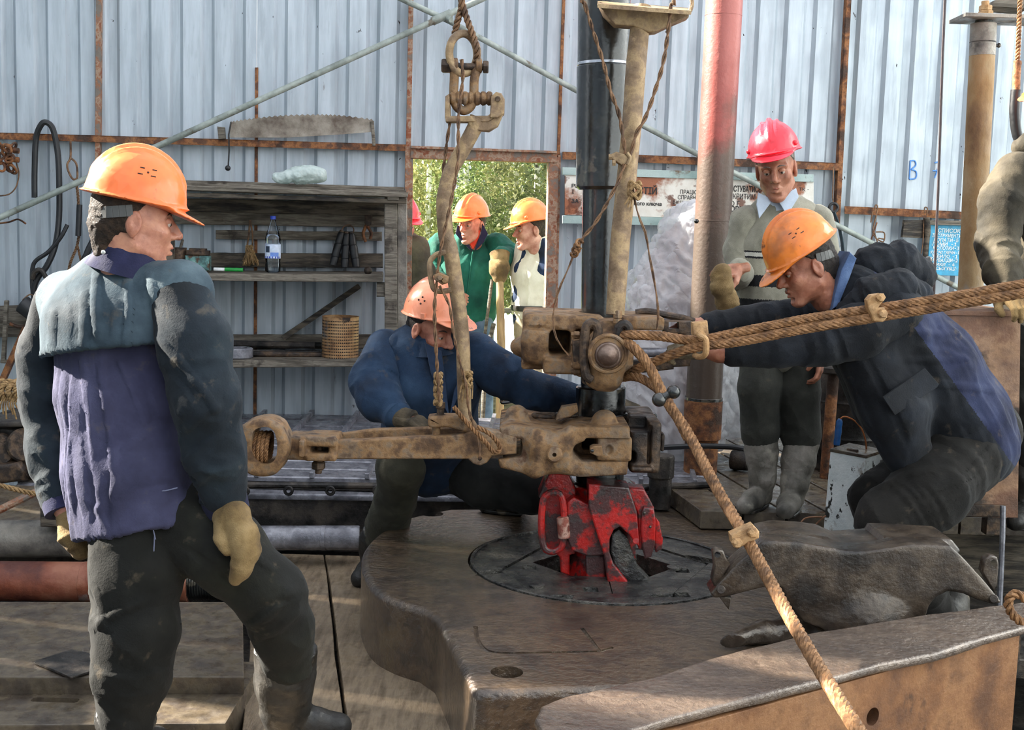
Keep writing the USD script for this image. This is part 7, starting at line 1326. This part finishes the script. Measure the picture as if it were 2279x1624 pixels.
rr_ = Thing('hanging_rope', 'brown rope ending in a dark hose at the right edge', 'rope'); rr_.part('rope', rope(spline([P(2285, -450, 5.6), P(2268, 60, 5.6), P(2264, 140, 5.6)], 6), .011, .05, 3), ROPEM); rr_.part('tie', rough_up(tube(spline([P(2265, 135, 5.6), P(2262, 170, 5.6), P(2261, 205, 5.6)], 5), .018, 10), .005, 70), ROPEM); rr_.part('hose', tube(spline([P(2261, 200, 5.6), P(2258, 250, 5.6), P(2264, 300, 5.6), P(2280, 330, 5.6)], 6), .023, 12), RUBBER)
RBOX = mat('rusty_box', [(.05, C('4a3326')), (.4, C('6d4c38')), (.6, C('8a6a50')), (.95, C('5a4032'))], 4, rough=(.45, .8), metal=.1, bump=.4, bs=50, spots=[(C('1d1613'), 2.4, .53, .06, (1, 1, 1.2), .92)])
rb = Thing('rusty_box', 'rusty steel box behind the bending man at the right', 'box'); a_, b_ = P(2060, 1150, 5.05), P(2268, 692, 5.05)
for nm_, xs in (('front', [(2060, 1150), (2266, 1152), (2272, 694), (2066, 688)]),): rb.part(nm_, ext(PS(xs, 5.05), V(0, .02, 0), .003), RBOX)
rb.part('top', ext([P(2064, 690, 5.04), P(2274, 694, 5.04), P(2274, 694, 5.04)+V(0, .45, 0), P(2064, 690, 5.04)+V(0, .45, 0)], V(0, 0, -.02), .003), RBOX); rb.part('side', ext([P(2268, 694, 5.07), P(2262, 1150, 5.07), P(2262, 1150, 5.07)+V(0, .42, 0), P(2268, 694, 5.07)+V(0, .42, 0)], V(-.02, 0, 0), .002), RBOX); rb.part('side', ext([P(2066, 690, 5.07), P(2060, 1150, 5.07), P(2060, 1150, 5.07)+V(0, .42, 0), P(2066, 690, 5.07)+V(0, .42, 0)], V(.02, 0, 0), .002), RBOX); rb.part('foot_rail', ext([P(2050, 1150, 5.04), P(2240, 1150, 5.04), P(2240, 1124, 5.04), P(2050, 1120, 5.04)], V(0, .05, 0), .004), CASTDARK)
for x in (2070, 2215): q_ = P(x, 1150, 5.08); rb.part('leg', box((q_[0], 5.12, (q_[2]+PZ)/2), (.03, .03, max(abs(q_[2]-PZ)/2, .004)), None, .002), CASTDARK)
single('thin_pole', tube([P(2232, 1125, 4.98), P(2231, 1200, 4.96), V(P(2230, 1300, 4.95)[0], 4.95, .0)], .012, 8), WETGREY, 'thin grey pole below the rusty box at right', 'pole')
WCH = mat('chipped_white', [(.1, C('c9d1d0')), (.5, C('dde3e1')), (.9, C('e8ecea'))], 8, rough=(.35, .6), bump=.3, bs=60, spots=[(C('2a2a26'), 30, .60, .02, (1, 1, .5)), (C('7a6a55'), 7, .66, .05, (1, 1, .6), .8)])
wx = Thing('white_cabinet', 'tall narrow white box with chipped paint in front of the bending man', 'box'); DW = 5.16; zb_ = -.298
f0, f1, f2, f3 = P(1849, 992, DW), P(1926, 1028, DW-.13), P(1968, 1010, DW+.02), P(1890, 984, DW+.16)
zt2 = P(1880, 1005, DW)[2]; ring_ = [V(q[0], q[1], zt2) for q in (f0, f1, f2, f3)]
wx.part('body', ext([q-V(.012*(zt2-zb_)/.4, 0, .0)*0 for q in ring_], V(-.025, 0, zb_-zt2), .004), WCH); wx.part('lid', ext([q+(q-np.mean(ring_, 0))*.03+V(0, 0, .012) for q in ring_], V(0, 0, -.014), .003), DECKR); wx.part('hasp', tube([ring_[0]*.6+ring_[1]*.4+V(.02, .03, .014), ring_[1]*.7+ring_[0]*.3+V(.02, .03, .016)], .006, 6), CASTDARK)
hb = Thing('electrode_holder', 'blue taped handle with a bare wire on the white box', 'handle'); q0 = P(1862, 990, 5.17); q1 = P(1869, 932, 5.17); hb.part('grip', lathe([(.013, 0), (.015, .1), (.013, .3), (.015, .5), (.013, .7), (.014, .9), (.008, 1)], q0, q1, 14), plain('blue_tape', '1f4f86', .35)); hb.part('wire', tube(spline(PS([(1870, 932), (1880, 927), (1900, 935), (1918, 955), (1927, 985), (1928, 1012)], 5.17), 6), .0035, 6), plain('copper', 'a0623a', .4, .6))
for i, pts in enumerate(([(1780, 1188), (1782, 1165), (1796, 1152), (1830, 1150)], [(1812, 1186), (1815, 1168), (1838, 1147)])): single('loose_wire', tube(spline(PS(pts, 5.12), 6), .004, 6), plain('copper_dull', '8a6248', .5, .4) if not i else '/World/Looks/copper_dull', ('thin wire bent into a hook left of the white box', 'thin straight wire end beside the white box')[i], 'wire')
# plastic wrapped bundle
FILM = mat('plastic_film', [(.2, C('c6c8cc')), (.8, C('e4e6e8'))], 6, rough=(.10, .3), bump=.8, bs=14, dist=.02, alpha=.62, trans=.3)
PINKB = cloth('pink_bundle', 'a08a88', 'b9a2a0', 'cdbcb8', 3, .4)
pw_ = Thing('plastic_bundle', 'bulky bundle wrapped in clear plastic film behind the black pipe', 'bundle'); DPB = 6.55
inner = limbs([(PS([(1530, 560), (1500, 680), (1480, 820), (1470, 930)], DPB+.1), [.16, .24, .26, .24])], .012, .05); folds(inner, PS([(1530, 560), (1470, 930)], DPB+.1), .02, .12, 3); pw_.part('contents', inner, PINKB, True, label='pinkish cloth contents')
film = limbs([(PS([(1545, 535), (1510, 680), (1495, 800), (1490, 940)], DPB+.06), [.19, .285, .31, .29]), (PS([(1600, 640), (1620, 900)], DPB+.1), [.14, .16]), (PS([(1425, 640), (1440, 900)], DPB+.05), [.07, .10])], .012, .05); folds(film, PS([(1545, 535), (1490, 940)], DPB+.06), .03, .12, 5, 6); drape(film, .018, (.1, 0, 1), .09, .4, 6); fz = PZ+.004
film.vertices[:, 2] = np.maximum(film.vertices[:, 2], fz); pw_.part('film', film, FILM, True)
# odds on the raised deck
single('air_hose', tube(spline([*PS([(1470, 996, 6.1), (1510, 994, 6.05), (1560, 992, 6.0)]), *PS([(1640, 996, 6.0), (1668, 1010, 5.95)]), V(P(1690, 1040, 5.9)[0], 5.9, PZ+.014)], 6), .014, 10), RUBBER, 'black rubber hose crossing behind the brown pipe base', 'hose')
kg = Thing('steel_drum', 'short dark steel drum beyond the lower tong', 'drum'); o = P(1470, 1062, 5.75); kg.part('body', lathe([(.06, 0), (.064, .05), (.064, .9), (.06, 1)], o, o+V(0, 0, .11), 26), DARKSTEEL); kg.part('stand', lathe([(.055, 0), (.055, 1)], V(o[0], o[1], gz(5.8)-.06), o, 20), DARKSTEEL)
dm = Thing('oil_drum', 'dark dented drum behind the legs of the red helmet man', 'drum'); o = P(1880, 1062, 6.5); o[2] = PZ; dm.part('body', lathe([(.20, 0), (.21, .03), (.205, .3), (.213, .33), (.205, .36), (.205, .64), (.213, .67), (.205, .7), (.21, .97), (.2, 1)], o, o+V(0, 0, .56), 32), DARKSTEEL)
vw = Thing('valve_stand', 'rusty valve stand with round cap behind the bending man', 'valve'); o = P(1838, 1040, 6.2); o[2] = PZ; tz_ = P(1842, 832, 6.2)[2]; vw.part('stem', tube([o, V(o[0]+.01, o[1], tz_)], .03, 14), RUST); vw.part('cap', lathe([(.05, 0), (.085, .2), (.088, .6), (.07, 1)], V(o[0]+.01, o[1], tz_), V(o[0]+.01, o[1], tz_+.06), 24), DARKSTEEL)
single('steel_plug', lathe([(.05, 0), (.055, .2), (.05, .8), (.03, 1)], V(P(1630, 990, 6.35)[0], 6.35, PZ+.055), V(P(1630, 990, 6.35)[0]+.1, 6.3, PZ+.055), 20), DARKSTEEL, 'small dark pipe cap on the raised deck by the plastic bundle', 'cap')

# outside the doorway
ZO_ = -.02
op = Thing('outside_landing', 'plank landing outside the doorway under the three men', None, None, 'structure')
for i in range(7): op.part('plank', box((-.55+i*.26, 7.95, ZO_-.03), (.125, .65, .03)), OLDWOOD)
op.part('beam', box((.2, 7.95, -.2), (.95, .6, .13)), OLDWOOD)
op.part('post', box((.2, 7.95, -.66), (.9, .1, .34)), OLDWOOD)
sh_ = Thing('shovel', 'wooden shovel handle held by the man in green', 'shovel'); top_ = P(1112, 612, 8.02); bot = P(1112, 930, 7.9); sh_.part('handle', tube([top_, (top_+bot)/2+V(.01, 0, 0), V(bot[0], bot[1], .18)], [.025, .027, .029], 12), mat('shovel_wood', [(.2, C('7a6040')), (.8, C('a88a60'))], 6, stretch=(6, 6, .6), rough=(.5, .7), bump=.2)); sh_.part('blade', ext([V(bot[0]-.10, bot[1]-.02, .22), V(bot[0]+.10, bot[1]-.02, .22), V(bot[0]+.09, bot[1]-.04, .03), V(bot[0], bot[1]-.05, -.01), V(bot[0]-.09, bot[1]-.04, .03)], V(0, .006, 0)), DARKSTEEL)
single('thin_stick', tube([P(1095, 622, 8.1), P(1072, 800, 8.0), P(1066, 900, 7.95), V(P(1060, 960, 7.9)[0], 7.9, ZO_)], .011, 8), OLDWOOD, 'thin stick leaning left of the shovel handle', 'stick')
single('thin_stick', tube([P(1099, 720, 8.15), P(1080, 800, 8.05), V(P(1072, 960, 8.0)[0], 8.0, ZO_)], .015, 8), OLDWOOD, 'short stick between the shovel and the thin stick', 'stick')
rl_ = Thing('railing', 'wooden railing behind the men outside', 'railing'); rl_.part('rail', bar(P(960, 592, 8.9), P(1260, 578, 8.9), .05, .055), OLDWOOD); rl_.part('rail', bar(P(960, 694, 8.9), P(1260, 688, 8.9), .04, .035), OLDWOOD)
for x in (985, 1250): q_ = P(x, 585, 8.93); rl_.part('post', bar(V(q_[0], q_[1], GZ), q_, .06, .06, up=(0, 1, 0)), OLDWOOD)
WHITER = plain('white_roofing', 'd6dadb', .5); rf = Thing('roof_sheet', 'white corrugated roofing sheets lying outside below the railing', 'roofing')
a_, b_, c_, d_ = P(1010, 830, 9.0), P(1215, 830, 9.0), P(1215, 706, 11.5), P(1030, 690, 11.5)
for k in range(4):
    e0, e1 = k/4, (k+1)/4-.006; n_ = 16; vs, fs = [], []
    for i in range(n_+1):
        t_ = e0+(e1-e0)*i/n_; lo_, hi_ = a_+(b_-a_)*t_, d_+(c_-d_)*t_; z_ = .012*math.sin(i/n_*6.283*4)
        for th_ in (0, -.004): vs += [lo_+V(0, 0, z_+th_), hi_+V(0, 0, z_+th_)]
    for i in range(n_):
        q = i*4; fs += [[q, q+4, q+5], [q, q+5, q+1], [q+2, q+7, q+6], [q+2, q+3, q+7], [q, q+2, q+6], [q, q+6, q+4], [q+1, q+5, q+7], [q+1, q+7, q+3]]
    fs += [[0, 1, 3], [0, 3, 2], [n_*4, n_*4+3, n_*4+1], [n_*4, n_*4+2, n_*4+3]]
    rf.part('sheet', TM(vs, fs), WHITER)
rf.part('support', ext([a_+V(0, .05, -.02), b_+V(0, .05, -.02), V(b_[0], b_[1]+.05, GZ), V(a_[0], a_[1]+.05, GZ)], V(0, .05, 0)), OLDWOOD)
ck = Thing('crate', 'yellow brown wooden crate just outside the door', 'crate'); o = P(1112, 905, 7.7); o[2] = ZO_+.12
for i in range(3): ck.part('plank', box(o+V(0, -.10, -.085+i*.085), (.17, .012, .038)), plain('crate_wood', '9a7a50', .8) if not i else '/World/Looks/crate_wood')
ck.part('inside', box(o+V(0, 0, 0), (.16, .085, .11)), OLDWOOD)
bb_ = Thing('bent_bar', 'black bent steel bar standing in front of the crate', 'bar'); bb_.part('bar', tube(spline(PS([(1118, 868), (1116, 888), (1120, 896), (1158, 888), (1165, 880)], 7.5), 4), .012, 8), OILY); qb = P(1152, 892, 7.5); bb_.part('stem', tube([qb, V(qb[0]-.02, qb[1], ZO_)], .018, 10), OILY)
single('blue_pipe', tube([P(1166, 892, 7.45), V(P(1160, 935, 7.45)[0]-.02, 7.45, ZO_)], .018, 10), plain('blue_grey', '4a5a6a', .4), 'short blue grey pipe standing beside the crate', 'pipe')
for t_ in THINGS: t_.flush()
